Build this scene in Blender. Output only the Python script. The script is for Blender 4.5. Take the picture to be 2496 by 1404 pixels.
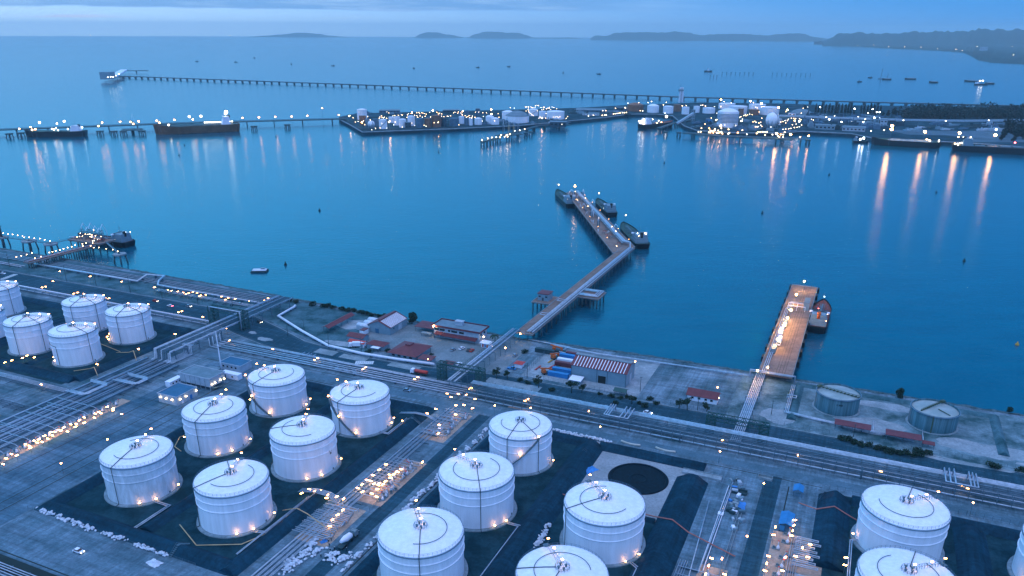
import bpy, math, random
from mathutils import Vector, Matrix
R = math.radians
rng = random.Random(7)
for o in list(bpy.data.objects): bpy.data.objects.remove(o, do_unlink=True)
SC = bpy.context.scene
COL = SC.collection

# ------------------------------------------------------------------ camera
CAM_H, FOC, PCX, PCY, PW = 180.0, 1899.0, 1248.0, 880.0, 2496.0
PITCH = math.atan((PCY - 77.0) / FOC)
ROLL = R(0.25)
cd = bpy.data.cameras.new("camera"); cam = bpy.data.objects.new("camera", cd); COL.objects.link(cam)
cd.sensor_width = 36.0; cd.lens = 36.0 * FOC / PW; cd.shift_y = (PCY - 702.0) / PW
cd.clip_start = 1.0; cd.clip_end = 90000.0
cam.matrix_world = Matrix.Translation((0, 0, CAM_H)) @ Matrix.Rotation(R(90) - PITCH, 4, 'X') @ Matrix.Rotation(ROLL, 4, 'Z')
SC.camera = cam

# ------------------------------------------------------------------ view, sampling
SC.view_settings.view_transform = 'Standard'; SC.view_settings.look = 'None'
SC.view_settings.exposure = 0.0; SC.view_settings.gamma = 1.0
SC.render.engine = 'CYCLES'
SC.cycles.use_denoising = True
SC.cycles.max_bounces = 5; SC.cycles.diffuse_bounces = 2; SC.cycles.glossy_bounces = 2
SC.cycles.volume_bounces = 0; SC.cycles.transmission_bounces = 2; SC.cycles.transparent_max_bounces = 4
SC.cycles.sample_clamp_indirect = 3.0

# ------------------------------------------------------------------ dusk sky
SUN_EL, SUN_AZ = R(2.0), R(-50.0)          # last light, low on the left of the sea
W = bpy.data.worlds.new("World"); SC.world = W; W.use_nodes = True
nt = W.node_tree; N = nt.nodes; LK = nt.links; N.clear()
def nd(t, **k):
    n = N.new(t)
    for a, b in k.items(): setattr(n, a, b)
    return n
def mth(op, a, b=None, c=None, clamp=False):
    n = N.new('ShaderNodeMath'); n.operation = op; n.use_clamp = clamp
    for i, v in enumerate((a, b, c)):
        if v is None: continue
        if isinstance(v, (int, float)): n.inputs[i].default_value = v
        else: LK.new(v, n.inputs[i])
    return n.outputs[0]
def mixc(f, a, b, blend='MIX'):
    n = N.new('ShaderNodeMix'); n.data_type = 'RGBA'; n.blend_type = blend
    for i, v in ((0, f), (6, a), (7, b)):
        if isinstance(v, (int, float)): n.inputs[i].default_value = v
        elif isinstance(v, tuple): n.inputs[i].default_value = (*v, 1)
        else: LK.new(v, n.inputs[i])
    return n.outputs[2]
def smooth(v, lo, hi):
    n = N.new('ShaderNodeMapRange'); n.interpolation_type = 'SMOOTHSTEP'
    LK.new(v, n.inputs[0]); n.inputs[1].default_value = lo; n.inputs[2].default_value = hi
    return n.outputs[0]
tc = nd('ShaderNodeTexCoord'); sp = nd('ShaderNodeSeparateXYZ'); LK.new(tc.outputs['Generated'], sp.inputs[0])
el = sp.outputs[2]; az = mth('ARCTAN2', sp.outputs[0], sp.outputs[1])
sky = nd('ShaderNodeTexSky', sky_type='NISHITA'); sky.sun_disc = False
sky.sun_elevation = SUN_EL; sky.sun_rotation = SUN_AZ; sky.altitude = 180; sky.dust_density = 2.0; sky.ozone_density = 3.0
nish = mixc(1.0, sky.outputs[0], (0.16, 0.58, 1.25), 'MULTIPLY')       # tungsten balance: dusk reads deep blue
# overcast deck: horizon band, then brighter toward the zenith
side = smooth(az, -0.75, 0.62)                                       # 0 = sunset side, 1 = dark side
hor = mixc(side, (10.0, 13.6, 17.5), (0.75, 4.0, 10.0))
mid = mixc(side, (3.0, 7.4, 13.4), (0.6, 3.8, 9.8))
low = mixc(side, (1.4, 13.0, 25.0), (0.0, 4.8, 13.0))
back = smooth(mth('MULTIPLY', sp.outputs[1], -1.0), -0.1, 0.5)
zen = (12.5, 11.5, 15.5)
deck = mixc(smooth(el, 0.0, 0.05), hor, mid)
deck = mixc(smooth(el, 0.05, 0.22), deck, low)
deck = mixc(mth('MULTIPLY', back, smooth(el, -0.05, 0.1)), deck, (4.4, 9.0, 16.5))
deck = mixc(smooth(el, 0.45, 0.95), deck, zen)
# cloud bank above the clear band
cv = nd('ShaderNodeCombineXYZ'); LK.new(mth('MULTIPLY', az, 5.0), cv.inputs[0]); LK.new(mth('MULTIPLY', el, 70.0), cv.inputs[1])
n1 = nd('ShaderNodeTexNoise'); n1.inputs['Scale'].default_value = 1.6; n1.inputs['Detail'].default_value = 6; n1.inputs['Roughness'].default_value = 0.6
LK.new(cv.outputs[0], n1.inputs['Vector'])
cv2 = nd('ShaderNodeCombineXYZ'); LK.new(mth('MULTIPLY', az, 9.0), cv2.inputs[0]); LK.new(mth('MULTIPLY', el, 260.0), cv2.inputs[1])
n2 = nd('ShaderNodeTexNoise'); n2.inputs['Scale'].default_value = 1.0; n2.inputs['Detail'].default_value = 5
LK.new(cv2.outputs[0], n2.inputs['Vector'])
edge = mth('ADD', el, mth('MULTIPLY', mth('SUBTRACT', n1.outputs[0], 0.5), 0.012))
edge = mth('ADD', edge, mth('MULTIPLY', mth('SUBTRACT', n2.outputs[0], 0.5), 0.003))
bank = smooth(edge, 0.0215, 0.0235)
bank = mth('MULTIPLY', bank, mth('SUBTRACT', 1.0, smooth(az, -0.05, 0.32)))
bank = mth('MULTIPLY', bank, mth('SUBTRACT', 1.0, smooth(el, 0.05, 0.11)))
lit = smooth(n1.outputs[0], 0.42, 0.72)
ccol = mixc(lit, (2.0, 4.6, 9.4), (4.8, 7.6, 12.0))
col = mixc(mth('MULTIPLY', bank, 0.85), deck, ccol)
pink = mth('MULTIPLY', smooth(n2.outputs[0], 0.5, 0.75), mth('MULTIPLY', smooth(el, 0.006, 0.014), mth('SUBTRACT', 1.0, smooth(el, 0.019, 0.024))))
pink = mth('MULTIPLY', pink, mth('SUBTRACT', 1.0, smooth(az, -0.45, -0.1)))
col = mixc(pink, col, (9.6, 9.6, 12.0))
fin = mixc(0.88, nish, col)
bg = nd('ShaderNodeBackground'); LK.new(fin, bg.inputs[0]); bg.inputs[1].default_value = 0.1
wo = nd('ShaderNodeOutputWorld'); LK.new(bg.outputs[0], wo.inputs[0])

sd = bpy.data.lights.new("sun", 'SUN'); sun = bpy.data.objects.new("sun", sd); COL.objects.link(sun)
sd.energy = 0.4; sd.angle = R(60); sd.color = (0.5, 0.75, 1.0)     # sun already down: only the glow of the deck
sun.rotation_euler = (R(35), 0, R(-35))

# ------------------------------------------------------------------ ground survey helper
CP, SP = math.cos(PITCH), math.sin(PITCH)
def at(px, py, z=0.0):
    """world point at height z that the survey photo shows at (px, py)"""
    x, y = px - PCX, py - PCY
    c, s = math.cos(ROLL), math.sin(ROLL)
    xr, yr = c * x + s * y, -s * x + c * y
    dx, dy, dz = xr, FOC * CP - yr * SP, -FOC * SP - yr * CP
    t = (z - CAM_H) / dz
    return Vector((dx * t, dy * t, z))
GA = R(-24.0)                                    # bearing of the coast / plant grid
UX, VX = Vector((math.cos(GA), math.sin(GA), 0)), Vector((-math.sin(GA), math.cos(GA), 0))

# ------------------------------------------------------------------ materials
MATS = {}
def gr(c):
    """tungsten white balance of the survey camera: weak reds sink in dark dusk-lit surfaces"""
    l = 0.25 * c[0] + 0.65 * c[1] + 0.1 * c[2]
    return (c[0] * l / (l + 0.13), c[1], min(1.0, c[2] * 1.25))
def pmat(name, col, rough=0.7, metal=0.0, var=0.25, scale=0.3, col2=None, bump=0.0, spec=0.3, detail=5, coord='Object', stretch=None, cut=(0.4, 0.65), warm=False, streak=False):
    if name in MATS: return MATS[name]
    c2 = col2 or tuple(c * (1 - var) for c in col)
    if not warm: col, c2 = gr(col), gr(c2)
    m = bpy.data.materials.new(name); m.use_nodes = True
    t = m.node_tree; b = t.nodes['Principled BSDF']
    b.inputs['Roughness'].default_value = rough; b.inputs['Metallic'].default_value = metal
    b.inputs['Specular IOR Level'].default_value = spec
    g = t.nodes.new('ShaderNodeNewGeometry') if coord == 'World' else t.nodes.new('ShaderNodeTexCoord')
    src = g.outputs['Position'] if coord == 'World' else g.outputs['Object']
    if stretch:
        mp = t.nodes.new('ShaderNodeMapping'); mp.inputs['Scale'].default_value = stretch; t.links.new(src, mp.inputs[0]); src = mp.outputs[0]
    nz = t.nodes.new('ShaderNodeTexNoise'); nz.inputs['Scale'].default_value = scale; nz.inputs['Detail'].default_value = detail; nz.inputs['Roughness'].default_value = 0.65
    t.links.new(src, nz.inputs['Vector'])
    rp = t.nodes.new('ShaderNodeValToRGB')
    rp.color_ramp.elements[0].position = cut[0]; rp.color_ramp.elements[0].color = (*c2, 1)
    rp.color_ramp.elements[1].position = cut[1]; rp.color_ramp.elements[1].color = (*col, 1)
    t.links.new(nz.outputs[0], rp.inputs[0]); out = rp.outputs[0]
    def over(vec, sc, det, lo, hi):
        n2 = t.nodes.new('ShaderNodeTexNoise'); n2.inputs['Scale'].default_value = sc; n2.inputs['Detail'].default_value = det; n2.inputs['Roughness'].default_value = 0.7
        t.links.new(vec, n2.inputs['Vector']); mr = t.nodes.new('ShaderNodeMapRange'); mr.inputs[1].default_value = 0.3; mr.inputs[2].default_value = 0.7; mr.inputs[3].default_value = lo; mr.inputs[4].default_value = hi
        t.links.new(n2.outputs[0], mr.inputs[0]); mx = t.nodes.new('ShaderNodeMix'); mx.data_type = 'RGBA'; mx.blend_type = 'MULTIPLY'; mx.inputs[0].default_value = 1.0
        t.links.new(out, mx.inputs[6]); t.links.new(mr.outputs[0], mx.inputs[7]); return mx.outputs[2]
    if coord == 'World':
        out = over(src, 0.9, 6, 0.72, 1.22)
        for ax, k in (((1.0, 0.05, 1.0), 0.55), ((0.05, 1.0, 1.0), 0.4)) if streak else ():
            mp = t.nodes.new('ShaderNodeMapping'); mp.vector_type = 'TEXTURE'; mp.inputs['Rotation'].default_value = (0, 0, R(-24.0)); mp.inputs['Scale'].default_value = (1 / ax[0], 1 / ax[1], 1)
            t.links.new(g.outputs['Position'], mp.inputs[0]); out = over(mp.outputs[0], k, 5, 0.62, 1.18)
    t.links.new(out, b.inputs['Base Color'])
    if bump:
        bp = t.nodes.new('ShaderNodeBump'); bp.inputs['Strength'].default_value = bump; bp.inputs['Distance'].default_value = 0.3
        t.links.new(nz.outputs[0], bp.inputs['Height']); t.links.new(bp.outputs[0], b.inputs['Normal'])
    MATS[name] = m
    return m
def emat(name, col, s):
    m = bpy.data.materials.new(name); m.use_nodes = True
    b = m.node_tree.nodes['Principled BSDF']
    b.inputs['Base Color'].default_value = (0.8, 0.8, 0.8, 1)
    b.inputs['Emission Color'].default_value = (*col, 1); b.inputs['Emission Strength'].default_value = s
    MATS[name] = m
    return m
M_tank = pmat('tank_paint', (0.80, 0.81, 0.80), 0.45, var=0.13, scale=0.5, stretch=(1, 1, 0.12), spec=0.3)
M_tankold = pmat('weathered_tank_paint', (0.70, 0.72, 0.72), 0.55, var=0.25, scale=0.5, stretch=(1, 1, 0.3))
M_dark = pmat('dark_steel', (0.05, 0.06, 0.07), 0.6)
M_girder = pmat('galvanised_edge', (0.16, 0.20, 0.26), 0.6)
M_pipe = pmat('insulated_pipe', (0.48, 0.52, 0.56), 0.38, metal=0.35, var=0.3, scale=0.5)
M_piped = pmat('dull_pipe', (0.13, 0.16, 0.20), 0.5, metal=0.25, var=0.3, scale=0.5)
M_pipew = pmat('white_pipe', (0.72, 0.74, 0.76), 0.4, var=0.15)
M_green = pmat('green_steel', (0.035, 0.085, 0.08), 0.6)
M_steel = pmat('steel_frame', (0.14, 0.17, 0.20), 0.55, metal=0.3)
M_conc = pmat('concrete', (0.30, 0.31, 0.32), 0.85, var=0.3, scale=0.15, coord='World', spec=0.06)
M_deck = pmat('jetty_deck_concrete', (0.21, 0.185, 0.185), 0.85, warm=True, var=0.35, scale=0.12, coord='World', spec=0.06)
M_pile = pmat('wet_concrete', (0.09, 0.10, 0.11), 0.7, var=0.4, scale=0.2, coord='World')
M_asph = pmat('asphalt', (0.055, 0.085, 0.115), 0.8, var=0.25, scale=0.06, coord='World', spec=0.06, streak=True)
M_gravel = pmat('gravel_road', (0.20, 0.245, 0.29), 0.9, var=0.35, scale=0.12, coord='World', bump=0.1, spec=0.06, streak=True)
M_ground = pmat('sandy_ground', (0.24, 0.28, 0.32), 0.95, col2=(0.07, 0.10, 0.115), scale=0.045, coord='World', detail=9, bump=0.15, cut=(0.36, 0.62), spec=0.06, streak=True)
M_floor = pmat('bund_floor', (0.04, 0.06, 0.075), 0.9, col2=(0.015, 0.028, 0.036), scale=0.12, coord='World', detail=8, bump=0.15, spec=0.06)
M_bund = pmat('sealed_bund', (0.025, 0.055, 0.085), 0.75, var=0.3, scale=0.08, coord='World', detail=6, spec=0.06, streak=True)
M_grass = pmat('rough_grass', (0.04, 0.062, 0.065), 0.95, col2=(0.11, 0.15, 0.17), scale=0.09, coord='World', detail=9, bump=0.2, spec=0.06)
M_sand = pmat('pale_sand', (0.36, 0.36, 0.37), 0.95, var=0.35, scale=0.1, coord='World', detail=8, spec=0.06)
M_pinkfill = pmat('graded_fill', (0.34, 0.31, 0.31), 0.95, var=0.2, scale=0.09, coord='World', detail=8, spec=0.06)
M_rock = pmat('shore_rock', (0.13, 0.14, 0.15), 0.9, var=0.55, scale=0.5, coord='World', detail=8, bump=0.5)
M_paint = pmat('road_paint', (0.62, 0.62, 0.60), 0.7, var=0.3, scale=0.8, coord='World')
M_red = pmat('red_sheet_roof', (0.125, 0.038, 0.06), 0.6, var=0.25, scale=0.3, warm=True)
M_redl = pmat('bright_red_paint', (0.42, 0.05, 0.05), 0.5, warm=True)
M_white = pmat('white_paint', (0.76, 0.77, 0.78), 0.5, var=0.1)
M_wall = pmat('painted_wall', (0.42, 0.44, 0.47), 0.8, var=0.18, scale=0.3)
M_clad = pmat('grey_cladding', (0.22, 0.265, 0.30), 0.6, var=0.15, scale=0.4)
M_bluer = pmat('blue_roof', (0.045, 0.13, 0.22), 0.7, var=0.25, scale=0.2)
M_flat = pmat('grey_roof', (0.20, 0.23, 0.26), 0.85, var=0.25, scale=0.2)
M_glass = pmat('dark_glass', (0.015, 0.02, 0.03), 0.12, spec=0.6)
M_black = pmat('black_rubber', (0.012, 0.013, 0.015), 0.7)
M_hull = pmat('black_hull', (0.012, 0.016, 0.024), 0.5, var=0.3)
M_hullb = pmat('rust_brown_hull', (0.10, 0.07, 0.05), 0.6, var=0.4, scale=0.1, warm=True)
M_hullr = pmat('red_hull_paint', (0.18, 0.03, 0.03), 0.6, warm=True)
M_deckg = pmat('green_ship_deck', (0.05, 0.085, 0.07), 0.7, var=0.4, scale=0.3)
M_deckr = pmat('red_ship_deck', (0.16, 0.045, 0.04), 0.7, var=0.35, scale=0.3, warm=True)
M_yellow = pmat('yellow_paint', (0.42, 0.28, 0.06), 0.6, warm=True)
M_orange = pmat('orange_paint', (0.50, 0.12, 0.03), 0.6, warm=True)
M_blue = pmat('blue_container', (0.03, 0.20, 0.42), 0.5, var=0.2)
M_leaf = pmat('foliage', (0.030, 0.055, 0.030), 0.8, col2=(0.012, 0.024, 0.018), scale=0.8)
M_leafp = pmat('pine_foliage', (0.020, 0.036, 0.030), 0.85, col2=(0.008, 0.014, 0.014), scale=0.4)
M_bark = pmat('bark', (0.07, 0.06, 0.05), 0.9)
M_gtank = pmat('grey_tank_wall', (0.10, 0.17, 0.20), 0.65, var=0.55, scale=0.9, stretch=(1, 1, 0.04))
M_groof = pmat('pale_floating_roof', (0.36, 0.38, 0.36), 0.75, var=0.25, scale=0.15)
M_bag = pmat('white_bagging', (0.62, 0.64, 0.66), 0.8, var=0.25, scale=0.8)
M_cloth = pmat('dark_workwear', (0.03, 0.035, 0.05), 0.9)
M_skin = pmat('skin', (0.30, 0.18, 0.12), 0.7, warm=True)
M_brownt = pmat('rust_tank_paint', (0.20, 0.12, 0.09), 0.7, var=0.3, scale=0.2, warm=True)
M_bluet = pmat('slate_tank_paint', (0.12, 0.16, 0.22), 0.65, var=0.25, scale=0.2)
E_warm = emat('sodium_lamp', (1.0, 0.40, 0.10), 42.0)
E_warmw = emat('warm_white_lamp', (1.0, 0.62, 0.28), 20.0)
E_white = emat('white_lamp', (1.0, 0.90, 0.70), 12.0)
E_cool = emat('cool_white_lamp', (0.75, 0.88, 1.0), 22.0)
E_red = emat('red_lamp', (1.0, 0.08, 0.08), 25.0)

# ------------------------------------------------------------------ mesh building
class MB:
    def __init__(s): s.v = []; s.f = []; s.s = []
    def face(s, idx, sm=False): s.f.append(tuple(idx)); s.s.append(sm)
    def add(s, vs): b = len(s.v); s.v.extend([tuple(v) for v in vs]); return b
    def box(s, c, d, rz=0.0, rx=0.0):
        x, y, z = (k / 2 for k in d); ca, sa = math.cos(rz), math.sin(rz)
        P = []
        for k in (-z, z):
            for i, j in ((-x, -y), (x, -y), (x, y), (-x, y)):
                P.append((c[0] + i * ca - j * sa, c[1] + i * sa + j * ca, c[2] + k))
        b = s.add(P)
        for q in ((3, 2, 1, 0), (4, 5, 6, 7), (0, 1, 5, 4), (1, 2, 6, 5), (2, 3, 7, 6), (3, 0, 4, 7)): s.face([b + i for i in q])
        return s
    def prism(s, poly, z0, z1):
        n = len(poly); a = 0
        for i in range(n):
            p, q = poly[i], poly[(i + 1) % n]; a += p[0] * q[1] - q[0] * p[1]
        if a < 0: poly = poly[::-1]
        b = s.add([(p[0], p[1], z0) for p in poly] + [(p[0], p[1], z1) for p in poly])
        s.face([b + i for i in range(n)][::-1]); s.face([b + n + i for i in range(n)])
        for i in range(n): j = (i + 1) % n; s.face((b + i, b + j, b + n + j, b + n + i))
        return s
    def sheet(s, poly, z):
        a = sum(poly[i][0] * poly[(i + 1) % len(poly)][1] - poly[(i + 1) % len(poly)][0] * poly[i][1] for i in range(len(poly)))
        if a < 0: poly = poly[::-1]
        b = s.add([(p[0], p[1], z) for p in poly]); s.face(range(b, b + len(poly))); return s
    def quad(s, a, b, c, d):
        i = s.add((a, b, c, d)); s.face((i, i + 1, i + 2, i + 3)); return s
    def rings(s, rings, caps=(True, True), sm=True):
        n = len(rings[0]); bs = [s.add(r) for r in rings]
        for a, b in zip(bs, bs[1:]):
            for i in range(n): j = (i + 1) % n; s.face((a + i, a + j, b + j, b + i), sm)
        if caps[0]: s.face([bs[0] + i for i in range(n)][::-1])
        if caps[1]: s.face([bs[-1] + i for i in range(n)])
        return s
    def lathe(s, c, prof, n=24, caps=(True, True), sm=True, a0=0.0):
        return s.rings([[(c[0] + r * math.cos(a0 + 2 * math.pi * i / n), c[1] + r * math.sin(a0 + 2 * math.pi * i / n), c[2] + z) for i in range(n)] for r, z in prof], caps, sm)
    def cyl(s, c, r, h, n=12, r2=None): return s.lathe(c, [(r, 0), (r if r2 is None else r2, h)], n)
    def sphere(s, c, r, n=10, m=6, sz=1.0):
        return s.lathe(c, [(max(1e-3, r * math.sin(math.pi * k / m)), -r * sz * math.cos(math.pi * k / m)) for k in range(m + 1)], n, (False, False))
    def tube(s, pts, r, n=6, closed=False, sm=True):
        pts = [Vector(p) for p in pts]
        pts = [p for i, p in enumerate(pts) if i == 0 or (p - pts[i - 1]).length > 1e-4]
        if len(pts) < 2: return s
        d = (pts[1] - pts[0]).normalized()
        u = d.cross(Vector((0, 0, 1)));
        if u.length < 1e-3: u = d.cross(Vector((1, 0, 0)))
        u.normalize(); w = u.cross(d)
        off = [u * (r * math.cos(2 * math.pi * (i + .5) / n)) + w * (r * math.sin(2 * math.pi * (i + .5) / n)) for i in range(n)]
        rs = [[pts[0] + o for o in off]]
        for k in range(1, len(pts)):
            p = pts[k]; din = (p - pts[k - 1]).normalized()
            if k == len(pts) - 1: rs.append([p + o for o in off]); break
            dout = (pts[k + 1] - p).normalized(); nn = din + dout
            if nn.length < 0.2: nn = din
            ring = []; no = []
            for o in off:
                vv = o - din * (o.dot(nn) / din.dot(nn)); ring.append(p + vv); q = vv - dout * vv.dot(dout); no.append(q)
            rs.append(ring); off = no
        return s.rings(rs, (True, True), sm)
    def bar(s, a, b, w, h=None):
        a, b = Vector(a), Vector(b); h = h or w; d = (b - a)
        if d.length < 1e-5: return s
        d.normalize(); u = d.cross(Vector((0, 0, 1)))
        if u.length < 1e-3: u = Vector((1, 0, 0))
        u.normalize(); t = u.cross(d)
        rs = [[p + u * (i * w / 2) + t * (j * h / 2) for i, j in ((-1, -1), (1, -1), (1, 1), (-1, 1))] for p in (a, b)]
        return s.rings(rs, (True, True), False)
    def strip(s, pts, w, z=None):
        L = offs(pts, w / 2); Rr = offs(pts, -w / 2)
        for i in range(len(pts) - 1):
            zz = [(p[2] if z is None else z) for p in (pts[i], pts[i + 1])]
            s.quad((Rr[i][0], Rr[i][1], zz[0]), (Rr[i + 1][0], Rr[i + 1][1], zz[1]), (L[i + 1][0], L[i + 1][1], zz[1]), (L[i][0], L[i][1], zz[0]))
        return s
def offs(pts, d):
    """polyline moved sideways by d (left positive)"""
    out = []
    P = [Vector((p[0], p[1], 0)) for p in pts]
    for i, p in enumerate(P):
        a = (p - P[i - 1]).normalized() if i else (P[1] - p).normalized()
        b = (P[i + 1] - p).normalized() if i < len(P) - 1 else a
        na, nb = Vector((-a.y, a.x, 0)), Vector((-b.y, b.x, 0)); m = na + nb
        if m.length < 0.3: m = na
        m.normalize(); k = d / max(0.4, m.dot(na))
        out.append(Vector((p.x + m.x * k, p.y + m.y * k, pts[i][2] if len(pts[i]) > 2 else 0)))
    return out
FR = {}
def thing(name, label, cat, loc=(0, 0, 0), rz=0.0, group=None):
    o = bpy.data.objects.new(name, None); COL.objects.link(o); o.empty_display_size = 1.0
    o.location = loc; o.rotation_euler = (0, 0, rz)
    tag(o, label, cat, group); FR[o.name] = (Vector(loc), rz)
    return o
def tag(o, label, cat, group=None, kind=None):
    if label: o['label'] = label
    if cat: o['category'] = cat
    if group: o['group'] = group
    if kind: o['kind'] = kind
    return o
def part(name, mb, mat, parent=None, w=False, label=None):
    """one mesh object; w=True: the verts are in world coordinates"""
    vs = mb.v
    if parent is not None and w:
        L, rz = FR[parent.name]; c, s = math.cos(-rz), math.sin(-rz)
        vs = [((x - L.x) * c - (y - L.y) * s, (x - L.x) * s + (y - L.y) * c, z - L.z) for x, y, z in vs]
    me = bpy.data.meshes.new(name); me.from_pydata(vs, [], mb.f)
    me.polygons.foreach_set('use_smooth', mb.s); me.materials.append(mat); me.update()
    return link(name, me, parent, label)
def link(name, me, parent=None, label=None):
    o = bpy.data.objects.new(name, me); COL.objects.link(o)
    if parent is not None:
        o.parent = parent; FR[o.name] = FR.get(parent.name, (Vector((0, 0, 0)), 0))
    if label: o['label'] = label
    return o
def one(name, mb, mat, label, cat, group=None, loc=None, rz=0.0):
    """a thing that is a single mesh; verts local to loc, or world when loc is None"""
    if loc is None:
        n = len(mb.v); cx = sum(v[0] for v in mb.v) / n; cy = sum(v[1] for v in mb.v) / n; cz = min(v[2] for v in mb.v)
        mb.v = [(x - cx, y - cy, z - cz) for x, y, z in mb.v]; loc = (cx, cy, cz)
    o = part(name, mb, mat); o.location = loc; o.rotation_euler = (0, 0, rz)
    return tag(o, label, cat, group)
def struct(name, mb, mat):
    o = part(name, mb, mat); o['kind'] = 'structure'; return o
def copy_tree(o, parent=None):
    c = o.copy(); COL.objects.link(c)
    if parent is not None: c.parent = parent
    FR[c.name] = FR.get(o.name, (Vector((0, 0, 0)), 0))
    for ch in list(o.children): copy_tree(ch, c)
    return c
def place(proto, loc, rz=0.0, label=None, group=None, first=[None]):
    """put the prototype itself the first time, then copies of it and its parts"""
    if proto.get('_used'):
        o = copy_tree(proto)
    else:
        o = proto; proto['_used'] = 1
    o.location = loc; o.rotation_euler = (0, 0, rz)
    if label: o['label'] = label
    if group: o['group'] = group
    return o
# ================================================================== SETTING
def P(u, v, z=0.0): return UX * u + VX * v + Vector((0, 0, z))
def PL(lst): return [P(*q) for q in lst]
SEA = -3.0
# ---- water
def water_mat():
    m = bpy.data.materials.new('sea_water'); m.use_nodes = True; t = m.node_tree; b = t.nodes['Principled BSDF']
    b.inputs['Roughness'].default_value = 0.15; b.inputs['IOR'].default_value = 1.333
    b.inputs['Specular IOR Level'].default_value = 0.5
    g = t.nodes.new('ShaderNodeNewGeometry')
    def noise(sc, det, stretch, rot):
        mp = t.nodes.new('ShaderNodeMapping'); mp.inputs['Scale'].default_value = stretch; mp.inputs['Rotation'].default_value = (0, 0, rot)
        t.links.new(g.outputs['Position'], mp.inputs[0])
        n = t.nodes.new('ShaderNodeTexNoise'); n.inputs['Scale'].default_value = sc; n.inputs['Detail'].default_value = det
        t.links.new(mp.outputs[0], n.inputs['Vector']); return n.outputs[0]
    a = noise(0.16, 3, (1, 2.4, 1), R(18)); c = noise(0.55, 2, (1, 2.0, 1), R(8)); d = noise(0.02, 4, (1, 3, 1), R(20))
    ad = t.nodes.new('ShaderNodeMath'); ad.operation = 'MULTIPLY_ADD'; t.links.new(c, ad.inputs[0]); ad.inputs[1].default_value = 0.35; t.links.new(a, ad.inputs[2])
    bp = t.nodes.new('ShaderNodeBump'); bp.inputs['Strength'].default_value = 0.22; bp.inputs['Distance'].default_value = 1.0
    t.links.new(ad.outputs[0], bp.inputs['Height']); t.links.new(bp.outputs[0], b.inputs['Normal'])
    rp = t.nodes.new('ShaderNodeValToRGB')
    rp.color_ramp.elements[0].position = 0.35; rp.color_ramp.elements[0].color = (0.0, 0.060, 0.118, 1)
    rp.color_ramp.elements[1].position = 0.7; rp.color_ramp.elements[1].color = (0.0, 0.076, 0.142, 1)
    t.links.new(d, rp.inputs[0]); t.links.new(rp.outputs[0], b.inputs['Base Color'])
    return m
M_sea = water_mat()
mb = MB(); SEA_R = 30000.0
rs = [60, 300, 1000, 3000, 9000, SEA_R]; n = 72
for k, r in enumerate(rs):
    mb.add([(r * math.cos(2 * math.pi * i / n), r * math.sin(2 * math.pi * i / n), SEA) for i in range(n)])
mb.face(range(n))
for k in range(len(rs) - 1):
    for i in range(n): j = (i + 1) % n; mb.face((k * n + i, (k + 1) * n + i, (k + 1) * n + j, k * n + j))
struct('sea', mb, M_sea)

# ---- land: one sheet with a rock revetment along the shore
shore = [(-1150, 436), (-700, 433), (-543, 433), (-394, 430), (-331, 426), (-262, 423), (-176, 424), (-97, 430), (-19, 430), (28, 431), (92, 432), (200, 436), (420, 440)]
mb = MB()
top = PL([(-1150, -260), (420, -260)][::1]); sh = PL(shore)
mb.sheet([top[0], top[1]] + sh[::-1], 0.0)
struct('ground', mb, M_ground)
mb = MB(); rg = random.Random(3)
rows = [(-0.6, 0.05), (1.0, 0.5), (3.0, -0.8), (5.5, -2.2), (9.0, -4.2)]
fine = []
for a, b in zip(shore, shore[1:]):
    k = max(2, int((b[0] - a[0]) / 3.0))
    for i in range(k): f = i / k; fine.append((a[0] + (b[0] - a[0]) * f, a[1] + (b[1] - a[1]) * f))
fine.append(shore[-1])
ids = []
for dv, z in rows:
    ids.append(mb.add([P(u + rg.uniform(-.6, .6), v + dv + rg.uniform(-.7, .7), z + rg.uniform(-.35, .35)) for u, v in fine]))
for a, b in zip(ids, ids[1:]):
    for i in range(len(fine) - 1): mb.face((a + i, b + i, b + i + 1, a + i + 1)[::-1])
struct('shore_rocks', mb, M_rock)

def blob(cx, cy, ru, rv, z, n=26, amp=0.25, seed=0):
    r = random.Random(seed); ph = [r.uniform(0, 6.28) for _ in range(4)]
    out = []
    for i in range(n):
        a = 2 * math.pi * i / n
        k = 1 + amp * (0.5 * math.sin(2 * a + ph[0]) + 0.35 * math.sin(3 * a + ph[1]) + 0.3 * math.sin(5 * a + ph[2]) + 0.2 * math.sin(9 * a + ph[3]))
        out.append(P(cx + ru * k * math.cos(a), cy + rv * k * math.sin(a), z))
    return out
def rect(u0, u1, v0, v1): return PL([(u0, v0), (u1, v0), (u1, v1), (u0, v1)])
# ---- grass and sand along the shore
mb = MB(); mb.sheet(PL([(-1100, 391), (-400, 391), (-362, 389), (-300, 366), (-255, 360), (-255, 420), (-330, 423), (-394, 427), (-700, 430), (-1100, 432)]), 0.004); struct('shore_grass', mb, M_grass)
mb = MB(); mb.sheet(PL([(-45, 367), (130, 367), (260, 360), (260, 426), (90, 429), (-19, 427), (-45, 424)]), 0.004); struct('scrub_ground', mb, pmat('scrub', (0.20, 0.24, 0.26), 0.95, col2=(0.045, 0.07, 0.075), scale=0.07, coord='World', detail=9, bump=0.15, cut=(0.38, 0.6)))
for i, (u, v, a, b) in enumerate([(-296, 402, 14, 8), (-282, 370, 10, 4), (22, 388, 16, 9), (30, 415, 14, 5), (75, 384, 22, 8), (110, 375, 24, 6), (-20, 380, 10, 8), (60, 366, 20, 2.2), (-330, 356, 5, 3), (-345, 362, 3, 2)]):
    mb = MB(); mb.sheet(blob(u, v, a, b, 0, seed=i), 0.009 + 0.001 * i); struct('sand_patch', mb, M_sand)
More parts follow.
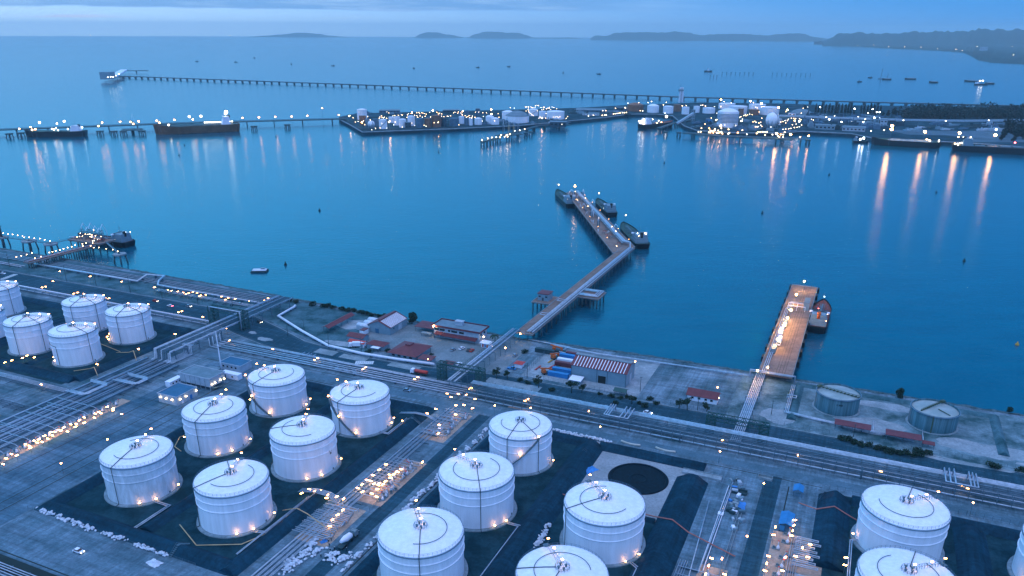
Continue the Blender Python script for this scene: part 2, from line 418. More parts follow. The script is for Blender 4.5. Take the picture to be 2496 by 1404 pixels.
# ---- yard of the jetty office
mb = MB(); mb.sheet(PL([(-283, 377), (-256, 369), (-172, 371), (-172, 420), (-205, 420), (-260, 418), (-278, 400)]), 0.009); struct('yard_paving', mb, pmat('yard_concrete', (0.235, 0.225, 0.235), 0.85, var=0.3, scale=0.08, coord='World', detail=8))
mb = MB(); mb.sheet(PL([(-160, 372), (-92, 372), (-92, 424), (-150, 421), (-162, 400)]), 0.009); struct('yard_paving', mb, M_sand)
# ---- coast road
RN = [(-1150, 388.5), (-395, 388.5), (-366, 387), (-335, 376), (-305, 363.5), (-262, 357), (-225, 358), (-200, 362), (-168, 367.5), (-60, 367.5), (420, 364)]
RS = [(-1150, 367), (-395, 366.5), (-375, 363), (-350, 355), (-322, 347.5), (-290, 346.5), (-241, 346.5), (-200, 348), (-161, 350.5), (-60, 350.5), (420, 350)]
mb = MB(); a_, b_ = PL(RN), PL(RS); k0 = mb.add([(p.x, p.y, .008) for p in b_] + [(p.x, p.y, .008) for p in a_])
for i in range(len(a_) - 1): mb.face((k0 + i, k0 + i + 1, k0 + len(a_) + i + 1, k0 + len(a_) + i))
struct('coast_road', mb, M_asph)
for line, sg in ((RN, 1), (RS, -1)):
    mb = MB(); L = offs(PL(line), sg * .3); a, b = offs(L, .22), offs(L, -.22); m_ = len(L)
    k0 = mb.add([(p.x, p.y, 0.13) for p in a] + [(p.x, p.y, 0.13) for p in b] + [(p.x, p.y, -.1) for p in a] + [(p.x, p.y, -.1) for p in b])
    for i in range(m_ - 1):
        mb.face((k0 + m_ + i, k0 + m_ + i + 1, k0 + i + 1, k0 + i)); mb.face((k0 + i, k0 + i + 1, k0 + 2 * m_ + i + 1, k0 + 2 * m_ + i)); mb.face((k0 + 3 * m_ + i, k0 + 3 * m_ + i + 1, k0 + m_ + i + 1, k0 + m_ + i))
    struct('kerb', mb, M_conc)
mb = MB()
for f in (.34, .67):
    L = [b_[i].lerp(a_[i], f) for i in range(len(a_))]
    for a, b in zip(L, L[1:]):
        k = max(1, int((b - a).length / 9))
        for i in range(k):
            p = a.lerp(b, i / k); q = a.lerp(b, (i + .4) / k); mb.strip([p, q], .16, 0.013)
struct('lane_marking', mb, pmat('worn_paint', (0.22, 0.24, 0.26), 0.8, var=0.5, scale=0.6, coord='World'))
mb = MB(); mb.strip(offs(PL(RN), -1.0), .16, 0.0135); mb.strip(offs(PL(RS), 1.0), .16, 0.0135); struct('edge_line', mb, MATS['worn_paint'])
def zebra(c0, c1, n, w, l):
    mb = MB(); a, b = Vector(c0), Vector(c1); d = (b - a).normalized(); nn = Vector((-d.y, d.x, 0))
    for i in range(n):
        p = a.lerp(b, i / (n - 1)); mb.quad(*[(q.x, q.y, 0.014) for q in (p - d * w - nn * l, p + d * w - nn * l, p + d * w + nn * l, p - d * w + nn * l)])
    struct('zebra_crossing', mb, M_paint)
zebra(at(868, 884), at(908, 884), 9, .55, 2.3)
zebra(at(4, 681), at(37, 669), 8, .7, 2.2)
# ---- patches of lighter concrete on the road
for i, (px, py, a, b) in enumerate([(795, 858, 7, 3.5), (862, 872, 9, 3), (985, 893, 10, 3), (1250, 938, 16, 4), (1640, 1035, 7, 3)]):
    p = at(px, py); u, v = p.dot(UX), p.dot(VX)
    mb = MB(); mb.sheet(rect(u - a, u + a, v - b, v + b), 0.0105); struct('road_patch', mb, M_conc)
# ---- plant roads
mb = MB(); mb.sheet(rect(-352, 420, 315.5, 330.5), 0.006); struct('gravel_road', mb, M_gravel)
mb = MB(); mb.sheet(rect(-333, -288, 130, 315), 0.006); struct('gravel_road', mb, pmat('worn_paving', (0.17, 0.215, 0.265), 0.9, col2=(0.075, 0.11, 0.145), scale=0.05, coord='World', detail=9, cut=(0.35, 0.65), streak=True, spec=.06))
mb = MB(); mb.sheet(rect(-181, -146, 100, 315), 0.006); struct('gravel_road', mb, M_gravel)
mb = MB(); mb.sheet(rect(-287, -182, 140, 166), 0.006); struct('gravel_road', mb, M_gravel)
mb = MB(); mb.sheet(rect(-40, 4, 100, 315), 0.006); struct('gravel_road', mb, M_gravel)
mb = MB(); mb.sheet(rect(-160, -153.5, 100, 318), 0.012); struct('plant_road', mb, M_asph)
mb = MB(); mb.sheet(rect(-18.5, -11.5, 100, 318), 0.012); struct('plant_road', mb, M_asph)
mb = MB(); mb.sheet(rect(-345, 420, 320, 325.5), 0.012); struct('plant_road', mb, pmat('old_asphalt', (0.115, 0.15, 0.19), 0.85, var=0.3, scale=0.08, coord='World'))
mb = MB()
for u, v0, v1 in ((-303.5, 150, 312), (-298, 158, 250), (-312, 190, 312), (-147.6, 170, 300), (-324, 180, 312), (-8, 230, 312)):
    mb.sheet(rect(u - .25, u + .25, v0, v1), 0.016)
for v, u0, u1 in ((316.8, -340, -190), (316.8, -120, 5), (328.5, -330, -170), (166.5, -287, -190), (142.5, -330, -220)):
    mb.sheet(rect(u0, u1, v - .25, v + .25), 0.018)
struct('drain_channel', mb, M_black)
mb = MB(); mb.sheet(rect(-330, -200, 134, 141), 0.02); struct('drain_trench', mb, M_black)
M_pad = pmat('manifold_pad', (0.36, 0.33, 0.31), 0.9, var=0.3, scale=0.2, coord='World', warm=True, spec=.06)
for q in ((-171, -159.5, 226, 264), (-178, -163, 194, 221), (-176, -162, 284, 315), (-340.5, -333.8, 176, 256), (-10, 9, 206, 276), (-32, -22, 205, 243), (-150, -128, 331.5, 334)):
    mb = MB(); mb.sheet(rect(*q), 0.024); struct('manifold_pad', mb, M_pad)
# ---- bund floors and sealed embankments
for q in ((-286, -182, 166, 314), (-146, -97, 100, 316), (-97, -46, 100, 262), (6, 62, 100, 314), (62, 170, 100, 314), (-475, -385, 255, 350), (-570, -475, 240, 350)):
    mb = MB(); mb.sheet(rect(*q), 0.02); struct('bund_floor', mb, M_floor)
mb = MB(); mb.sheet(rect(-97, -46, 262, 316), 0.02); struct('graded_fill', mb, M_pinkfill)
mb = MB(); mb.lathe(P(-69, 291.3, 0), [(13.2, 0.03), (12.6, 0.5), (11.9, 0.5), (11.7, 0.07), (4.0, 0.12), (3.7, 0.3), (3.2, 0.3), (3.0, 0.1), (0.05, 0.12)], 56, (False, True), False)
one('tank_foundation', mb, pmat('black_membrane', (0.008, 0.016, 0.026), 0.7, var=0.5, scale=0.6, spec=.1), 'round black tank foundation lying open on bare pinkish fill', 'foundation')
def berm(pts, wb=8.0, wt=1.2, h=2.6, mat=None, z=0.0):
    mb = MB(); r = random.Random(int(abs(pts[0][0] * 7 + pts[0][1])))
    W_ = []
    for a, b in zip(pts, pts[1:]):
        k = max(1, int(math.dist(a, b) / 6))
        W_ += [(a[0] + (b[0] - a[0]) * i / k, a[1] + (b[1] - a[1]) * i / k) for i in range(k)]
    W_.append(pts[-1]); L = PL(W_)
    prof = [(-wb / 2, -0.05), (-wb * .33, h * .38), (-wt / 2 - .3, h * .93), (0, h), (wt / 2 + .3, h * .93), (wb * .33, h * .38), (wb / 2, -0.05)]
    ids = []
    for d, zz in prof:
        O = offs(L, -d); ids.append(mb.add([(p.x, p.y, z + (zz + r.uniform(-.08, .08) if zz > 0 else zz)) for p in O]))
    for a, b in zip(ids, ids[1:]):
        for i in range(len(L) - 1): mb.face((a + i, a + i + 1, b + i + 1, b + i), True)
    mb.face([k for k in ids]); mb.face([k + len(L) - 1 for k in ids][::-1])
    return struct('embankment', mb, mat or M_bund)
berm([(-186, 166.5), (-186, 310), (-282.5, 310), (-282.5, 170), (-186, 170)], 8.5)
berm([(-233.7, 174), (-233.7, 306)], 7.5, 1.0, 1.9)
berm([(-142, 100), (-142, 312), (-97, 312)], 8)
berm([(-97, 100), (-97, 311.5)], 13, 3.0, 3.0)
berm([(-93, 312), (-44, 312)], 8)
berm([(-47, 100), (-47, 300)], 14, 3.0, 3.2)
berm([(-90, 262), (-54, 262)], 3.5, .6, 1.4)
berm([(10.5, 259), (10.5, 311)], 13, 1.2, 3.4); berm([(10.5, 100), (10.5, 249)], 13, 1.2, 3.4)
berm([(17, 311), (110, 311)], 8); berm([(60, 100), (60, 307)], 12, 2, 3)
berm([(-383, 262), (-383, 346), (-472, 346), (-472, 262), (-383, 262)], 9, 1.2, 2.4)
berm([(-476, 240), (-476, 346), (-590, 346)], 9, 1.2, 2.4)
berm([(-428, 266), (-428, 342)], 6, .8, 1.3)
# earth berms round the two grey shore tanks
berm([(-14, 378), (-14, 424), (80, 424), (80, 381)], 5, 1, 1.4, M_grass)

# ================================================================== STORAGE TANKS
def arc(r, a0, a1, n, z, sag=None):
    return [(r * math.cos(R(a0 + (a1 - a0) * i / n)), r * math.sin(R(a0 + (a1 - a0) * i / n)), z if not callable(z) else z(i / n)) for i in range(n + 1)]
def roofz(q, h): return h + 2.2 * (1 - q ** 1.35)
TM = {}
def tmesh(key, fn, mat):
    if key not in TM:
        mb = fn(); me = bpy.data.meshes.new(key[0]); me.from_pydata(mb.v, [], mb.f); me.polygons.foreach_set('use_smooth', mb.s); me.materials.append(mat); me.update(); TM[key] = me
    return TM[key]
def lampbox(parent, loc, mat, d=(0.75, 0.45, 0.3), name='lamp'):
    k = ('lampbox', mat.name, d)
    o = link(name, tmesh(k, lambda: MB().box((0, 0, 0), d), mat), parent); o.location = loc; return o
def tank(label, u, v, r, h, risers=(), walk=None, ringarc=(-230, 60), stair=None, lamps=(), old=False, top='white', group='white storage tanks', girder=(0.8, 0.6), mast=None):
    c = P(u, v); t = thing('storage_tank', label, 'storage tank', c, 0, group)
    pm = M_tankold if old else M_tank
    link('ring_wall', tmesh(('ring_wall', r), lambda: MB().lathe((0, 0, 0), [(r + 1.5, 0), (r + 1.4, .45), (r + .05, .55)], 56, (False, False), False), M_conc), t)
    link('shell', tmesh(('shell', r, h, old), lambda: MB().lathe((0, 0, 0.4), [(r, 0), (r, h * .33), (r, h * .66), (r, h - .4)], 72, (False, False)), pm), t)
    rf = link('roof', tmesh(('roof', r, h, old), lambda: MB().lathe((0, 0, 0), [(r + .12, h - .05), (r + .12, h + .06)] + [(r * q, roofz(q, h)) for q in (.98, .85, .7, .55, .4, .25, .12)] + [(0.02, roofz(0, h))], 72, (False, True)), M_tank if not old else M_tank), t)
    link('rim_girder', tmesh(('rim_girder', r, h), lambda: MB().lathe((0, 0, 0), [(r + .02, h - .62), (r + .42, h - .58), (r + .42, h - .42), (r + .02, h - .38)], 72, (False, False), False), M_girder), t)
    for k, g in enumerate(girder):
        link('stiffening_ring', tmesh(('stiffening_ring', r, h, g), lambda: MB().lathe((0, 0, h * g), [(r + .01, -.12), (r + .34, -.1), (r + .34, .08), (r + .01, .12)], 72, (False, False), False), pm), t)
    def rail():
        mb = MB(); n = int(2 * math.pi * r / 1.6)
        for i in range(n):
            a = 2 * math.pi * i / n; x, y = (r - .1) * math.cos(a), (r - .1) * math.sin(a); mb.box((x, y, h + .6), (.07, .07, 1.1))
        for z in (h + .62, h + 1.12): mb.tube(arc(r - .1, 0, 360, 60, z), .035, 4)
        return mb
    link('railing', tmesh(('railing', r, h), rail, M_girder), t)
    mb = MB(); mb.tube([(x, y, roofz(.62, h) + .25) for x, y, _ in arc(r * .62, ringarc[0], ringarc[1], 44, 0)], .11, 5); part('foam_ring_pipe', mb, M_dark, rf)
    def crown():
        mb = MB(); q = r * .16
        for i in range(14):
            a = 2 * math.pi * i / 14; mb.box((q * math.cos(a), q * math.sin(a), roofz(.16, h) + .55), (.09, .09, 1.1))
        for z in (.55, 1.1): mb.tube(arc(q, 0, 360, 20, roofz(.16, h) + z), .05, 4)
        for a, s in ((0.4, .7), (2.0, .9), (3.4, .6), (5.0, .8)):
            mb.lathe((q * .55 * math.cos(a), q * .55 * math.sin(a), roofz(.05, h) - .1), [(.28, 0), (.28, s), (.5, s + .05), (.45, s + .35)], 8)
        return mb
    link('vent_platform', tmesh(('vent_platform', r, h), crown, M_steel), rf)
    for a in risers:
        mb = MB(); ca, sa = math.cos(R(a)), math.sin(R(a))
        pts = [(r * q * ca, r * q * sa, roofz(q, h) + .22) for q in (.14, .4, .7, .97)] + [((r + .5) * ca, (r + .5) * sa, h + .1), ((r + .5) * ca, (r + .5) * sa, .7), ((r + 2.2) * ca, (r + 2.2) * sa, .6)]
        mb.tube(pts, .15, 5); part('riser_pipe', mb, M_dark, t)
    if walk is not None:
        ca, sa = math.cos(R(walk)), math.sin(R(walk)); mb = MB()
        for sgn in (-.55, .55):
            for q in [x / 12 for x in range(2, 13)]:
                x, y = r * q * ca - sgn * sa, r * q * sa + sgn * ca; mb.box((x, y, roofz(q, h) + .5), (.09, .09, 1.05))
            mb.tube([(r * q * ca - sgn * sa, r * q * sa + sgn * ca, roofz(q, h) + 1.05) for q in (.17, .4, .7, 1.0)], .05, 4)
        mb.box(((r + .6) * ca, (r + .6) * sa, h + .05), (2.0, 2.0, .15), R(walk))
        part('roof_walkway', mb, M_steel, rf)
        for q, zz in ((1.02, 3.0), (.62, 2.2), (.10, 2.2)):
            x, y = r * q * ca + .5 * sa, r * q * sa - .5 * ca
            l = lampbox(t, (x, y, roofz(min(q, 1), h) + zz), E_warm, (.7, .4, .22)); 
            part('lamp_pole', MB().box((0, 0, -zz / 2), (.1, .1, zz)), M_steel, l)
    if stair:
        a0, a1, z0, z1 = stair; mb = MB(); n = 26
        inner = arc(r + .15, a0, a1, n, lambda f: z0 + (z1 - z0) * f); outer = arc(r + 1.15, a0, a1, n, lambda f: z0 + (z1 - z0) * f)
        for i in range(n):
            b = mb.add((inner[i], outer[i], outer[i + 1], inner[i + 1])); mb.face((b, b + 1, b + 2, b + 3))
        for zz in (.5, 1.05): mb.tube([(x, y, z + zz) for x, y, z in outer], .05, 4)
        for x, y, z in outer: mb.box((x, y, z + .5), (.06, .06, 1.05))
        mb.tube([(x, y, z - .15) for x, y, z in outer], .13, 4)
        part('stair', mb, M_steel, t)
        for f in (0.03, .5, .97):
            x, y, z = arc(r + 1.3, a0, a1, 1, 0)[0]; a = R(a0 + (a1 - a0) * f)
            lampbox(t, ((r + 1.25) * math.cos(a), (r + 1.25) * math.sin(a), z0 + (z1 - z0) * f + 2.0), E_warm, (.6, .6, .4))
    for a, d, z in lamps:
        l = lampbox(t, ((r + d) * math.cos(R(a)), (r + d) * math.sin(R(a)), z), E_warm, (.6, .4, .25))
        part('lamp_pole', MB().box((0, 0, -z / 2), (.12, .12, z)), M_steel, l)
    mb = MB()
    for a in (-20,): mb.lathe(((r - .2) * math.cos(R(a)), (r - .2) * math.sin(R(a)), 1.1), [(.01, -.4), (.45, -.35), (.45, .35), (.01, .4)], 8)
    part('manway', mb, M_steel, t)
    return t
BL = [(-72, 1.2, 1.7), (-48, 1.2, 1.7), (-5, 1.6, 2.4)]
tank('old streaked white tank nearest the sandbag line, grubby patches on its wall', -259.4, 196.8, 14, 17.7, (-107,), 90, (-140, 130), None, BL, old=True)
tank('white tank behind the streaked one, beside the broad paved road', -259.4, 241, 14, 17.7, (-104,), 87, (-240, 60), None, BL + [(178, 2.5, 2.2)])
tank('white tank in the front corner between sandbags and corridor pipes', -208.4, 196.8, 14, 17.8, (-146, 115), 93, (-130, 60), None, BL)
tank('white tank halfway along the corridor pipes with a number on its wall', -208.4, 241, 14, 17.8, (178,), 95, (-230, -50), None, [(-75, 1.2, 1.7), (-50, 1.2, 1.7), (5, 1.6, 2.4), (170, 1.6, 2.2)])
tank('white tank with a left wall stair, next to the two bright substations', -259.4, 285, 14, 17.0, (-127,), 150, (-230, 40), (-90, -172, .5, 16.6), [(8, 1.6, 2.4), (-15, 1.4, 2.2), (175, 2, 2.2)])
tank('white tank with a left wall stair, closest to the tanker lorry road', -208.4, 285, 14.2, 17.4, (-125,), 150, (-230, -20), (-88, -155, .5, 16.9), [(6, 1.6, 2.4), (-12, 1.4, 2.2), (-2, 6, 2.0)])
tank('white tank with two risers and a crossing stair, beside the round foundation', -122.8, 285.5, 14, 17.6, (-114, -57), None, (-200, 60), (-125, -57, .5, 17.2), [(-18, 1.6, 2.2), (70, .1, 19.5)])
tank('white tank between the two piled sandbag lines, riser facing front', -122.8, 241.3, 15, 17.9, (-82,), 130, (-210, 55), None, [(-62, 1.2, 1.7), (-42, 1.2, 1.7)])
tank('wide white tank nearest the concrete mixer, cut off by the bottom edge', -122.8, 197.2, 15, 17.3, (-86,), 104, (-100, 110), None, [])
tank('white tank directly in front of the round black foundation', -69.2, 241.5, 15, 17.4, (-163,), 108, (80, 320), None, [(-65, 1.2, 1.7), (-40, 1.2, 1.7)])
tank('white tank only its roof in view at the bottom centre', -69.2, 196.5, 15, 17.0, (172, -120), 107, (0, 330), None, [])
tank('large white tank at far right with dotted wall seams', 34, 286.3, 15, 17.0, (56,), 22, (-200, 40), None, [(172, 1.4, 3.0)])
tank('right hand white tank cut by the bottom edge below its twin', 34, 241.8, 15, 17.0, (56,), 22, (-260, 30), None, [])
tank('sliver of white tank cut off by the right edge', 87.2, 286.3, 15, 17.0, (), 22, (-200, 40), None, [(185, 2.0, 2.5)])
AL = [(182, 1.6, 2.4), (176, 1.8, 1.5)]
tank('white tank in the left cluster nearest the lit coast pipe', -449.2, 325.5, 12.7, 18.5, (-98, -33), 10, (-230, 60), None, AL)
tank('white tank in the left cluster closest to the truss gantry', -408.4, 324, 12.7, 18.5, (-95, -28), 10, (-230, 60), None, AL)
tank('white tank in the left cluster with lettering low on its wall', -448.6, 285.8, 12.7, 18.3, (-95, -31), 10, (-230, 60), None, AL)
zt = tank('white tank in the left cluster with a stepped dark pipe on its wall', -408.4, 285, 12.7, 18.6, (-28,), 10, (-230, 60), None, AL)
mb = MB(); mb.tube(arc(12.9, -166, -112, 10, 12.2) + [(12.9 * math.cos(R(-112)), 12.9 * math.sin(R(-112)), .8)], .14, 5); part('riser_pipe', mb, M_dark, zt)
tank('white tank behind, cut by the left edge near the zebra crossing', -529, 322, 12.7, 18.5, (-28,), 10, (-230, 60), None, AL)
tank('white tank sliver at the left edge below its neighbour', -489.5, 284, 12.7, 18.5, (-28,), 10, (-230, 60), None, AL)
def marks(t, r, a, z, rows_, mat=M_dark):
    mb = MB(); q = random.Random(int(a * 7))
    for j, n in enumerate(rows_):
        for i in range(n):
            aa = R(a + (i - n / 2) * 2.6); x, y = (r + .03) * math.cos(aa), (r + .03) * math.sin(aa)
            if q.random() < .8: mb.box((x, y, z - j * 1.3), (.06, .42 + .2 * q.random(), .75 + .3 * q.random()), aa)
    part('wall_marking', mb, mat, t)
for o in list(SC.objects):
    l = o.get('label', '')
    if l.startswith('white tank in the front corner'): marks(o, 14, -148, 9.6, (4, 2))
    elif 'with a number on its wall' in l: marks(o, 14, -22, 10.5, (3, 2))
    elif 'lettering low on its wall' in l: marks(o, 12.7, -152, 6.5, (7, 2))
def float_tank(label, u, v, r, h, beam):
    t = thing('floating_roof_tank', label, 'storage tank', P(u, v), 0, 'grey tanks on the shore')
    part('shell', MB().lathe((0, 0, 0), [(r, 0), (r, h), (r - .25, h), (r - .25, h - 1.5)], 64, (False, False)), M_gtank, t)
    part('floating_roof', MB().lathe((0, 0, 0), [(r - .25, h - 1.0), (r - 1.2, h - .7), (.02, h - .55)], 56, (False, True)), M_groof, t)
    part('rim_girder', MB().lathe((0, 0, 0), [(r, h - .45), (r + .35, h - .4), (r + .35, h - .2), (r, h - .15)], 64, (False, False), False), M_girder, t)
    part('base_ring', MB().lathe((0, 0, 0), [(r + 1, 0), (r + 1, .3), (r, .35)], 48, (False, False), False), M_conc, t)
    mb = MB(); x0, y0, x1, y1 = beam
    for dx in (-.35, .35):
        mb.bar((x0 * r + dx, y0 * r, h + .3), (x1 * r + dx, y1 * r, h - .3), .16, .3)
        mb.bar((x0 * r + dx, y0 * r, h + 1.1), (x1 * r + dx, y1 * r, h + .5), .1, .1)
    for k in range(12):
        f = k / 11; p = (x0 * r + (x1 - x0) * r * f, y0 * r + (y1 - y0) * r * f); mb.box((p[0], p[1], h + .25 - .5 * f), (.9, .15, .9))
    mb.box((x0 * r, y0 * r, h + .5), (2.2, 1.6, 1.0), .3)
    part('roof_ladder', mb, pmat('ochre_paint', (0.13, 0.10, 0.06), 0.7), t)
    return t
float_tank('streaky grey open top tank with a diagonal roof ladder, by the pier', 5.9, 402, 10.7, 9.4, (-.72, .55, .75, -.62))
g1_ = [o for o in SC.objects if o.get('label', '').startswith('streaky grey')][0]; marks(g1_, 10.7, -105, 6.4, (6,))
ft = float_tank('grey open top tank with crossed roof ladders, past the red canopies', 50.7, 402.2, 10.9, 9.2, (.62, .6, -.72, -.2))
mb = MB(); mb.bar((-.5 * 10.9, -.9 * 10.9, .3), (-.5 * 10.9, -.87 * 10.9, 9.2), .5, .3); mb.bar((1, -1, 9.0), (3.2, -8, 9.0), .4, .3); part('ladder', mb, pmat('ochre_paint', (0.13, 0.10, 0.06), 0.7), ft)
# ================================================================== PIPES
def W3(pts): return [P(*p) for p in pts]
def pipes(name, label, path, lanes, sup=None, group=None, cat='pipeline'):
    """path in plant metres (u, v, z); lanes: (sideways, up, radius, material); sup: (kind, spacing, height, half width)"""
    base = W3(path); t = thing(name, label, cat, (base[0].x, base[0].y, 0), 0, group)
    for d, dz, r, m in lanes:
        L = offs(base, d); mb = MB(); mb.tube([(p.x, p.y, p.z + dz) for p in L], r, 6); part('pipe', mb, m, t, w=True)
    if sup:
        kind, sp, hw = sup; run = 0.0; todo = []
        for a, b in zip(base, base[1:]):
            seg = (b - a).length
            k = max(1, round(seg / sp))
            for i in range(k): todo.append((a.lerp(b, (i + .5) / k), (b - a).normalized()))
        for p, d in todo[:100]:
            n = Vector((-d.y, d.x, 0)).normalized(); ang = math.atan2(n.y, n.x); mb = MB(); z = p.z
            if kind == 'sleeper':
                mb.box((p.x, p.y, z / 2 - .2), (2 * hw, .35, max(.2, z - .35)), ang)
            else:
                for s in (-1, 1):
                    q = p + n * hw * s; mb.box((q.x, q.y, (z + (1.0 if kind == 'fence' else 0)) / 2), (.22, .22, z + (1.0 if kind == 'fence' else 0)), ang)
                mb.box((p.x, p.y, z - .45), (2 * hw, .25, .28), ang)
                if kind in ('bent2', 'fence'): mb.box((p.x, p.y, z - 3.2), (2 * hw, .25, .28), ang)
            part('support_frame', mb, M_steel, t, w=True)
    return t
def add_tubes(t, name, runs, mat, r=.2):
    for pts in runs:
        mb = MB(); mb.tube(W3(pts), r, 6); part(name, mb, mat, t, w=True)
p_, d_, w_ = M_pipe, M_piped, M_pipew
# -- main coast rack, low western half
t = pipes('pipe_rack', 'low ground level pipe rack of paired pipes along the coast road', [(-350, 338, 1.1), (-178, 338, 1.1)],
      [(5.6, 0, .42, p_), (4.4, 0, .36, p_), (1.7, 0, .3, p_), (.9, 0, .26, d_), (-.4, 0, .3, p_), (-2.4, 0, .2, d_), (-3.2, 0, .4, p_), (-4.4, 0, .22, d_), (-5.6, 0, .36, p_)], ('sleeper', 9, 6.4), 'main coast pipe racks')
add_tubes(t, 'expansion_loop', [[(u, 335, 1.5), (u, 335, 2.4), (u, 331.5, 2.4), (u + 4, 331.5, 2.4), (u + 4, 335, 2.4), (u + 4, 335, 1.5)] for u in (-258, -252, -246)] +
          [[(u, 344, 1.4), (u, 344, 2.6), (u, 340, 2.6), (u + 3, 340, 2.6), (u + 3, 344, 2.6), (u + 3, 344, 1.4)] for u in (-289, -284)], p_, .2)
# -- main coast rack, tall eastern half
t = pipes('pipe_rack', 'tall two tier pipe rack with steel bents along the coast road', [(-176, 338, 5.0), (330, 338, 5.0)],
      [(5.6, .3, .42, p_), (4.5, .3, .36, p_), (3.6, .3, .25, p_), (2.6, .3, .3, p_), (1.2, .2, .2, d_), (-.4, .2, .26, d_), (-2, .2, .18, d_), (-4, .2, .18, d_),
       (5.2, -2.7, .3, d_), (3.6, -2.7, .3, d_), (2.0, -2.7, .26, d_), (.4, -2.7, .3, p_), (-1.4, -2.7, .26, d_), (-3.0, -2.7, .3, p_), (-4.6, -2.7, .26, d_), (-6.4, .9, .07, d_), (-6.4, -.4, .07, d_), (-6.4, -1.7, .07, d_), (-6.2, -3.9, .34, p_)], ('fence', 5.2, 6.4), 'main coast pipe racks')
for u0 in (-98, 52):
    add_tubes(t, 'expansion_loop', [[(u0 + k, 338 + d, 5.3), (u0 + k, 338 + d, 7.0 + .5 * k), (u0 + k, 331.5 - k, 7.0 + .5 * k), (u0 + 12 - k, 331.5 - k, 7.0 + .5 * k), (u0 + 12 - k, 338 + d, 7.0 + .5 * k), (u0 + 12 - k, 338 + d, 5.3)] for k, d in ((0, 5.4), (1.6, 4.2), (3.2, 2.8))], p_, .3)
add_tubes(t, 'access_ladder', [[(u, 331.2, 0), (u, 331.2, 6)] for u in (-60, 20, 110)], M_steel, .25)
# -- western pipe field (seaward bundle) and its bridge over the road
W_ = [(13.4, .9, .42), (12.2, .9, .42), (9.8, 0, .3), (8.8, 0, .3), (7.2, 0, .22), (6.0, 0, .36), (4.4, 0, .2), (3.4, 0, .3), (1.6, 0, .24), (.4, 0, .36), (-1.4, 0, .2), (-2.6, 0, .3), (-4.4, 0, .2), (-6, 0, .4), (-8.2, 0, .2), (-9.6, 0, .3), (-11.4, .3, .5)]
t = pipes('pipe_track', 'wide field of parallel ground pipes at the left, leading to the bridge', [(-356, 110, .9), (-356, 300, .9)], [(d, z, r, p_ if i % 3 != 1 else d_) for i, (d, z, r) in enumerate(W_)], ('sleeper', 9, 14), 'ground pipe tracks')
add_tubes(t, 'expansion_loop', [[(-369.4 + .9 * k, 246 + k, 1.8), (-369.4 + .9 * k, 246 + k, 3.2), (-357 + .9 * k, 246 + k, 3.2), (-357 + .9 * k, 262 - k, 3.2), (-369.4 + .9 * k, 262 - k, 3.2), (-369.4 + .9 * k, 262 - k, 1.8)] for k in range(3)] +
          [[(-360 + 1.6 * k, 268 + k, 1.2), (-360 + 1.6 * k, 268 + k, 2.4), (-345 + k, 268 + k, 2.4), (-345 + k, 278 - k, 2.4), (-360 + 1.6 * k, 278 - k, 2.4), (-360 + 1.6 * k, 278 - k, 1.2)] for k in range(3)], p_, .3)
add_tubes(t, 'cross_pipe', [[(-368, v, 2.1), (-341, v, 2.1), (-338, v, 1.0)] for v in (184, 190, 197, 203, 209, 216, 222, 228, 234, 240)] + [[(-366 + i, v, 2.6), (-352, v, 2.6), (-352, v, 1)] for i, v in enumerate((172, 207, 231))], p_, .16)
t = pipes('pipe_bridge', 'elevated pipe bridge crossing the road behind the truss gantry', [(-360, 300, 1.0), (-360, 303, 1.2), (-360, 303.5, 6.8), (-360, 414, 6.8)],
      [(6.4, 0, .42, p_), (5.2, 0, .42, p_), (2.8, -.2, .3, d_), (1.0, -.2, .3, p_), (-.8, -.2, .26, d_), (-2.4, -.2, .3, d_), (-4.2, -1.6, .3, p_), (-5.8, -.2, .4, p_)], None, None, 'pipe bridge')
for k in range(12):
    v = 306 + k * 9.4
    if 352 < v < 364: continue
    mb = MB(); a = [P(-360 + s * 7, v) for s in (-1, 1)]
    for q in a: mb.box((q.x, q.y, 3.2), (.4, .4, 6.4), GA)
    c = P(-360, v); mb.box((c.x, c.y, 6.2), (15, .4, .4), GA); mb.box((c.x, c.y, 4.4), (14, .35, .35), GA); mb.bar((a[0].x, a[0].y, .3), (a[1].x, a[1].y, 4.3), .2)
    part('support_frame', mb, M_steel, t, w=True)
for s in (-7.2, 7.2):
    mb = MB()
    for z in (6.9, 8.2): mb.bar(P(-360 + s, 364, z), P(-360 + s, 414, z), .18)
    for k in range(18): mb.bar(P(-360 + s, 364 + k * 2.8, 6.9), P(-360 + s, 364 + (k + 1) * 2.8, 8.2) if k % 2 else P(-360 + s, 364 + k * 2.8, 8.2), .12)
    part('walkway_truss', mb, M_steel, t, w=True)
add_tubes(t, 'drop_pipe', [[(-357 + k * 1.3, 318, 6.6), (-357 + k * 1.3, 316, 6.6), (-357 + k * 1.3, 316, 1.2), (-357 + k * 1.3, 300, 1.2)] for k in range(6)] + [[(-350, 330 + 3 * k, 6.5), (-350, 330 + 3 * k, 1.4), (-344, 330 + 3 * k, 1.4)] for k in range(4)], p_, .28)
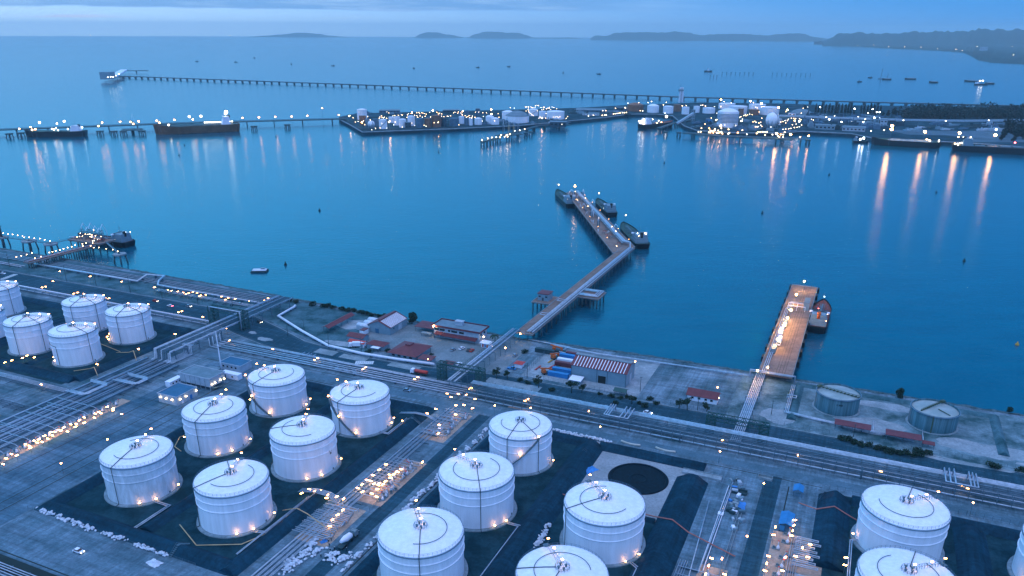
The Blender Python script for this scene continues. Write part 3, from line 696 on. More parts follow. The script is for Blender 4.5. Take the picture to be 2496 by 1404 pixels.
# -- corridor pipes between the two white tank fields
t = pipes('pipe_track', 'bundle of thin pipes in the corridor between the sealed bunds', [(-172.5, 100, .9), (-172.5, 316, .9)], [(d, .5 * (i % 2), .17, p_) for i, d in enumerate((4, 3.2, 2.3, 1.2, .2, -.9, -1.9, -3))], ('sleeper', 8, 5), 'ground pipe tracks')
def man(v0, v1, n, u0, u1, z=1.5, seed=1):
    r = random.Random(seed); out = []
    for k in range(n):
        v = v0 + (v1 - v0) * (k + .5) / n; a = u0 + r.uniform(0, 2.5); b = u1 - r.uniform(0, 2)
        out.append([(a, v, .8), (a, v, z + r.uniform(0, .6)), (b, v, z + r.uniform(0, .5)), (b, v, .6)] if r.random() < .6 else [(a, v, z), (b, v, z), (b, v + r.uniform(1, 2.5), z), (b, v + 2, .5)])
    return out
add_tubes(t, 'cross_pipe', man(196, 219, 22, -181, -164, 1.6, 1) + man(228, 262, 16, -176, -160, 1.4, 2) + man(286, 314, 18, -177, -163, 1.6, 3), p_, .16)
add_tubes(t, 'branch_pipe', [[(-196, 219.5 + .7 * k, 1.4), (-188, 219.5 + .7 * k, 3.4), (-181, 219.5 + .7 * k, 3.4), (-176, 219.5 + .7 * k, 1.4)] for k in range(5)] +
          [[(-196, 300 + .7 * k, 1.4), (-187, 300 + .7 * k, 3.2), (-180, 300 + .7 * k, 3.2), (-175, 300 + .7 * k, 1.4)] for k in range(3)] + [[(-190 + .5 * k, 219, 1.2), (-190 + .5 * k, 176, 1.2)] for k in range(2)], p_, .18)
def pump(u, v, rz, label, group):
    pass
pr = thing('pump_skid', 'small pump skid', 'pump')
part('base_frame', MB().box((0, 0, .2), (3.0, 1.2, .4)), M_conc, pr)
part('motor', MB().rings([[(x, .42 * math.cos(a * math.pi / 5), .95 + .42 * math.sin(a * math.pi / 5)) for a in range(10)] for x in (-1.3, -.2)]), M_steel, pr)
mb = MB(); mb.lathe((.7, 0, .4), [(.5, 0), (.62, .3), (.62, .8), (.3, 1.0), (.3, 1.5)], 10); part('pump_casing', mb, M_pipew, pr)
mb = MB(); mb.tube([(.7, 0, 1.9), (.7, 0, 2.5), (.7, 1.8, 2.5), (.7, 1.8, .5)], .16, 6); part('outlet_pipe', mb, p_, pr)
mb = MB(); mb.lathe((.7, 1.8, 2.6), [(.02, -.05), (.45, -.03), (.45, .03), (.02, .05)], 10); part('valve_wheel', mb, M_redl, pr)
rr = random.Random(5)
for k in range(16): place(pr, P(-337.5 + rr.uniform(-.6, .6), 186 + k * 4.2, 0), GA + rr.choice((0, math.pi)), 'lit pump skid in the long row beside the left pipe field', 'pump skids beside the left pipe field')
for k in range(14): place(pr, P(-164 + rr.uniform(-3, 3), 230 + k * 2.4, 0), GA + rr.uniform(-.2, 3.2), 'pump skid in the brightly lit corridor manifold', 'pump skids in the corridor manifold')
for k in range(6): place(pr, P(-167 + rr.uniform(-3, 3), 289 + k * 4.2, 0), GA + rr.uniform(-.2, 3.2), 'pump skid by the upper end of the corridor pipes', 'pump skids at the upper corridor end')
for k in range(10): place(pr, P(-7 + rr.uniform(-2.5, 2.5), 226 + k * 5.4, 0), GA + rr.uniform(-.2, .2), 'pump skid on the lit pads beside the right hand lane', 'pump skids by the right hand lane')
for k in range(5): place(pr, P(-27 + rr.uniform(-2, 2), 218 + k * 4.6, 0), GA + rr.uniform(-.2, .2), 'pump skid left of the right hand lane', 'pump skids left of the right hand lane')
# -- right hand manifold
t = pipes('pipe_manifold', 'lit manifold of looped white pipes beside the right hand lane', [(-1, 100, 1.0), (-1, 274, 1.0)], [(d, .3 * (i % 2), .15, p_) for i, d in enumerate((1.8, 1, .2, -.6, -1.4))], ('sleeper', 9, 2.6), None, 'manifold')
loops = []
for k in range(8):
    v = 253 + k * 2.5; loops.append([(-1.5, v, 1.4), (-1.5, v, 2.6), (7.5 - k % 3, v, 2.6), (7.5 - k % 3, v + 1.1, 2.6), (-1.0, v + 1.1, 2.6), (-1.0, v + 1.1, 1.0)])
for k in range(10):
    v = 212 + k * 3.2; loops.append([(-6, v, .8), (-6, v, 2.0), (1.5 + k % 4, v, 2.0), (1.5 + k % 4, v + 1.4, 2.0), (-4, v + 1.4, 2.0), (-4, v + 1.4, .6)])
add_tubes(t, 'looped_pipe', loops, p_, .18)
add_tubes(t, 'branch_pipe', [[(1 - .3 * k, 246.5 + .8 * k, 1.8), (20, 246.5 + .8 * k, 1.8)] for k in range(4)] + [[(17.5 + .7 * k, 249, 1.8), (17.5 + .7 * k, 279, 1.8), (21 + k, 281, 1.6)] for k in range(2)], p_, .2)
t = pipes('pipe_manifold', 'ladder of thin pipes left of the right hand lane', [(-35, 100, 1.2), (-35, 241, 1.2)], [(d, 0, .14, p_) for d in (4, 3, 2.1, 1.3)], ('sleeper', 7, 3.5), None, 'manifold')
add_tubes(t, 'cross_pipe', [[(-39, 205 + 4.5 * k, 1.6), (-23, 205 + 4.5 * k, 1.6), (-23, 205 + 4.5 * k, .4)] for k in range(8)], p_, .16)
add_tubes(t, 'long_pipe', [[(-31.5, 236, 1.0), (-30.5, 304, 1.0)], [(-34, 230, 1.0), (-37, 285, 1.0)]], p_, .22)
t = pipes('fire_main', 'pinkish fire water pipe crossing the berms to the right tank', [(-100, 263.5, 1.6), (-54, 263.5, 1.6), (-47, 261, 3.8), (-40, 259, 1.2), (-21, 251.5, .9)], [(0, 0, .26, pmat('pink_primer', (0.36, 0.16, 0.15), 0.7, warm=True))], None, 'fire mains')
t = pipes('fire_main', 'pinkish fire water pipe between the blue shelters and the last tanks', [(-3, 299, .9), (4, 297, .9), (10.5, 297, 4.0), (17, 297, 1.0), (20, 295, 1.0)], [(0, 0, .26, MATS['pink_primer'])], None, 'fire mains')
# -- fire / foam lines round the tanks, pale yellow
M_cream = pmat('cream_rail', (0.50, 0.42, 0.26), 0.6, warm=True)
for k, (lab, pts) in enumerate([('pale hexagonal foam line round the tank behind the streaked one', [(-276, 246, .6), (-279, 236, .6), (-274, 228, .6), (-268, 226, .6)]), ('pale foam line on the front corner of the sandbag side tank', [(-224, 182, .6), (-208, 174.5, .6), (-193, 182, .6), (-187, 196, .6), (-190, 207, .6)]),
        ('cream footbridge line over the bund beside the mixer corridor', [(-193, 206, 1.2), (-186.5, 207, 3.4), (-181, 206.5, 2.6), (-166, 202, 1.4)]), ('yellow foam line right of the left tank cluster', [(-395, 300, .6), (-388, 303, .8), (-382.5, 302, 3.2), (-374, 296, .6)]),
        ('yellow foam line between the left cluster tanks', [(-430, 302, .6), (-420, 307, .6), (-394, 302, .6)]), ('yellow foam line along the left cluster edge', [(-394, 270, .6), (-388, 276, .8), (-383, 275, 3.0), (-376, 271, .6)]), ('yellow foam line behind the left edge tank', [(-517, 306, .6), (-510, 318, .6), (-500, 322, .6)])]):
    pipes('foam_line', lab, pts, [(0, 0, .2, M_cream)], None, 'foam lines')
# -- tank fill pipes crossing the bunds
for k, (lab, pts) in enumerate([('pair of fill pipes along the berm right of the middle tank', [(-107, 236, 1.0), (-101.5, 236, 1.0), (-101.5, 100, 1.0)]), ('pair of fill pipes right of the foreground berm tank', [(-55, 232, .8), (-52, 230, .8), (-52, 100, .8)]),
        ('fill pipes in front of the two streaked side tanks', [(-246, 190, .8), (-238, 190, .8), (-238, 172, .8)]), ('fill pipes leaving the corner tank toward the corridor', [(-195, 190, .8), (-189, 192, .8), (-189, 226, .8)]), ('fill pipes feeding the upper corner tank', [(-195, 280, .8), (-190, 280, .8), (-190, 298, .8)])]):
    pipes('fill_pipe', lab, pts, [(-.45, 0, .22, p_), (.45, 0, .22, p_)], None, 'tank fill pipes')
# -- lower left corner rack
pipes('pipe_track', 'pipe track in the dark ditch at the bottom left corner', [(-420, 133, .8), (-200, 133, .8)], [(d, 0, .2, p_) for d in (4, 3, 2, .8, -.4, -1.8, -3.2)], ('sleeper', 9, 5), 'ground pipe tracks')
# -- west fields left of the bundle
t = pipes('pipe_track', 'short pipe track below the left tank cluster', [(-480, 248, .7), (-374, 248, .7)], [(d, 0, .2, p_ if d > 0 else d_) for d in (3.2, 2.2, 1.2, .2, -1, -2.2)], ('sleeper', 9, 4.5), 'ground pipe tracks')
pipes('pipe_track', 'second short pipe track at the left edge below the tank cluster', [(-470, 226, .7), (-374, 226, .7)], [(d, 0, .2, d_) for d in (2.2, .6, -1, -2.2)], ('sleeper', 9, 3.5), 'ground pipe tracks')
# -- coast pipes west
pipes('coast_pipe', 'lamp lit pipes running beside the coast road at the left', [(-800, 362, 2.4), (-381, 362, 2.4)], [(0, 0, .55, w_), (-1.6, -1.1, .3, d_), (-2.8, -1.1, .3, p_), (-4.2, -1.1, .2, d_)], ('bent', 8, 3.4), 'coast pipes')
t = pipes('coast_pipe', 'fat pale pipe with a raised kink along the left shore', [(-616, 408.5, 1.9), (-498, 408.5, 1.9), (-501, 421, 3.4), (-486, 424, 3.4), (-480, 413, 3.4), (-476, 408, 1.9), (-375, 407, 1.9)], [(0, 0, .75, p_)], ('sleeper', 12, 1.2), 'coast pipes')
pipes('coast_pipe', 'thin parallel pipes along the left shore edge', [(-900, 417, .9), (-372, 417, .9)], [(d, 0, .18, p_ if i % 2 else d_) for i, d in enumerate((6, 4.6, 3.6, 2, .5, -1, -2.4, -4))], ('sleeper', 9, 6.5), 'coast pipes')
pipes('coast_pipe', 'pipes along the inland side of the left shore strip', [(-900, 401.5, .9), (-618, 401.5, .9)], [(d, 0, .4, p_) for d in (1.4, -1.4)], ('sleeper', 9, 2.5), 'coast pipes')
t = pipes('coast_pipe', 'lit valve manifold pipes on the left shore strip', [(-470, 400.5, 1.0), (-375, 400.5, 1.0)], [(d, 0, .22, p_) for d in (3, 1.8, .6, -.8)], ('sleeper', 8, 4), 'coast pipes')
add_tubes(t, 'branch_pipe', [[(-462 + 5.2 * k, 404, 1.2), (-462 + 5.2 * k, 404, 2.0), (-462 + 5.2 * k, 396, 2.0), (-462 + 5.2 * k, 396, .4)] for k in range(14)], d_, .22)
pipes('coast_pipe', 'big white pipe following the bend of the coast road', [(-352, 414, 1.4), (-350.5, 411, 1.5), (-348.2, 391.3, 1.5), (-316, 375, 1.5), (-284.7, 360.9, 1.5), (-258.3, 358.8, 1.5), (-234.9, 360.1, 1.5), (-211, 362.5, 1.5)], [(0, 0, .85, w_)], ('sleeper', 11, 1.4), 'coast pipes')
# -- jetty feed bridge
t = pipes('pipe_bridge', 'elevated pipe bridge from the green gantry to the bent jetty', [(-186, 338, 5.4), (-186, 425, 5.6)], [(2.4, .3, .5, p_), (1.1, .3, .36, p_), (-.2, 0, .3, d_), (-1.5, .2, .42, p_), (-2.6, 0, .2, d_)], ('bent', 7.5, 3.6), None, 'pipe bridge')
mb = MB()
for s in (-4.2,):
    for z in (5.6, 6.7): mb.bar(P(-186 + s, 350, z), P(-186 + s, 424, z), .12)
    for k in range(25): mb.bar(P(-186 + s, 350 + 3 * k, 5.6), P(-186 + s, 350 + 3 * k, 6.7), .12)
part('walkway_rail', mb, M_green, t, w=True)
# -- right pier feed
t = pipes('pipe_track', 'pale pipe track leading straight to the floodlit pier', [(-35.5, 338, 2.8), (-35.5, 428, 2.8)], [(d, 0, .3, p_) for d in (2.0, 1.1, .2, -.7, -1.6, -2.4)], ('bent', 8, 3), None, 'pipeline')
pipes('shore_pipe', 'pipes along the shore between warehouse and floodlit pier', [(-160, 421, 1.2), (-130, 419, 1.2), (-41, 423.5, 1.2), (-41, 423.5, 5.0), (-17, 423.5, 5.0), (-17, 423.5, .5)], [(0, 0, .3, p_), (-.9, 0, .26, p_)], None, 'shore pipes')
t = pipes('shore_pipe', 'pipes zigzagging beside the streaky grey tank', [(-17, 420, 1.2), (-17, 384, 1.2), (-4, 382, 1.2), (42, 377.5, 1.2)], [(.8, 0, .26, p_), (0, 0, .26, p_), (-.8, 0, .2, p_)], ('sleeper', 9, 1.6), 'shore pipes')
add_tubes(t, 'branch_pipe', [[(-18.5, 400, 1.4), (-18.5, 400, 2.6), (-14, 400, 2.6), (-14, 403, 2.6), (-18.5, 403, 2.6), (-18.5, 403, 1.4)], [(24, 379, 1.2), (24, 392, 1.2)], [(46, 377, 1.2), (46, 391, 1.2)]], p_, .22)
pipes('shore_pipe', 'thin zigzag pipe beside the striped warehouse', [(-177, 423, 1.0), (-150, 421.5, 1.0), (-152, 412, 1.0), (-134, 409, 1.0)], [(0, 0, .25, p_), (.7, 0, .2, p_)], None, 'shore pipes')

# ================================================================== TRUSS GANTRIES
def gantry(label, a, b, h, depth, mat, top_mat=None):
    pa, pb = P(*a), P(*b); d = (pb - pa).normalized(); n = Vector((-d.y, d.x, 0))
    t = thing('truss_gantry', label, 'gantry', pa, 0, 'road gantries')
    def tower(c):
        mb = MB(); q = [c + d * i * 2.0 + n * j * depth / 2 for i, j in ((-1, -1), (1, -1), (1, 1), (-1, 1))]
        for p in q: mb.bar((p.x, p.y, 0), (p.x, p.y, h), .4)
        for i in range(4):
            p, r = q[i], q[(i + 1) % 4]; k = 5
            for j in range(k):
                z0, z1 = h * j / k, h * (j + 1) / k
                mb.bar((p.x, p.y, z0), (r.x, r.y, z1), .2); mb.bar((r.x, r.y, z0), (p.x, p.y, z1), .2); mb.bar((p.x, p.y, z1), (r.x, r.y, z1), .22)
        part('tower', mb, mat, t, w=True)
    tower(pa); tower(pb)
    mb = MB(); L = (pb - pa).length; k = int(L / 2.4)
    for j in (-1, 1):
        for z in (h - 2.4, h): mb.bar(pa - d * 2 + n * j * depth / 2 + Vector((0, 0, z)), pb + d * 2 + n * j * depth / 2 + Vector((0, 0, z)), .34)
        for i in range(k):
            p, r = pa + d * (L * i / k) + n * j * depth / 2, pa + d * (L * (i + 1) / k) + n * j * depth / 2
            z0, z1 = (h - 2.4, h) if i % 2 else (h, h - 2.4)
            mb.bar(p + Vector((0, 0, z0)), r + Vector((0, 0, z1)), .2); mb.bar(p + Vector((0, 0, h - 2.4)), p + Vector((0, 0, h)), .16)
    for i in range(k + 1):
        p = pa + d * (L * i / k); mb.bar(p - n * depth / 2 + Vector((0, 0, h)), p + n * depth / 2 + Vector((0, 0, h)), .2)
    part('beam', mb, mat, t, w=True)
    if top_mat:
        mb = MB(); mb.tube([pa + n * (-depth / 2 - .2) + Vector((0, 0, h - 2.6)), pa + n * (-depth / 2 - .2) + Vector((0, 0, h + .5)), pb + n * (-depth / 2 - .2) + Vector((0, 0, h + .5)), pb + n * (-depth / 2 - .2) + Vector((0, 0, .5))], .42, 6)
        part('top_pipe', mb, top_mat, t, w=True)
    return t
gantry('dark truss gantry with a pale pipe on top beside the bent road', (-379, 364.5), (-353.5, 364.5), 12.5, 5.0, M_green, M_pipe)
gantry('green truss gantry beside the tanker lorry and jetty bridge', (-198, 348.5), (-174, 348.5), 10.5, 4.0, M_green)
gantry('green truss gantry over the pipe track to the floodlit pier', (-49, 348.5), (-24, 348.5), 9.5, 3.6, M_green)
# ================================================================== BUILDINGS
def slab(mb, a, b, c, d, th=.18):
    a, b, c, d = map(Vector, (a, b, c, d)); n = (b - a).cross(d - a).normalized() * th
    if n.z > 0: n = -n
    lo = [p + n for p in (a, b, c, d)]; i = mb.add([a, b, c, d] + lo)
    for q in ((0, 1, 2, 3), (7, 6, 5, 4), (0, 4, 5, 1), (1, 5, 6, 2), (2, 6, 7, 3), (3, 7, 4, 0)): mb.face([i + k for k in q])
def building(name, label, u0, u1, v0, v1, h, kind='flat', wall=None, roof=None, rh=2.5, ov=.6, axis='u', stilts=0.0, cat='building', group=None, par=.5, open_=False):
    c = P((u0 + u1) / 2, (v0 + v1) / 2); X, Y = (u1 - u0) / 2, (v1 - v0) / 2
    t = thing(name, label, cat, c, GA, group); t['_dim'] = (X, Y, h)
    wall = wall or M_wall; roof = roof or M_flat; z0 = stilts
    if open_:
        n = max(2, int(max(X, Y) / 3)); 
        for i in range(n + 1):
            for s in (-1, 1):
                f = -1 + 2 * i / n; p = (f * X * .96, s * Y * .9) if X > Y else (s * X * .9, f * Y * .96)
                part('post', MB().box((p[0], p[1], h / 2), (.2, .2, h)), M_steel, t)
    else:
        mb = MB(); mb.prism([(-X, -Y), (X, -Y), (X, Y), (-X, Y)], z0 - (.1 if not stilts else 0), h)
        if kind == 'gable':
            if axis == 'u':
                for x in (-X, X): i = mb.add([(x, -Y, h), (x, Y, h), (x, 0, h + rh)]); mb.face((i, i + 1, i + 2))
            else:
                for y in (-Y, Y): i = mb.add([(-X, y, h), (X, y, h), (0, y, h + rh)]); mb.face((i, i + 1, i + 2))
        part('wall', mb, wall, t)
        if stilts:
            for i in range(7):
                for s in (-1, 1): part('stilt', MB().box((-X * .97 + 2 * X * .97 * i / 6, s * Y * .95, stilts / 2), (.35, .35, stilts)), M_conc, t)
    mb = MB(); e = .06
    if kind == 'flat':
        mb.prism([(-X - ov, -Y - ov), (X + ov, -Y - ov), (X + ov, Y + ov), (-X - ov, Y + ov)], h + .02, h + .3); rf = part('roof', mb, roof, t)
        if par:
            mb = MB()
            for (cx, cy, sx, sy) in ((0, -Y - ov, 2 * X + 2 * ov + .3, .3), (0, Y + ov, 2 * X + 2 * ov + .3, .3), (-X - ov, 0, .3, 2 * Y + 2 * ov - .3), (X + ov, 0, .3, 2 * Y + 2 * ov - .3)): mb.box((cx, cy, h + .15 + par / 2), (sx, sy, par + .35))
            part('parapet', mb, wall, rf)
    elif kind == 'gable':
        k = ov * rh / (Y if axis == 'u' else X)
        if axis == 'u':
            for s in (-1, 1): slab(mb, (-X - ov, s * (Y + ov), h - k + e), (X + ov, s * (Y + ov), h - k + e), (X + ov, 0, h + rh + e + .1), (-X - ov, 0, h + rh + e + .1))
        else:
            for s in (-1, 1): slab(mb, (s * (X + ov), -Y - ov, h - k + e), (s * (X + ov), Y + ov, h - k + e), (0, Y + ov, h + rh + e + .1), (0, -Y - ov, h + rh + e + .1))
        part('roof', mb, roof, t)
    elif kind == 'hip':
        q = min(X, Y); A, B = X + ov, Y + ov; i = mb.add([(-A, -B, h), (A, -B, h), (A, B, h), (-A, B, h), (-max(0, X - q), -max(0, Y - q), h + rh), (max(0, X - q), max(0, Y - q), h + rh)])
        if X >= Y: fs = ((0, 1, 5, 4), (1, 2, 5), (2, 3, 4, 5), (3, 0, 4))
        else: fs = ((0, 1, 4), (1, 2, 5, 4), (2, 3, 5), (3, 0, 4, 5))
        for f in fs: mb.face([i + k for k in f])
        mb.face((i + 3, i + 2, i + 1, i)); part('roof', mb, roof, t)
    elif kind == 'shed':
        slab(mb, (-X - ov, -Y - ov, h), (X + ov, -Y - ov, h), (X + ov, Y + ov, h + rh), (-X - ov, Y + ov, h + rh)); part('roof', mb, roof, t)
    elif kind == 'vault':
        n = 8; prof = [(math.cos(math.pi * i / n), math.sin(math.pi * i / n)) for i in range(n + 1)]
        if axis == 'u': rs = [[(x, Y * p, h + rh * q) for p, q in prof] for x in (-X - .2, X + .2)]
        else: rs = [[(X * p, y, h + rh * q) for p, q in prof] for y in (-Y - .2, Y + .2)]
        mb.rings(rs); part('roof', mb, roof, t)
    return t
def window(t, side, x, z, w, h, name='window', mat=None, depth=.12):
    X, Y, H = t['_dim']
    c, d = {'S': ((x, -Y - depth / 2, z), (w, depth, h)), 'N': ((x, Y + depth / 2, z), (w, depth, h)), 'E': ((X + depth / 2, x, z), (depth, w, h)), 'W': ((-X - depth / 2, x, z), (depth, w, h))}[side]
    return part(name, MB().box(c, d), mat or M_glass, t)
def wall_lamp(t, side, x, z):
    X, Y, H = t['_dim']
    p = {'S': (x, -Y - .45, z), 'N': (x, Y + .45, z), 'E': (X + .45, x, z), 'W': (-X - .45, x, z)}[side]
    return lampbox(t, p, E_warmw, (.7, .5, .3), 'wall_lamp')
t = building('substation', 'low substation with a bright blue roof and lit walls', -319.5, -306.5, 261.5, 275.5, 4.6, 'flat', M_wall, M_bluer, ov=.1, par=.35)
for x in (-4.5, -.5, 3.6): wall_lamp(t, 'S', x, 3.2)
for y in (-5, -1): wall_lamp(t, 'E', y, 3.2)
wall_lamp(t, 'E', 6.2, 3.4); window(t, 'E', 2.5, 1.3, 1.4, 2.5, 'door', M_blue); window(t, 'E', -3.4, .9, 1.2, 1.4, 'air_conditioner', M_white)
t = building('substation', 'larger pale substation raised on short columns', -326, -304.5, 283, 294, 6.6, 'flat', M_wall, M_flat, ov=.25, par=.3, stilts=1.9)
for i in range(1, 6): window(t, 'S', -10.5 + 3.55 * i, 4.2, .18, 4.6, 'wall_joint', M_steel, .06)
for y in (-4.4, -2.2, 2.0): wall_lamp(t, 'E', y, 3.6)
wall_lamp(t, 'E', 4.6, 3.2); window(t, 'E', 3.6, 3.2, 1.2, 2.4, 'door', M_steel)
mb = MB()
for k in range(8): mb.box((11.9, -5 + k * .9, 1.7 - .2 * k), (1.6, .8, .15))
part('stair', mb, M_steel, t)
t = building('control_house', 'small control house with a dark roof beside the white mast', -321.5, -306.3, 308.3, 317.3, 3.9, 'flat', M_wall, M_bluer, ov=.2, par=.2)
for x in (-5, -2, 1, 4): window(t, 'S', x, 2.4, 1.2, 1.0)
t = building('guard_cabin', 'narrow white cabin beside the substations', -331, -327.5, 277, 286, 2.8, 'flat', M_white, M_white, ov=.1, par=0)
for y in (-2.4, 0, 2.4): window(t, 'E', y, 1.7, 1.0, .8)
t = building('long_cabin', 'long white container cabin at the foot of the mast', -312.5, -300.5, 299.5, 303, 2.9, 'flat', M_white, M_white, ov=.05, par=0)
window(t, 'S', 2, 1.6, 1.0, .9); window(t, 'S', -3, 1.2, .9, 2.1, 'door', M_steel)
t = building('canopy', 'flat grey canopy in front of the control house', -323.5, -316, 296, 303, 3.2, 'flat', None, M_flat, ov=.2, par=0, open_=True)
mast = thing('radio_mast', 'tall tapering white mast between the substations and control house', 'mast', P(-316.8, 304.4), 0)
part('pole', MB().lathe((0, 0, 0), [(.42, 0), (.34, 10), (.24, 20), (.14, 25)], 10), M_white, mast); part('foot', MB().box((0, 0, .3), (1.6, 1.6, .6)), M_conc, mast)
# -- jetty office group
t = building('office', 'two storey jetty office with a red fascia round its flat roof', -235, -203, 405.5, 416.5, 7.2, 'flat', M_wall, M_flat, ov=1.1, par=.7)
for ch in t.children:
    if ch.name.startswith('roof'):
        for c2 in ch.children: c2.data.materials[0] = M_red
for i, (x, w) in enumerate(((-14, 3.2), (-10.5, 4.2), (-5.2, 1.6), (-1.5, 5.0), (3.6, 3.4))): window(t, 'S', x, 5.3, w, 1.3)
for x in (-15.8, -12.2, -7.4, -3.9, .9, 5.8, 9.5, 13): window(t, 'S', x, 3.6, .3, 7.0, 'pilaster', M_wall, .3)
for x in (-14, -10, -5.2): window(t, 'S', x, 1.7, 2.6, 1.5)
for y in (-3, 2): window(t, 'E', y, 5.2, 2.2, 1.3)
mb = MB(); slab(mb, (-9, -9.2, 2.7), (15, -9.2, 2.7), (15, -5.4, 3.7), (-9, -5.4, 3.7)); part('awning', mb, M_red, t)
mb = MB(); slab(mb, (-14.5, -8.6, 2.8), (-9.4, -8.6, 2.8), (-9.4, -5.4, 3.9), (-14.5, -5.4, 3.9)); part('porch', mb, M_red, t)
for x in (-14, -9.8, -8, 0, 7, 14.4): part('awning_post', MB().box((x, -8.6, 1.3), (.2, .2, 2.6)), M_steel, t)
mb = MB(); mb.box((-1.5, 2, 8.7), (5, 3, 2.6)); mb.box((-1.5, 2, 10.1), (5.6, 3.6, .25)); part('roof_plant_room', mb, M_wall, t)
t = building('annex', 'red roofed open annex glowing orange beside the office', -251, -236.5, 408, 418, 3.6, 'shed', None, M_red, rh=.5, ov=.2, open_=True)
t = building('ramp_shelter', 'narrow pale walkway roof leaning from the office to the annex', -243, -236.2, 402.5, 404.5, 2.2, 'shed', None, M_conc, rh=.3, ov=.1, open_=True)
t = building('canteen', 'broad building with a dark red hipped roof by the tanker lorry', -243, -225, 364.5, 383, 3.0, 'hip', M_clad, M_red, rh=3.6, ov=1.1)
part('roof_ventilator', MB().box((0, 0, 6.2), (3.4, 4.5, .9)), M_red, t)
for x in (-6, -2, 2, 6): window(t, 'S', x, 1.7, 2.0, 1.1)
t = building('canteen_annex', 'small red roofed annex by the hip roofed canteen', -222.5, -214, 364, 369.5, 2.6, 'shed', M_clad, M_red, rh=.6, ov=.4)
def stripes(t, side, n, w, axis):
    X, Y, h = t['_dim']; rh = t['_rh']; mb = MB()
    for i in range(n):
        f = (i + .5) / n * 2 - 1
        if axis == 'v':
            y = f * (Y - .8); s = side
            slab(mb, (s * (X + .35), y - w, h + .05), (s * (X + .35), y + w, h + .05), (s * .9, y + w, h + rh * .88 + .32), (s * .9, y - w, h + rh * .88 + .32), .06)
        else:
            x = f * (X - .8); s = side
            slab(mb, (x - w, s * (Y + .35), h + .05), (x + w, s * (Y + .35), h + .05), (x + w, s * .9, h + rh * .88 + .32), (x - w, s * .9, h + rh * .88 + .32), .06)
    part('roof_stripes', mb, M_white, t)
t = building('warehouse', 'grey warehouse with red and white striped roof and ridge monitor', -278.3, -261.5, 395, 416, 5.0, 'gable', M_clad, M_red, rh=3.4, ov=.4, axis='v'); t['_rh'] = 3.4
stripes(t, 1, 15, .34, 'v')
part('ridge_monitor', MB().box((0, 0, 8.75), (1.8, 19, .7)), M_red, t)
window(t, 'S', -1.5, 1.5, 2.6, 3.0, 'door', M_bluer); window(t, 'E', 1.5, 2.1, 4.2, 4.0, 'sliding_door', M_wall); window(t, 'E', -6, 3.4, .8, .8)
t = building('warehouse', 'large grey metal warehouse with narrow white roof stripes', -133, -101, 380.5, 397.5, 8.2, 'gable', M_clad, M_red, rh=3.0, ov=.4); t['_rh'] = 3.0
stripes(t, -1, 17, .22, 'u')
part('ridge_cap', MB().box((0, 0, 11.5), (32.4, 1.4, .35)), M_conc, t)
window(t, 'S', 2.2, 2.2, 4.4, 4.4, 'door', M_black); window(t, 'E', 0, 2.6, 3.6, 5, 'door', M_wall)
for x in (-15.8, -.8, 5.2, 15.8): window(t, 'S', x, 4.0, .25, 8.0, 'pilaster', M_steel, .2)
t = building('site_office', 'small lean to shelter in front of the large warehouse', -131, -125, 373, 378, 2.6, 'shed', M_clad, M_white, rh=.4)
t = building('gate_office', 'white walled office with a dark red ridge roof', -67, -51.5, 379.5, 387.5, 3.4, 'gable', M_white, M_red, rh=2.0, ov=.7)
for x in (-5, -1.5, 2, 5): window(t, 'S', x, 1.9, 1.3, 1.1)
wall_lamp(t, 'E', -2, 3.4)
t = building('long_shed', 'long narrow open shed with a dark red roof', -304.3, -299.8, 382, 410, 3.6, 'gable', None, M_red, rh=1.0, ov=.7, axis='v', open_=True)
t = building('tent_shed', 'white barrel roofed tent nearest the shed yard', -287, -277.2, 394.6, 399.2, 2.8, 'vault', M_wall, M_bag, rh=1.5, axis='u')
t = building('tent_shed', 'white barrel roofed tent in the middle of three', -285.5, -278.7, 400.2, 405.2, 2.8, 'vault', M_wall, M_bag, rh=1.5, axis='u')
t = building('tent_shed', 'white barrel roofed tent nearest the sea', -286.5, -279, 406.5, 411.5, 2.6, 'vault', M_wall, M_bag, rh=1.5, axis='u')
t = building('site_cabin', 'white site cabin with a red roof edge beside the tents', -280.5, -277, 388.5, 393.5, 2.7, 'flat', M_white, M_red, ov=.1, par=0)
t = building('garage', 'brown red open garage roof behind the small white truck', -281.5, -270, 376.5, 383.5, 3.0, 'gable', M_clad, M_red, rh=1.2, ov=.5)
t = building('garage', 'white garage with a bright red low roof beside the road pipe', -275.5, -264.5, 369.3, 373.6, 2.8, 'gable', M_white, M_redl, rh=1.0, ov=.4)
for x in (-3.6, -1, 1.6, 4.2): window(t, 'S', x, 1.2, 1.6, 2.0, 'shutter', M_clad)
t = building('workshop', 'square workshop with dark red hip roof near the crossing', -263, -251, 370.5, 377.5, 2.8, 'hip', M_clad, M_red, rh=1.8, ov=.6)
t = building('carport', 'flat white carport at the foot of the square workshop', -257.8, -252.5, 367.2, 370, 2.2, 'flat', None, M_white, ov=.1, par=0, open_=True)
t = building('guard_hut', 'little red roofed guard hut right of the jetty bridge', -168, -163.6, 381, 385, 2.5, 'hip', M_white, M_redl, rh=1.0, ov=.7)
t = building('gate_kiosk', 'white flat topped kiosk with posters beside the palm', -199.5, -194, 401, 405, 2.9, 'flat', M_white, M_white, ov=.8, par=0)
for x, m in ((-1.5, M_redl), (0, M_blue), (1.4, M_orange)): window(t, 'S', x, 1.3, 1.0, 2.0, 'poster', m)
t = building('shelter', 'small red and white barrier shelter near the car park exit', -206, -200, 364.5, 368, 2.4, 'shed', M_clad, M_red, rh=.4, ov=.3)
t = building('pump_canopy', 'long red canopy in front of the streaky grey tank', 6.5, 22.5, 375.6, 380.6, 3.4, 'shed', None, M_red, rh=.35, ov=.3, open_=True)
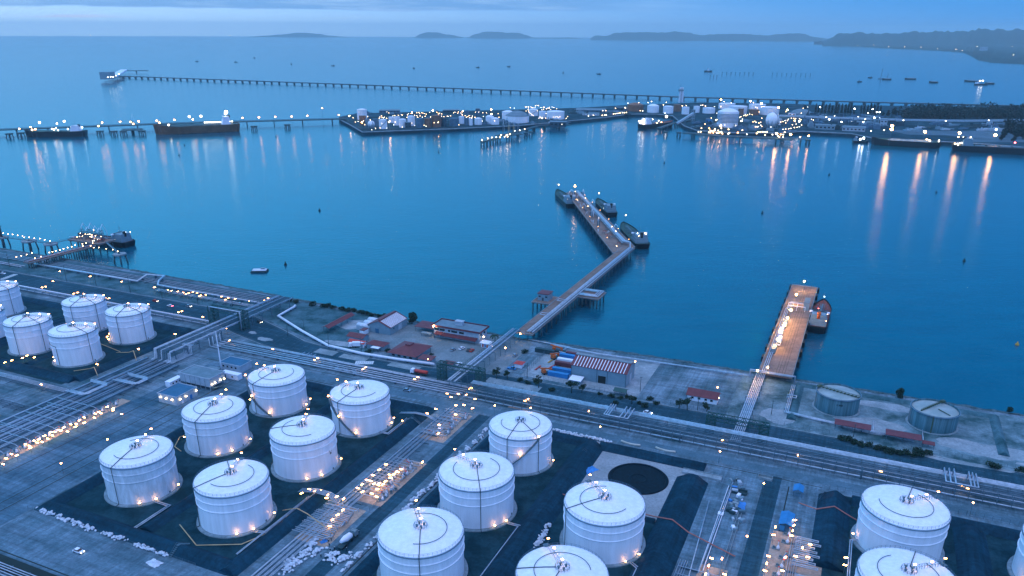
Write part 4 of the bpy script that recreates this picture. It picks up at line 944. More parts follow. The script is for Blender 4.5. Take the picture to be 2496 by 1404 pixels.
t = building('pump_canopy', 'long red canopy in front of the ladder crossed grey tank', 29.5, 44.5, 374.2, 379.4, 3.4, 'shed', None, M_red, rh=.35, ov=.3, open_=True)
t = building('pump_canopy', 'short low red canopy at the end of the row', 45.5, 50.5, 374, 377, 2.2, 'shed', None, M_red, rh=.25, ov=.2, open_=True)
t = building('equipment_shelter', 'blue gabled shelter closest to the main road', -5.8, -2.2, 304.5, 309.5, 3.0, 'gable', None, M_blue, rh=.8, ov=.3, axis='v', open_=True)
t = building('equipment_shelter', 'blue gabled shelter beside the looped white pipes', -8.4, -3.6, 277, 286, 3.0, 'gable', None, M_blue, rh=.8, ov=.3, axis='v', open_=True)
part('wall_panel', MB().box((-1.2, -4.4, 1.2), (1.9, .2, 2.2)), M_blue, t)
t = building('bin_store', 'dark green gabled lean to among the roadside bushes', -104, -98, 369, 373, 2.8, 'gable', None, M_green, rh=.7, axis='u', open_=True)
# -- containers beside the large warehouse
def container(label, px, py, mat, ln=12.2, rz=GA, z=0.0):
    t = thing('shipping_container', label, 'container', at(px, py, 0) + Vector((0, 0, z)), rz, 'shipping containers')
    part('box', MB().box((0, 0, 1.3), (ln, 2.44, 2.6)), mat, t)
    mb = MB(); n = int(ln / .6)
    for i in range(n):
        for s in (-1, 1): mb.box((-ln / 2 + (i + .5) * ln / n, s * 1.25, 1.3), (.22, .06, 2.3))
    part('side_ribs', mb, mat, t)
    part('door', MB().box((-ln / 2 - .03, 0, 1.3), (.05, 2.2, 2.4)), mat, t)
container('front bright blue container beside the warehouse corner', 1361, 918, M_blue); container('bright blue container second from the front', 1371, 908, M_blue)
container('red container behind the two blue ones', 1377, 893, M_red); container('white container in the row by the warehouse', 1383, 885, M_white)
container('blue container in the row nearest the sea', 1387, 874, M_blue); container('dark red container at the seaward end', 1392, 868, M_red, 6.1)
container('black container parked alone on the sandy yard', 1328, 860, M_dark)
def crane_truck(px, py, rz, label):
    t = thing('crane_truck', label, 'crane', at(px, py), rz, 'red crane trucks')
    part('chassis', MB().box((0, 0, 1.0), (8.5, 2.4, .6)), M_dark, t); mb = MB(); mb.prism([(-4.2, -1.2), (-2.2, -1.2), (-2.2, 1.2), (-4.2, 1.2)], 1.3, 3.0); part('cab', mb, M_orange, t)
    mb = MB(); mb.bar((1.5, 0, 2.6), (-5.5, .3, 4.2), .7); mb.bar((1.5, 0, 1.3), (1.5, 0, 2.7), 1.2); part('boom', mb, M_orange, t)
    for x in (-3.2, 0, 1.8, 3.4):
        for s in (-1.05, 1.05): part('wheel', MB().rings([[(x + .5 * math.cos(a * math.pi / 5), s + y, .5 + .5 * math.sin(a * math.pi / 5)) for a in range(10)] for y in (-.18, .18)]), M_black, t)
crane_truck(1363, 858, GA + .2, 'orange crane truck parked nearest the sea by the containers'); crane_truck(1357, 873, GA + 1.2, 'rusty orange crane truck behind the blue containers'); crane_truck(1337, 910, GA + .9, 'orange loader at the corner of the blue containers')
for i, (px, py, a, ln, m) in enumerate([(1312, 898, 1.05, 7, M_redl), (1350, 893, .9, 10, M_redl), (1345, 880, 1.0, 8, M_yellow), (1353, 897, .8, 9, M_green), (1366, 880, 1.05, 7, M_orange)]):
    mb = MB(); mb.bar((-ln / 2, 0, .4), (ln / 2, 0, .4), .35); mb.bar((-ln / 2, .5, .4), (ln / 2, .5, .4), .3)
    one('steel_beam', mb, m, ['red steel beam lying alone on the sandy yard', 'red stacked beam beside the containers', 'yellow beam in the scrap row', 'green beam in the scrap row', 'orange beam by the crane trucks'][i], 'beam', 'loose steel beams', loc=at(px, py), rz=a)

# ================================================================== VEHICLES
def car_proto(name, mat, kind='car'):
    t = thing(name, 'car', 'car' if kind == 'car' else kind); L, w = (4.5, 1.8) if kind == 'car' else (5.2, 1.9)
    body = [(-L / 2, .35), (-L / 2 + .1, .85), (-L / 2 + 1.0, .95), (L / 2 - 1.2, .95), (L / 2 - .1, .8), (L / 2, .4)]
    cab = [(-L / 2 + .5, .93), (-L / 2 + 1.1, 1.5), (L / 2 - 1.9, 1.5), (L / 2 - 1.1, .93)] if kind == 'car' else [(-.3, .93), (0, 1.7), (1.2, 1.7), (1.8, .93)]
    mb = MB(); mb.rings([[(x, y, z) for x, z in body] for y in (-w / 2, w / 2)], sm=False); part('body', mb, mat, t)
    mb = MB(); mb.rings([[(x, y, z) for x, z in cab] for y in (-w / 2 + .12, w / 2 - .12)], sm=False); c = part('cabin_glass', mb, M_glass, t)
    x0, x1 = cab[1][0], cab[2][0]; part('roof', MB().box(((x0 + x1) / 2, 0, cab[1][1] + .03), (x1 - x0 + .1, w - .3, .06)), mat, t)
    for x in (-L / 2 + .85, L / 2 - .85):
        for s in (-1, 1): part('wheel', MB().rings([[(x + .33 * math.cos(a * math.pi / 5), s * (w / 2 - .08) + y, .33 + .33 * math.sin(a * math.pi / 5)) for a in range(10)] for y in (-.1, .1)]), M_black, t)
    return t
cw, cdk, cr_, cg, cb = car_proto('parked_car', M_white), car_proto('parked_car', M_dark), car_proto('parked_car', M_redl), car_proto('parked_car', pmat('silver_paint', (.35, .38, .42), .35, metal=.4)), car_proto('pickup_truck', M_blue, 'pickup')
def lights(o, head=True):
    for s in (-.6, .6):
        if head: lampbox(o, (2.28, s, .68), E_white, (.12, .34, .22), 'headlight')
        else: lampbox(o, (-2.28, s, .75), E_red, (.1, .3, .18), 'tail_light')
GB = GA + R(90)
for proto, px, py, rz, lab, hd in [(cr_, 379, 735, GA, 'red car with headlights on, driving below the lit shore pipes', 1), (cw, 415, 747, GA + math.pi, 'white car on the bent part of the road', 0), (cg, 460, 748, GA, 'silver car with bright headlights nearing the dark gantry', 1), (cg, 586, 743, GA, 'silver car parked behind the dark gantry', None),
        (cdk, 633, 786, GA - .3, 'dark car just past the dark gantry', 1), (cg, 992, 953, GA, 'silver car on the gravel lane behind the tank field', None), (cg, 1411, 983, GA + math.pi, 'silver car before the large warehouse with tail lights glowing', 0), (cg, 1475, 995, GA + math.pi, 'grey car following on the coast road by the bushes', 0),
        (cw, 1578, 1008, GA, 'white car with headlights lit on the coast road', 1), (cdk, 1611, 1022, GA + math.pi, 'dark car with red tail lights on the coast road', 0), (cg, 1104, 854, GB, 'grey car first in the office car park row', None), (cw, 1126, 851, GB - .2, 'white car in the office car park row', None), (cdk, 1142, 855, GB + .2, 'black car in the office car park row', None),
        (cr_, 1150, 856, GB, 'brown red car beside the black one in the car park', None), (cw, 1119, 889, GB - .2, 'white car by the green gantry and car park exit', None), (cb, 1247, 900, GA, 'blue pickup by the sandy yard fence', None), (cw, 192, 1346, GA, 'white pickup with headlights on the bottom left road', 1), (cw, 1072, 1050, GB, 'white car parked beside the upper corridor pipes', None), (cw, 8, 668, GA, 'white car on the zebra crossing at the left edge', None), (cg, 1255, 868, GB, 'grey car behind the guard hut', None)]:
    if proto.get('_used'):
        o = thing('parked_car', lab, 'car', at(px, py, .02), rz, 'cars on the roads and car park')
        for ch in proto['_parts']:
            m = bpy.data.objects[ch]; c = m.copy(); COL.objects.link(c); c.parent = o
    else:
        proto['_used'] = 1; proto['_parts'] = [c.name for c in proto.children]; o = proto; o.location = at(px, py, .02); o.rotation_euler = (0, 0, rz); o['label'] = lab; o['group'] = 'cars on the roads and car park'
    if proto is cb: o['category'] = 'pickup'
    if hd is not None: lights(o, bool(hd))
def truck(label, p, rz, kind, cabm, loadm, name='tanker_lorry'):
    t = thing(name, label, 'lorry', p, rz); part('chassis', MB().box((0, 0, .85), (10.5, 2.2, .35)), M_dark, t)
    mb = MB(); mb.rings([[(x, y, z) for x, z in ((-5.6, .7), (-5.6, 2.0), (-5.2, 3.0), (-3.4, 3.0), (-3.4, .7))] for y in (-1.2, 1.2)], sm=False); cbp = part('cab', mb, cabm, t)
    part('windscreen', MB().box((-5.5, 0, 2.3), (.25, 2.0, .8)), M_glass, cbp)
    mb = MB()
    if kind == 'tank': mb.rings([[(x, r * 1.2 * math.cos(a * math.pi / 8), 2.15 + r * .95 * math.sin(a * math.pi / 8)) for a in range(16)] for x, r in ((-2.9, .7), (-2.7, 1), (5.0, 1), (5.2, .7))])
    elif kind == 'mixer': mb.rings([[(x, r * math.cos(a * math.pi / 8), zc + r * math.sin(a * math.pi / 8)) for a in range(16)] for x, r, zc in ((-2.6, .6, 2.0), (-1.8, 1.2, 2.2), (1.2, 1.35, 2.5), (3.4, .8, 2.9), (4.2, .6, 3.0))])
    else: mb.box((1, 0, 2.3), (8.2, 2.45, 2.4))
    part({'tank': 'tank', 'mixer': 'drum'}.get(kind, 'cargo_box'), mb, loadm, t)
    for x in (-4.4, -1.2, 2.6, 3.9):
        for s in (-1.05, 1.05): part('wheel', MB().rings([[(x + .5 * math.cos(a * math.pi / 5), s + y, .5 + .5 * math.sin(a * math.pi / 5)) for a in range(10)] for y in (-.17, .17)]), M_black, t)
    return t
truck('red tanker lorry with a white cab on the coast road', at(1023, 913), GA, 'tank', M_white, M_redl)
truck('concrete mixer lorry with a pale drum among the sandbag heaps', at(848, 1322), GB + math.pi, 'mixer', M_conc, M_white, 'mixer_lorry')
truck('white box lorry among the small sheds', at(872, 846), GA + .5, 'box', M_white, M_white, 'box_lorry')

# ================================================================== TREES
def leaf_cloud(mb, c, rx, ry, rz, n, s, r):
    for _ in range(n):
        while True:
            p = Vector((r.uniform(-1, 1), r.uniform(-1, 1), r.uniform(-1, 1)))
            if .15 < p.length < 1: break
        p = p * (p.length ** -.35); q = Vector((c[0] + p.x * rx, c[1] + p.y * ry, c[2] + p.z * rz))
        a = Vector((r.gauss(0, 1), r.gauss(0, 1), r.gauss(0, .7))).normalized(); b = a.cross(Vector((r.gauss(0, 1), r.gauss(0, 1), r.gauss(0, 1)))).normalized()
        k = s * r.uniform(.6, 1.3); i = mb.add((q - a * k, q + b * k * .8, q + a * k, q - b * k * .8)); mb.face((i, i + 1, i + 2, i + 3))
def tree_proto(kind, seed):
    r = random.Random(seed); t = thing('tree' if kind != 'bush' else 'bush', kind, 'tree' if kind != 'bush' else 'bush')
    tr, cr = MB(), MB()
    if kind == 'tree':
        tr.tube([(0, 0, 0), (.1, .1, 1.5), (.2, 0, 2.8)], .22, 6)
        for k in range(7):
            a = r.uniform(0, 6.28); d = r.uniform(.8, 2.2); z = r.uniform(3.2, 5.6); tr.tube([(.2, 0, 2.6), (d * math.cos(a) * .6, d * math.sin(a) * .6, z * .75), (d * math.cos(a), d * math.sin(a), z)], .08, 5)
            leaf_cloud(cr, (d * math.cos(a), d * math.sin(a), z), r.uniform(.9, 1.5), r.uniform(.9, 1.5), r.uniform(.6, 1.0), 85, .32, r)
    elif kind == 'round':
        tr.tube([(0, 0, 0), (0, .1, 2.2)], .4, 7)
        for k in range(16):
            a = r.uniform(0, 6.28); d = r.uniform(0, 3.6); z = r.uniform(2.0, 7.2) - d * .35
            leaf_cloud(cr, (d * math.cos(a), d * math.sin(a), z), 1.7, 1.7, 1.3, 100, .4, r)
    elif kind == 'bush':
        tr.tube([(0, 0, 0), (0, .1, .8)], .1, 5)
        for k in range(6):
            a = r.uniform(0, 6.28); d = r.uniform(.2, 1.6); leaf_cloud(cr, (d * math.cos(a), d * math.sin(a), r.uniform(.5, 1.5)), 1.0, 1.0, .7, 70, .26, r)
    elif kind == 'palm':
        tr.tube([(0, 0, 0), (.2, 0, 3), (.3, .1, 5.2)], .2, 7)
        for k in range(15):
            a = 6.28 * k / 15 + r.uniform(-.15, .15); L = r.uniform(2.2, 3.0); pts = [(.3 + L * f * math.cos(a), .1 + L * f * math.sin(a), 5.2 + 1.0 * math.sin(f * 2.4) - 1.3 * f * f) for f in (0, .3, .6, 1)]
            for p, q in zip(pts, pts[1:]):
                n = Vector((-math.sin(a), math.cos(a), -.3)) * .38; i = cr.add((Vector(p) - n, Vector(p) + n, Vector(q) + n * .7, Vector(q) - n * .7)); cr.face((i, i + 1, i + 2, i + 3))
    elif kind == 'column':
        tr.tube([(0, 0, 0), (0, 0, 3)], .2, 5)
        for z in range(2, 15): leaf_cloud(cr, (r.uniform(-.3, .3), r.uniform(-.3, .3), z), 1.9 * (1 - (z / 16) ** 2) + .3, 1.9 * (1 - (z / 16) ** 2) + .3, 1.2, 26, .7, r)
    elif kind == 'forest':
        tr.tube([(0, 0, 0), (.2, 0, 4)], .4, 6)
        for k in range(10):
            a = r.uniform(0, 6.28); d = r.uniform(0, 4.0); leaf_cloud(cr, (d * math.cos(a), d * math.sin(a), r.uniform(3.0, 12.5) - d * .5), 2.6, 2.6, 2.2, 42, .95, r)
    part('trunk', tr, M_bark, t); part('crown', cr, M_leafp if kind in ('column', 'forest') else M_leaf, t)
    return t
TP = {k: [tree_proto(k, 11 * i + 3) for i in range(n)] for k, n in (('tree', 2), ('round', 1), ('bush', 3), ('palm', 1), ('column', 1), ('forest', 2))}
tr_ = random.Random(2)
def tree(kind, p, label, group=None, s=1.0):
    ps = TP[kind]; pr_ = tr_.choice(ps)
    for q in ps:
        if not q.get('_used'): pr_ = q; break
    o = place(pr_, p, tr_.uniform(0, 6.28), label, group); k = s * tr_.uniform(.85, 1.15); o.scale = (k, k, k * tr_.uniform(.9, 1.1)); return o
for px, py, lab, s in [(1313, 945, 'roadside tree standing alone before the blue containers', 1.15), (1393, 958, 'fuller roadside tree before the small lean to shelter', 1.3), (1210, 923, 'open crowned tree at the left of the roadside pair', .9), (1237, 924, 'low spreading tree at the right of the roadside pair', .85), (1418, 958, 'thin leafed tree right of the fuller roadside tree', .8), (1675, 1000, 'tree at the left corner of the white gate office', 1.0), (1723, 1004, 'dark tree hiding the right corner of the gate office', 1.0), (1540, 985, 'tree beside the dark green lean to', .95), (1655, 995, 'smaller tree left of the gate office', .8)]:
    tree('tree', at(px, py), lab, None, s)
tree('round', at(1004, 789), 'large dense round tree between striped warehouse and sea', None, 1.0); tree('round', at(2194, 970), 'round dark bushy tree on the shore between the grey tanks', None, .62); tree('round', at(2458, 1006), 'dark rounded tree at the shore near the right edge', None, .5)
tree('palm', at(1208, 842), 'palm beside the kiosk with posters', None, 1.1)
for px, py in [(705, 735), (722, 738), (762, 745), (790, 750), (800, 748), (812, 752), (834, 757), (848, 759), (861, 759), (880, 765), (893, 767), (907, 770), (923, 772), (936, 771)]: tree('bush', at(px, py), 'dark bush in the row along the shore wall', 'bushes along the shore wall', 1.25)
for px, py in [(1462, 962), (1490, 968), (1512, 972), (1530, 970), (1560, 985), (1572, 992), (1585, 975), (1500, 985), (1600, 985), (1268, 928), (1285, 935), (1345, 952)]: tree('bush', at(px, py), 'scrubby bush beside the road below the large warehouse', 'scrub bushes below the warehouse', .9)
for px, py in [(2050, 1070), (2066, 1076), (2082, 1080), (2098, 1086), (2116, 1088), (2138, 1095), (2155, 1099), (2172, 1103), (2190, 1106), (2208, 1109), (2226, 1111), (2246, 1111), (2262, 1108), (2236, 1103)]: tree('bush', at(px, py), 'dark bush in the hedge row below the red canopies', 'bushes below the red canopies', 1.15)
tree('bush', at(2419, 1140), 'lone bush on the pale sand at the right', None, 1.3); tree('bush', at(2487, 1148), 'bush on the sand cut by the right edge', None, 1.2); tree('bush', at(898, 858), 'bush against the bright red garage', None, 1.0); tree('bush', at(946, 857), 'bush by the white carport', None, .9); tree('bush', at(1052, 866), 'small clipped tree by the canteen corner', None, .8)
tree('bush', at(1280, 860), 'brownish bush on the sand right of the jetty bridge', None, 1.2)

# ================================================================== SITE CLUTTER
def bag_heap(label, c, ln, wd, ang, group, n, seed):
    r = random.Random(seed); mb = MB()
    for _ in range(n):
        x, y = r.gauss(0, ln / 3.6), r.gauss(0, wd / 3.4); zmax = max(.1, 1.0 * (1 - (2 * x / ln) ** 2) * (1 - (1.6 * y / wd) ** 2)); z = r.uniform(0, zmax)
        a, s = r.uniform(0, 6.28), r.uniform(.55, 1.0); ca, sa = math.cos(a), math.sin(a); b = []
        for k in (0, .35, .7): 
            q = (.75, 1, .55)[int(k / .35 + .1)]
            b.append([(x + ca * i * s * .75 * q - sa * j * s * .5 * q, y + sa * i * s * .75 * q + ca * j * s * .5 * q, z + k * s) for i, j in ((-1, -.6), (-.6, -1), (.6, -1), (1, -.6), (1, .6), (.6, 1), (-.6, 1), (-1, .6))])
        mb.rings(b, (False, True), False)
    o = part('sandbag_heap', mb, M_bag); o.location = c; o.rotation_euler = (0, 0, ang); return tag(o, label, 'sandbags', group)
rr = random.Random(12)
for k in range(13):
    u = -283 + k * 5.6
    if k in (6, 9): continue
    bag_heap('heap of white sandbags along the front road below the bund', P(u, 166.8 - k * .12 + rr.uniform(-.4, .4)), rr.uniform(4.5, 7), rr.uniform(1.6, 2.6), GA + rr.uniform(-.1, .1), 'sandbag heaps on the front road', rr.randint(20, 34), k)
for k in range(19):
    v = 188 + k * 6.8
    bag_heap('heap of white sandbags lining the corridor right of the dark lane', P(-148.8 + rr.uniform(-.5, .5), v), rr.uniform(3, 6.5), rr.uniform(1.4, 2.4), GB + rr.uniform(-.1, .1), 'sandbag heaps lining the corridor', rr.randint(14, 30), 40 + k)
for i, (px, py, ln, wd, n) in enumerate([(713, 1372, 7, 5, 60), (745, 1350, 7, 3.5, 40), (757, 1330, 5, 3, 30), (772, 1346, 6, 2.5, 26), (807, 1357, 5, 4, 40), (830, 1366, 7, 3.5, 48), (765, 1322, 4, 2, 16), (700, 1390, 5, 3, 26)]):
    bag_heap('big heap of white sandbags around the concrete mixer', at(px, py), ln, wd, GB + rr.uniform(-.3, .3), 'sandbag heaps around the mixer', n, 70 + i)
for k in range(9):
    bag_heap('low heap of white sandbags behind the bund left of the foundation', P(-117 + k * 3.1, 317.6), 3.4, 1.4, GA, 'sandbag heaps behind the bund', 14, 90 + k)
for k in range(4): bag_heap('sandbags stacked on the berm left of the foreground tank', P(-91 - .3 * k, 229 + k * 4), 4.5, 2.4, GB, 'sandbag heaps on the middle berm', 24, 110 + k)
for k, (px, py, ln) in enumerate([(1537, 1082, 9.5), (1622, 1098, 9.5)]):
    mb = MB(); mb.tube([(-ln / 2, 0, .5), (-ln / 4, -.35, .3), (0, -.5, .25), (ln / 4, -.35, .3), (ln / 2, 0, .5)], .5, 5)
    one('curved_beam', mb, pmat('cream_panel', (.55, .5, .42), .8), ['pale curved panel lying nearer the sandbags behind the bund', 'pale curved panel lying nearer the foundation ramp'][k], 'panel', 'curved panels on the gravel', loc=at(px, py), rz=GA - .05)
def tarp(label, px, py, s, mat, seed):
    r = random.Random(seed); mb = MB(); n = 7; g = [[(s * (i / (n - 1) - .5) * 1.6 + r.uniform(-.2, .2), s * (j / (n - 1) - .5) + r.uniform(-.2, .2), max(.05, .9 * math.sin(math.pi * i / (n - 1)) * math.sin(math.pi * j / (n - 1)) + r.uniform(-.15, .3))) for j in range(n)] for i in range(n)]
    b = mb.add([p for row in g for p in row])
    for i in range(n - 1):
        for j in range(n - 1): mb.face((b + i * n + j, b + (i + 1) * n + j, b + (i + 1) * n + j + 1, b + i * n + j + 1))
    one('tarpaulin', mb, mat, label, 'tarpaulin', None, loc=at(px, py), rz=r.uniform(0, 3))
M_tarp = pmat('blue_tarpaulin', (0.05, 0.24, 0.55), 0.6, var=.3)
tarp('crumpled blue tarpaulin beside the graded pinkish fill', 1437, 1146, 4.5, M_tarp, 1); tarp('blue tarpaulin over the heap of site materials', 1806, 1233, 3.6, M_tarp, 2); tarp('small blue sheet by the sandbags and mixer', 790, 1320, 1.8, M_tarp, 3); tarp('white sheet on the sandbag line at the bottom left', 376, 1373, 3.5, M_bag, 4)
mats = [M_wall, M_conc, M_white, M_clad, M_steel, M_dark, M_tarp, M_conc]
for k in range(46):
    px, py = 1796 + rr.gauss(0, 10), 1232 + rr.gauss(0, 26); s = rr.uniform(.6, 1.6); mb = MB()
    mb.box((0, 0, s * .4), (s * 1.7, s, s * .8)); mb.box((0, 0, s * .84), (s * 1.5, s * .8, s * .08)); mb.box((0, 0, s * .04), (s * 1.9, s * .3, s * .08))
    one('crate', mb, mats[k % 8], 'crate in the heap of site materials left of the lane', 'crate', 'crates in the site materials heap', loc=at(px, py), rz=rr.uniform(0, 3))
for px, py, lab in [(1803, 1201, 'open steel skip at the top of the site materials heap'), (1865, 1166, 'dark rectangular sump open in the gravel near the lane')]:
    mb = MB(); L_, w_2 = (6, 3); 
    for c, d in (((0, -w_2 / 2, .5), (L_, .2, 1)), ((0, w_2 / 2, .5), (L_, .2, 1)), ((-L_ / 2, 0, .5), (.2, w_2, 1)), ((L_ / 2, 0, .5), (.2, w_2, 1)), ((0, 0, .06), (L_, w_2, .1))): mb.box(c, d)
    one('skip', mb, M_dark if 'skip' in lab else M_conc, lab, 'skip', None, loc=at(px, py), rz=GA)
t = thing('access_ramp', 'pale concrete ramp beside the graded fill', 'ramp', P(-44, 305), GA); mb = MB(); mb.box((0, 0, .5), (17, 3, 1.0)); part('ramp_slab', mb, M_sand, t); part('ramp_edge', MB().box((0, 1.6, .7), (17.2, .2, 1.4)), M_conc, t)
t = thing('cable_trench', 'white precast trench running down right of the berm', 'trench', P(-31, 270), GB)
for s in (-.7, .7): part('trench_wall', MB().box((0, s, .3), (62, .2, .6)), M_white, t)
part('trench_cover', MB().box((8, 0, .75), (2.2, 2.2, .3)), M_white, t)
t = thing('cable_trench', 'white precast trench left of the site materials heap', 'trench', P(-24, 262), GB)
for s in (-.6, .6): part('trench_wall', MB().box((0, s, .3), (46, .2, .6)), M_conc, t)
# steps over bunds
for u, v, rz, lab in [(-212, 170, GB, 'dark steps over the front bund'), (-97, 300, GA, 'steps over the wide berm near the foundation'), (-186, 296, GA, 'steps over the bund by the upper corridor')]:
    t = thing('bund_steps', lab, 'steps', P(u, v), rz)
    for s in (-.6, .6): mb = MB(); mb.bar((-4.5, s, .6), (0, s, 3.6), .1); mb.bar((0, s, 3.6), (4.5, s, .6), .1); part('handrail', mb, M_steel, t)
    mb = MB()
    for k in range(14): x = -4.4 + k * .68; mb.box((x, 0, 2.75 * (1 - abs(x) / 4.6) + .1), (.6, 1.2, .12))
    part('treads', mb, M_steel, t)
# -- perimeter fences and utility poles
def fence(label, pts, h=2.2, sp=3.0, mat=None):
    L = W3([(u, v, 0) for u, v in pts]); t = thing('chain_link_fence', label, 'fence', L[0]); mb = MB()
    for a, b in zip(L, L[1:]):
        k = max(1, int((b - a).length / sp))
        for i in range(k + 1): p = a.lerp(b, i / k); mb.box((p.x, p.y, h / 2), (.09, .09, h))
        for z in (.15, h * .5, h - .05): mb.bar((a.x, a.y, z), (b.x, b.y, z), .05)
    part('posts_and_wire', mb, mat or M_steel, t, w=True); return t
fence('fence between coast rack and gravel lane at the right', [(-30, 329), (330, 329)]); fence('fence along the seaward side of the coast road at the left', [(-640, 391), (-400, 391)]); fence('fence round the sandy container yard', [(-160, 372), (-160, 421), (-158, 372), (-140, 371)]); fence('fence along the road below the warehouse', [(-140, 371), (110, 369.5)])
fence('fence round the last tank field', [(3, 313), (3, 300), (8, 317), (60, 319), (300, 319)]); fence('fence along the corridor manifold', [(-162, 222), (-162, 262)], 1.2); fence('fence along the bottom left road', [(-290, 165.8), (-200, 165.8)], 1.1)
for k, (px, py, h) in enumerate([(24, 651, 13), (163, 686, 13), (235, 697, 13), (318, 713, 13), (396, 728, 12), (483, 743, 12), (567, 746, 10), (702, 820, 9), (742, 812, 9), (802, 849, 10), (881, 861, 11), (1285, 920, 9), (1560, 955, 9), (1050, 870, 6), (1700, 1000, 8), (1880, 1010, 8), (2080, 1065, 7)]):
    t = thing('utility_pole', 'slender dark pole on the verge of the coast road', 'pole', at(px, py), GA, 'poles along the coast road')
    part('shaft', MB().lathe((0, 0, 0), [(.17, 0), (.11, h)], 6), M_dark, t); part('cross_arm', MB().box((0, 0, h - .5), (1.6, .12, .12)), M_dark, t)
# -- workers
def person(p, rz, label, step=.25, bend=0.0, top=None):
    me = bpy.data.meshes.new('person'); b = Vector((0, 0, 0)); V = [(0, 0, .95), (.02 + bend * .3, 0, 1.2), (.03 + bend * .6, 0, 1.42), (.04 + bend * .75, 0, 1.55), (.05 + bend * .85, 0, 1.68), (.05 + bend * .9, 0, 1.78),
        (.03 + bend * .6, .2, 1.4), (.08 + bend, .27, 1.12), (.2 + bend * 1.2, .26, .9), (.03 + bend * .6, -.2, 1.4), (-.02 + bend, -.27, 1.12), (.1 + bend * 1.2, -.26, .9),
        (.02, .1, .9), (step * .5, .11, .5), (step * .4, .11, .08), (step * .4 + .16, .11, .04), (-.02, -.1, .9), (-step * .4, -.11, .5), (-step * .7, -.11, .08), (-step * .7 + .16, -.11, .04)]
    E = [(0, 1), (1, 2), (2, 3), (3, 4), (4, 5), (2, 6), (6, 7), (7, 8), (2, 9), (9, 10), (10, 11), (0, 12), (12, 13), (13, 14), (14, 15), (0, 16), (16, 17), (17, 18), (18, 19)]
    rad = [.15, .16, .17, .07, .1, .09, .08, .06, .045, .08, .06, .045, .1, .075, .055, .05, .1, .075, .055, .05]
    me.from_pydata(V, E, []); o = bpy.data.objects.new('person', me); COL.objects.link(o); me.materials.append(top or M_cloth)
    m = o.modifiers.new('skin', 'SKIN'); sv = me.skin_vertices[0].data
    for i, q in enumerate(rad): sv[i].radius = (q, q)
    sv[0].use_root = True; o.modifiers.new('sub', 'SUBSURF').levels = 1
    o.location = p; o.rotation_euler = (0, 0, rz); tag(o, label, 'person')
    h = part('hard_hat', MB().sphere((.06 + bend * .9, 0, 1.79), .125, 8, 5, .8), M_yellow if 'yellow' in label else M_white, o); return o
for i, (px, py, lab) in enumerate([(801, 1324, 'worker in dark clothes and white hat by the blue sheet'), (808, 1319, 'worker in dark clothes and yellow hat near the blue sheet'), (803, 1333, 'worker standing alone on the bare gravel left of the mixer'), (806, 1345, 'worker stooping between the two sandbag heaps'), (816, 1342, 'worker with white hat facing the mixer lorry'), (783, 1360, 'worker walking beside the lower sandbag heap'), (845, 1344, 'worker behind the mixer lorry at the sandbag line'), (875, 1303, 'worker right of the mixer lorry cab')]):
    person(at(px, py, .02), rr.uniform(0, 6.28), lab, rr.uniform(.1, .5), .25 if 'stoop' in lab else .03)
# ================================================================== LAMPS
def lamp(px, py, h, mat, label, group, gz=0.0, size=.35, name='lamp_post', pole=True):
    p = at(px, py, gz + h); return lamp_at((p.x, p.y, gz), h, mat, label, group, size, name, pole)
LKIND = {'jetty': 'jetty_lamp', 'trestle': 'jetty_lamp', 'walkways': 'jetty_lamp', 'manifold': 'manifold_lamp', 'pump row': 'manifold_lamp', 'pipe rack': 'rack_lamp', 'shore pipes': 'rack_lamp', 'cluster': 'rack_lamp', 'street': 'street_lamp', 'island': 'island_lamp', 'berth': 'berth_lamp', 'causeway': 'causeway_lamp', 'wharf': 'wharf_lamp', 'town': 'town_light', 'horizon': 'ship_light', 'terminal': 'terminal_lamp', 'dark plant': 'flood_light'}
def lamp_at(p, h, mat, label, group, size=.35, name='lamp_post', pole=True):
    if name == 'lamp_post' and group:
        for k, v in LKIND.items():
            if k in group: name = v; break
    if size < .5: size *= .8
    t = thing(name, label, 'lamp', p, 0, group)
    k = round(h * 2) / 2
    link('pole', tmesh(('lamp_shaft', k, size > .6), lambda: MB().lathe((0, 0, 0), [(.09 if size < .6 else .2, 0), (.06 if size < .6 else .14, k)], 6), M_steel), t)
    if name in ('manifold_lamp', 'rack_lamp'):
        q = link('lamp_head', tmesh(('lamp_tube', mat.name), lambda: MB().box((0, 0, .12), (1.25, .36, .2)), mat), t); q.location = (0, 0, k); q.rotation_euler = (0, 0, GA + rng.choice((0, 0, .35, 1.57, 1.2))); return t
    o = link('lamp_head', tmesh(('lamp_head', mat.name, size), lambda: MB().sphere((0, 0, 0), size, 10, 6, .8), mat), t); o.location = (0, 0, k + size * .6); return t
E_big = emat('floodlight', (1.0, 0.45, 0.14), 110.0)
E_pier = emat('pier_floodlight', (1.0, 0.42, 0.10), 1500.0)
E_sod2 = emat('dim_sodium_lamp', (1.0, 0.40, 0.10), 22.0)

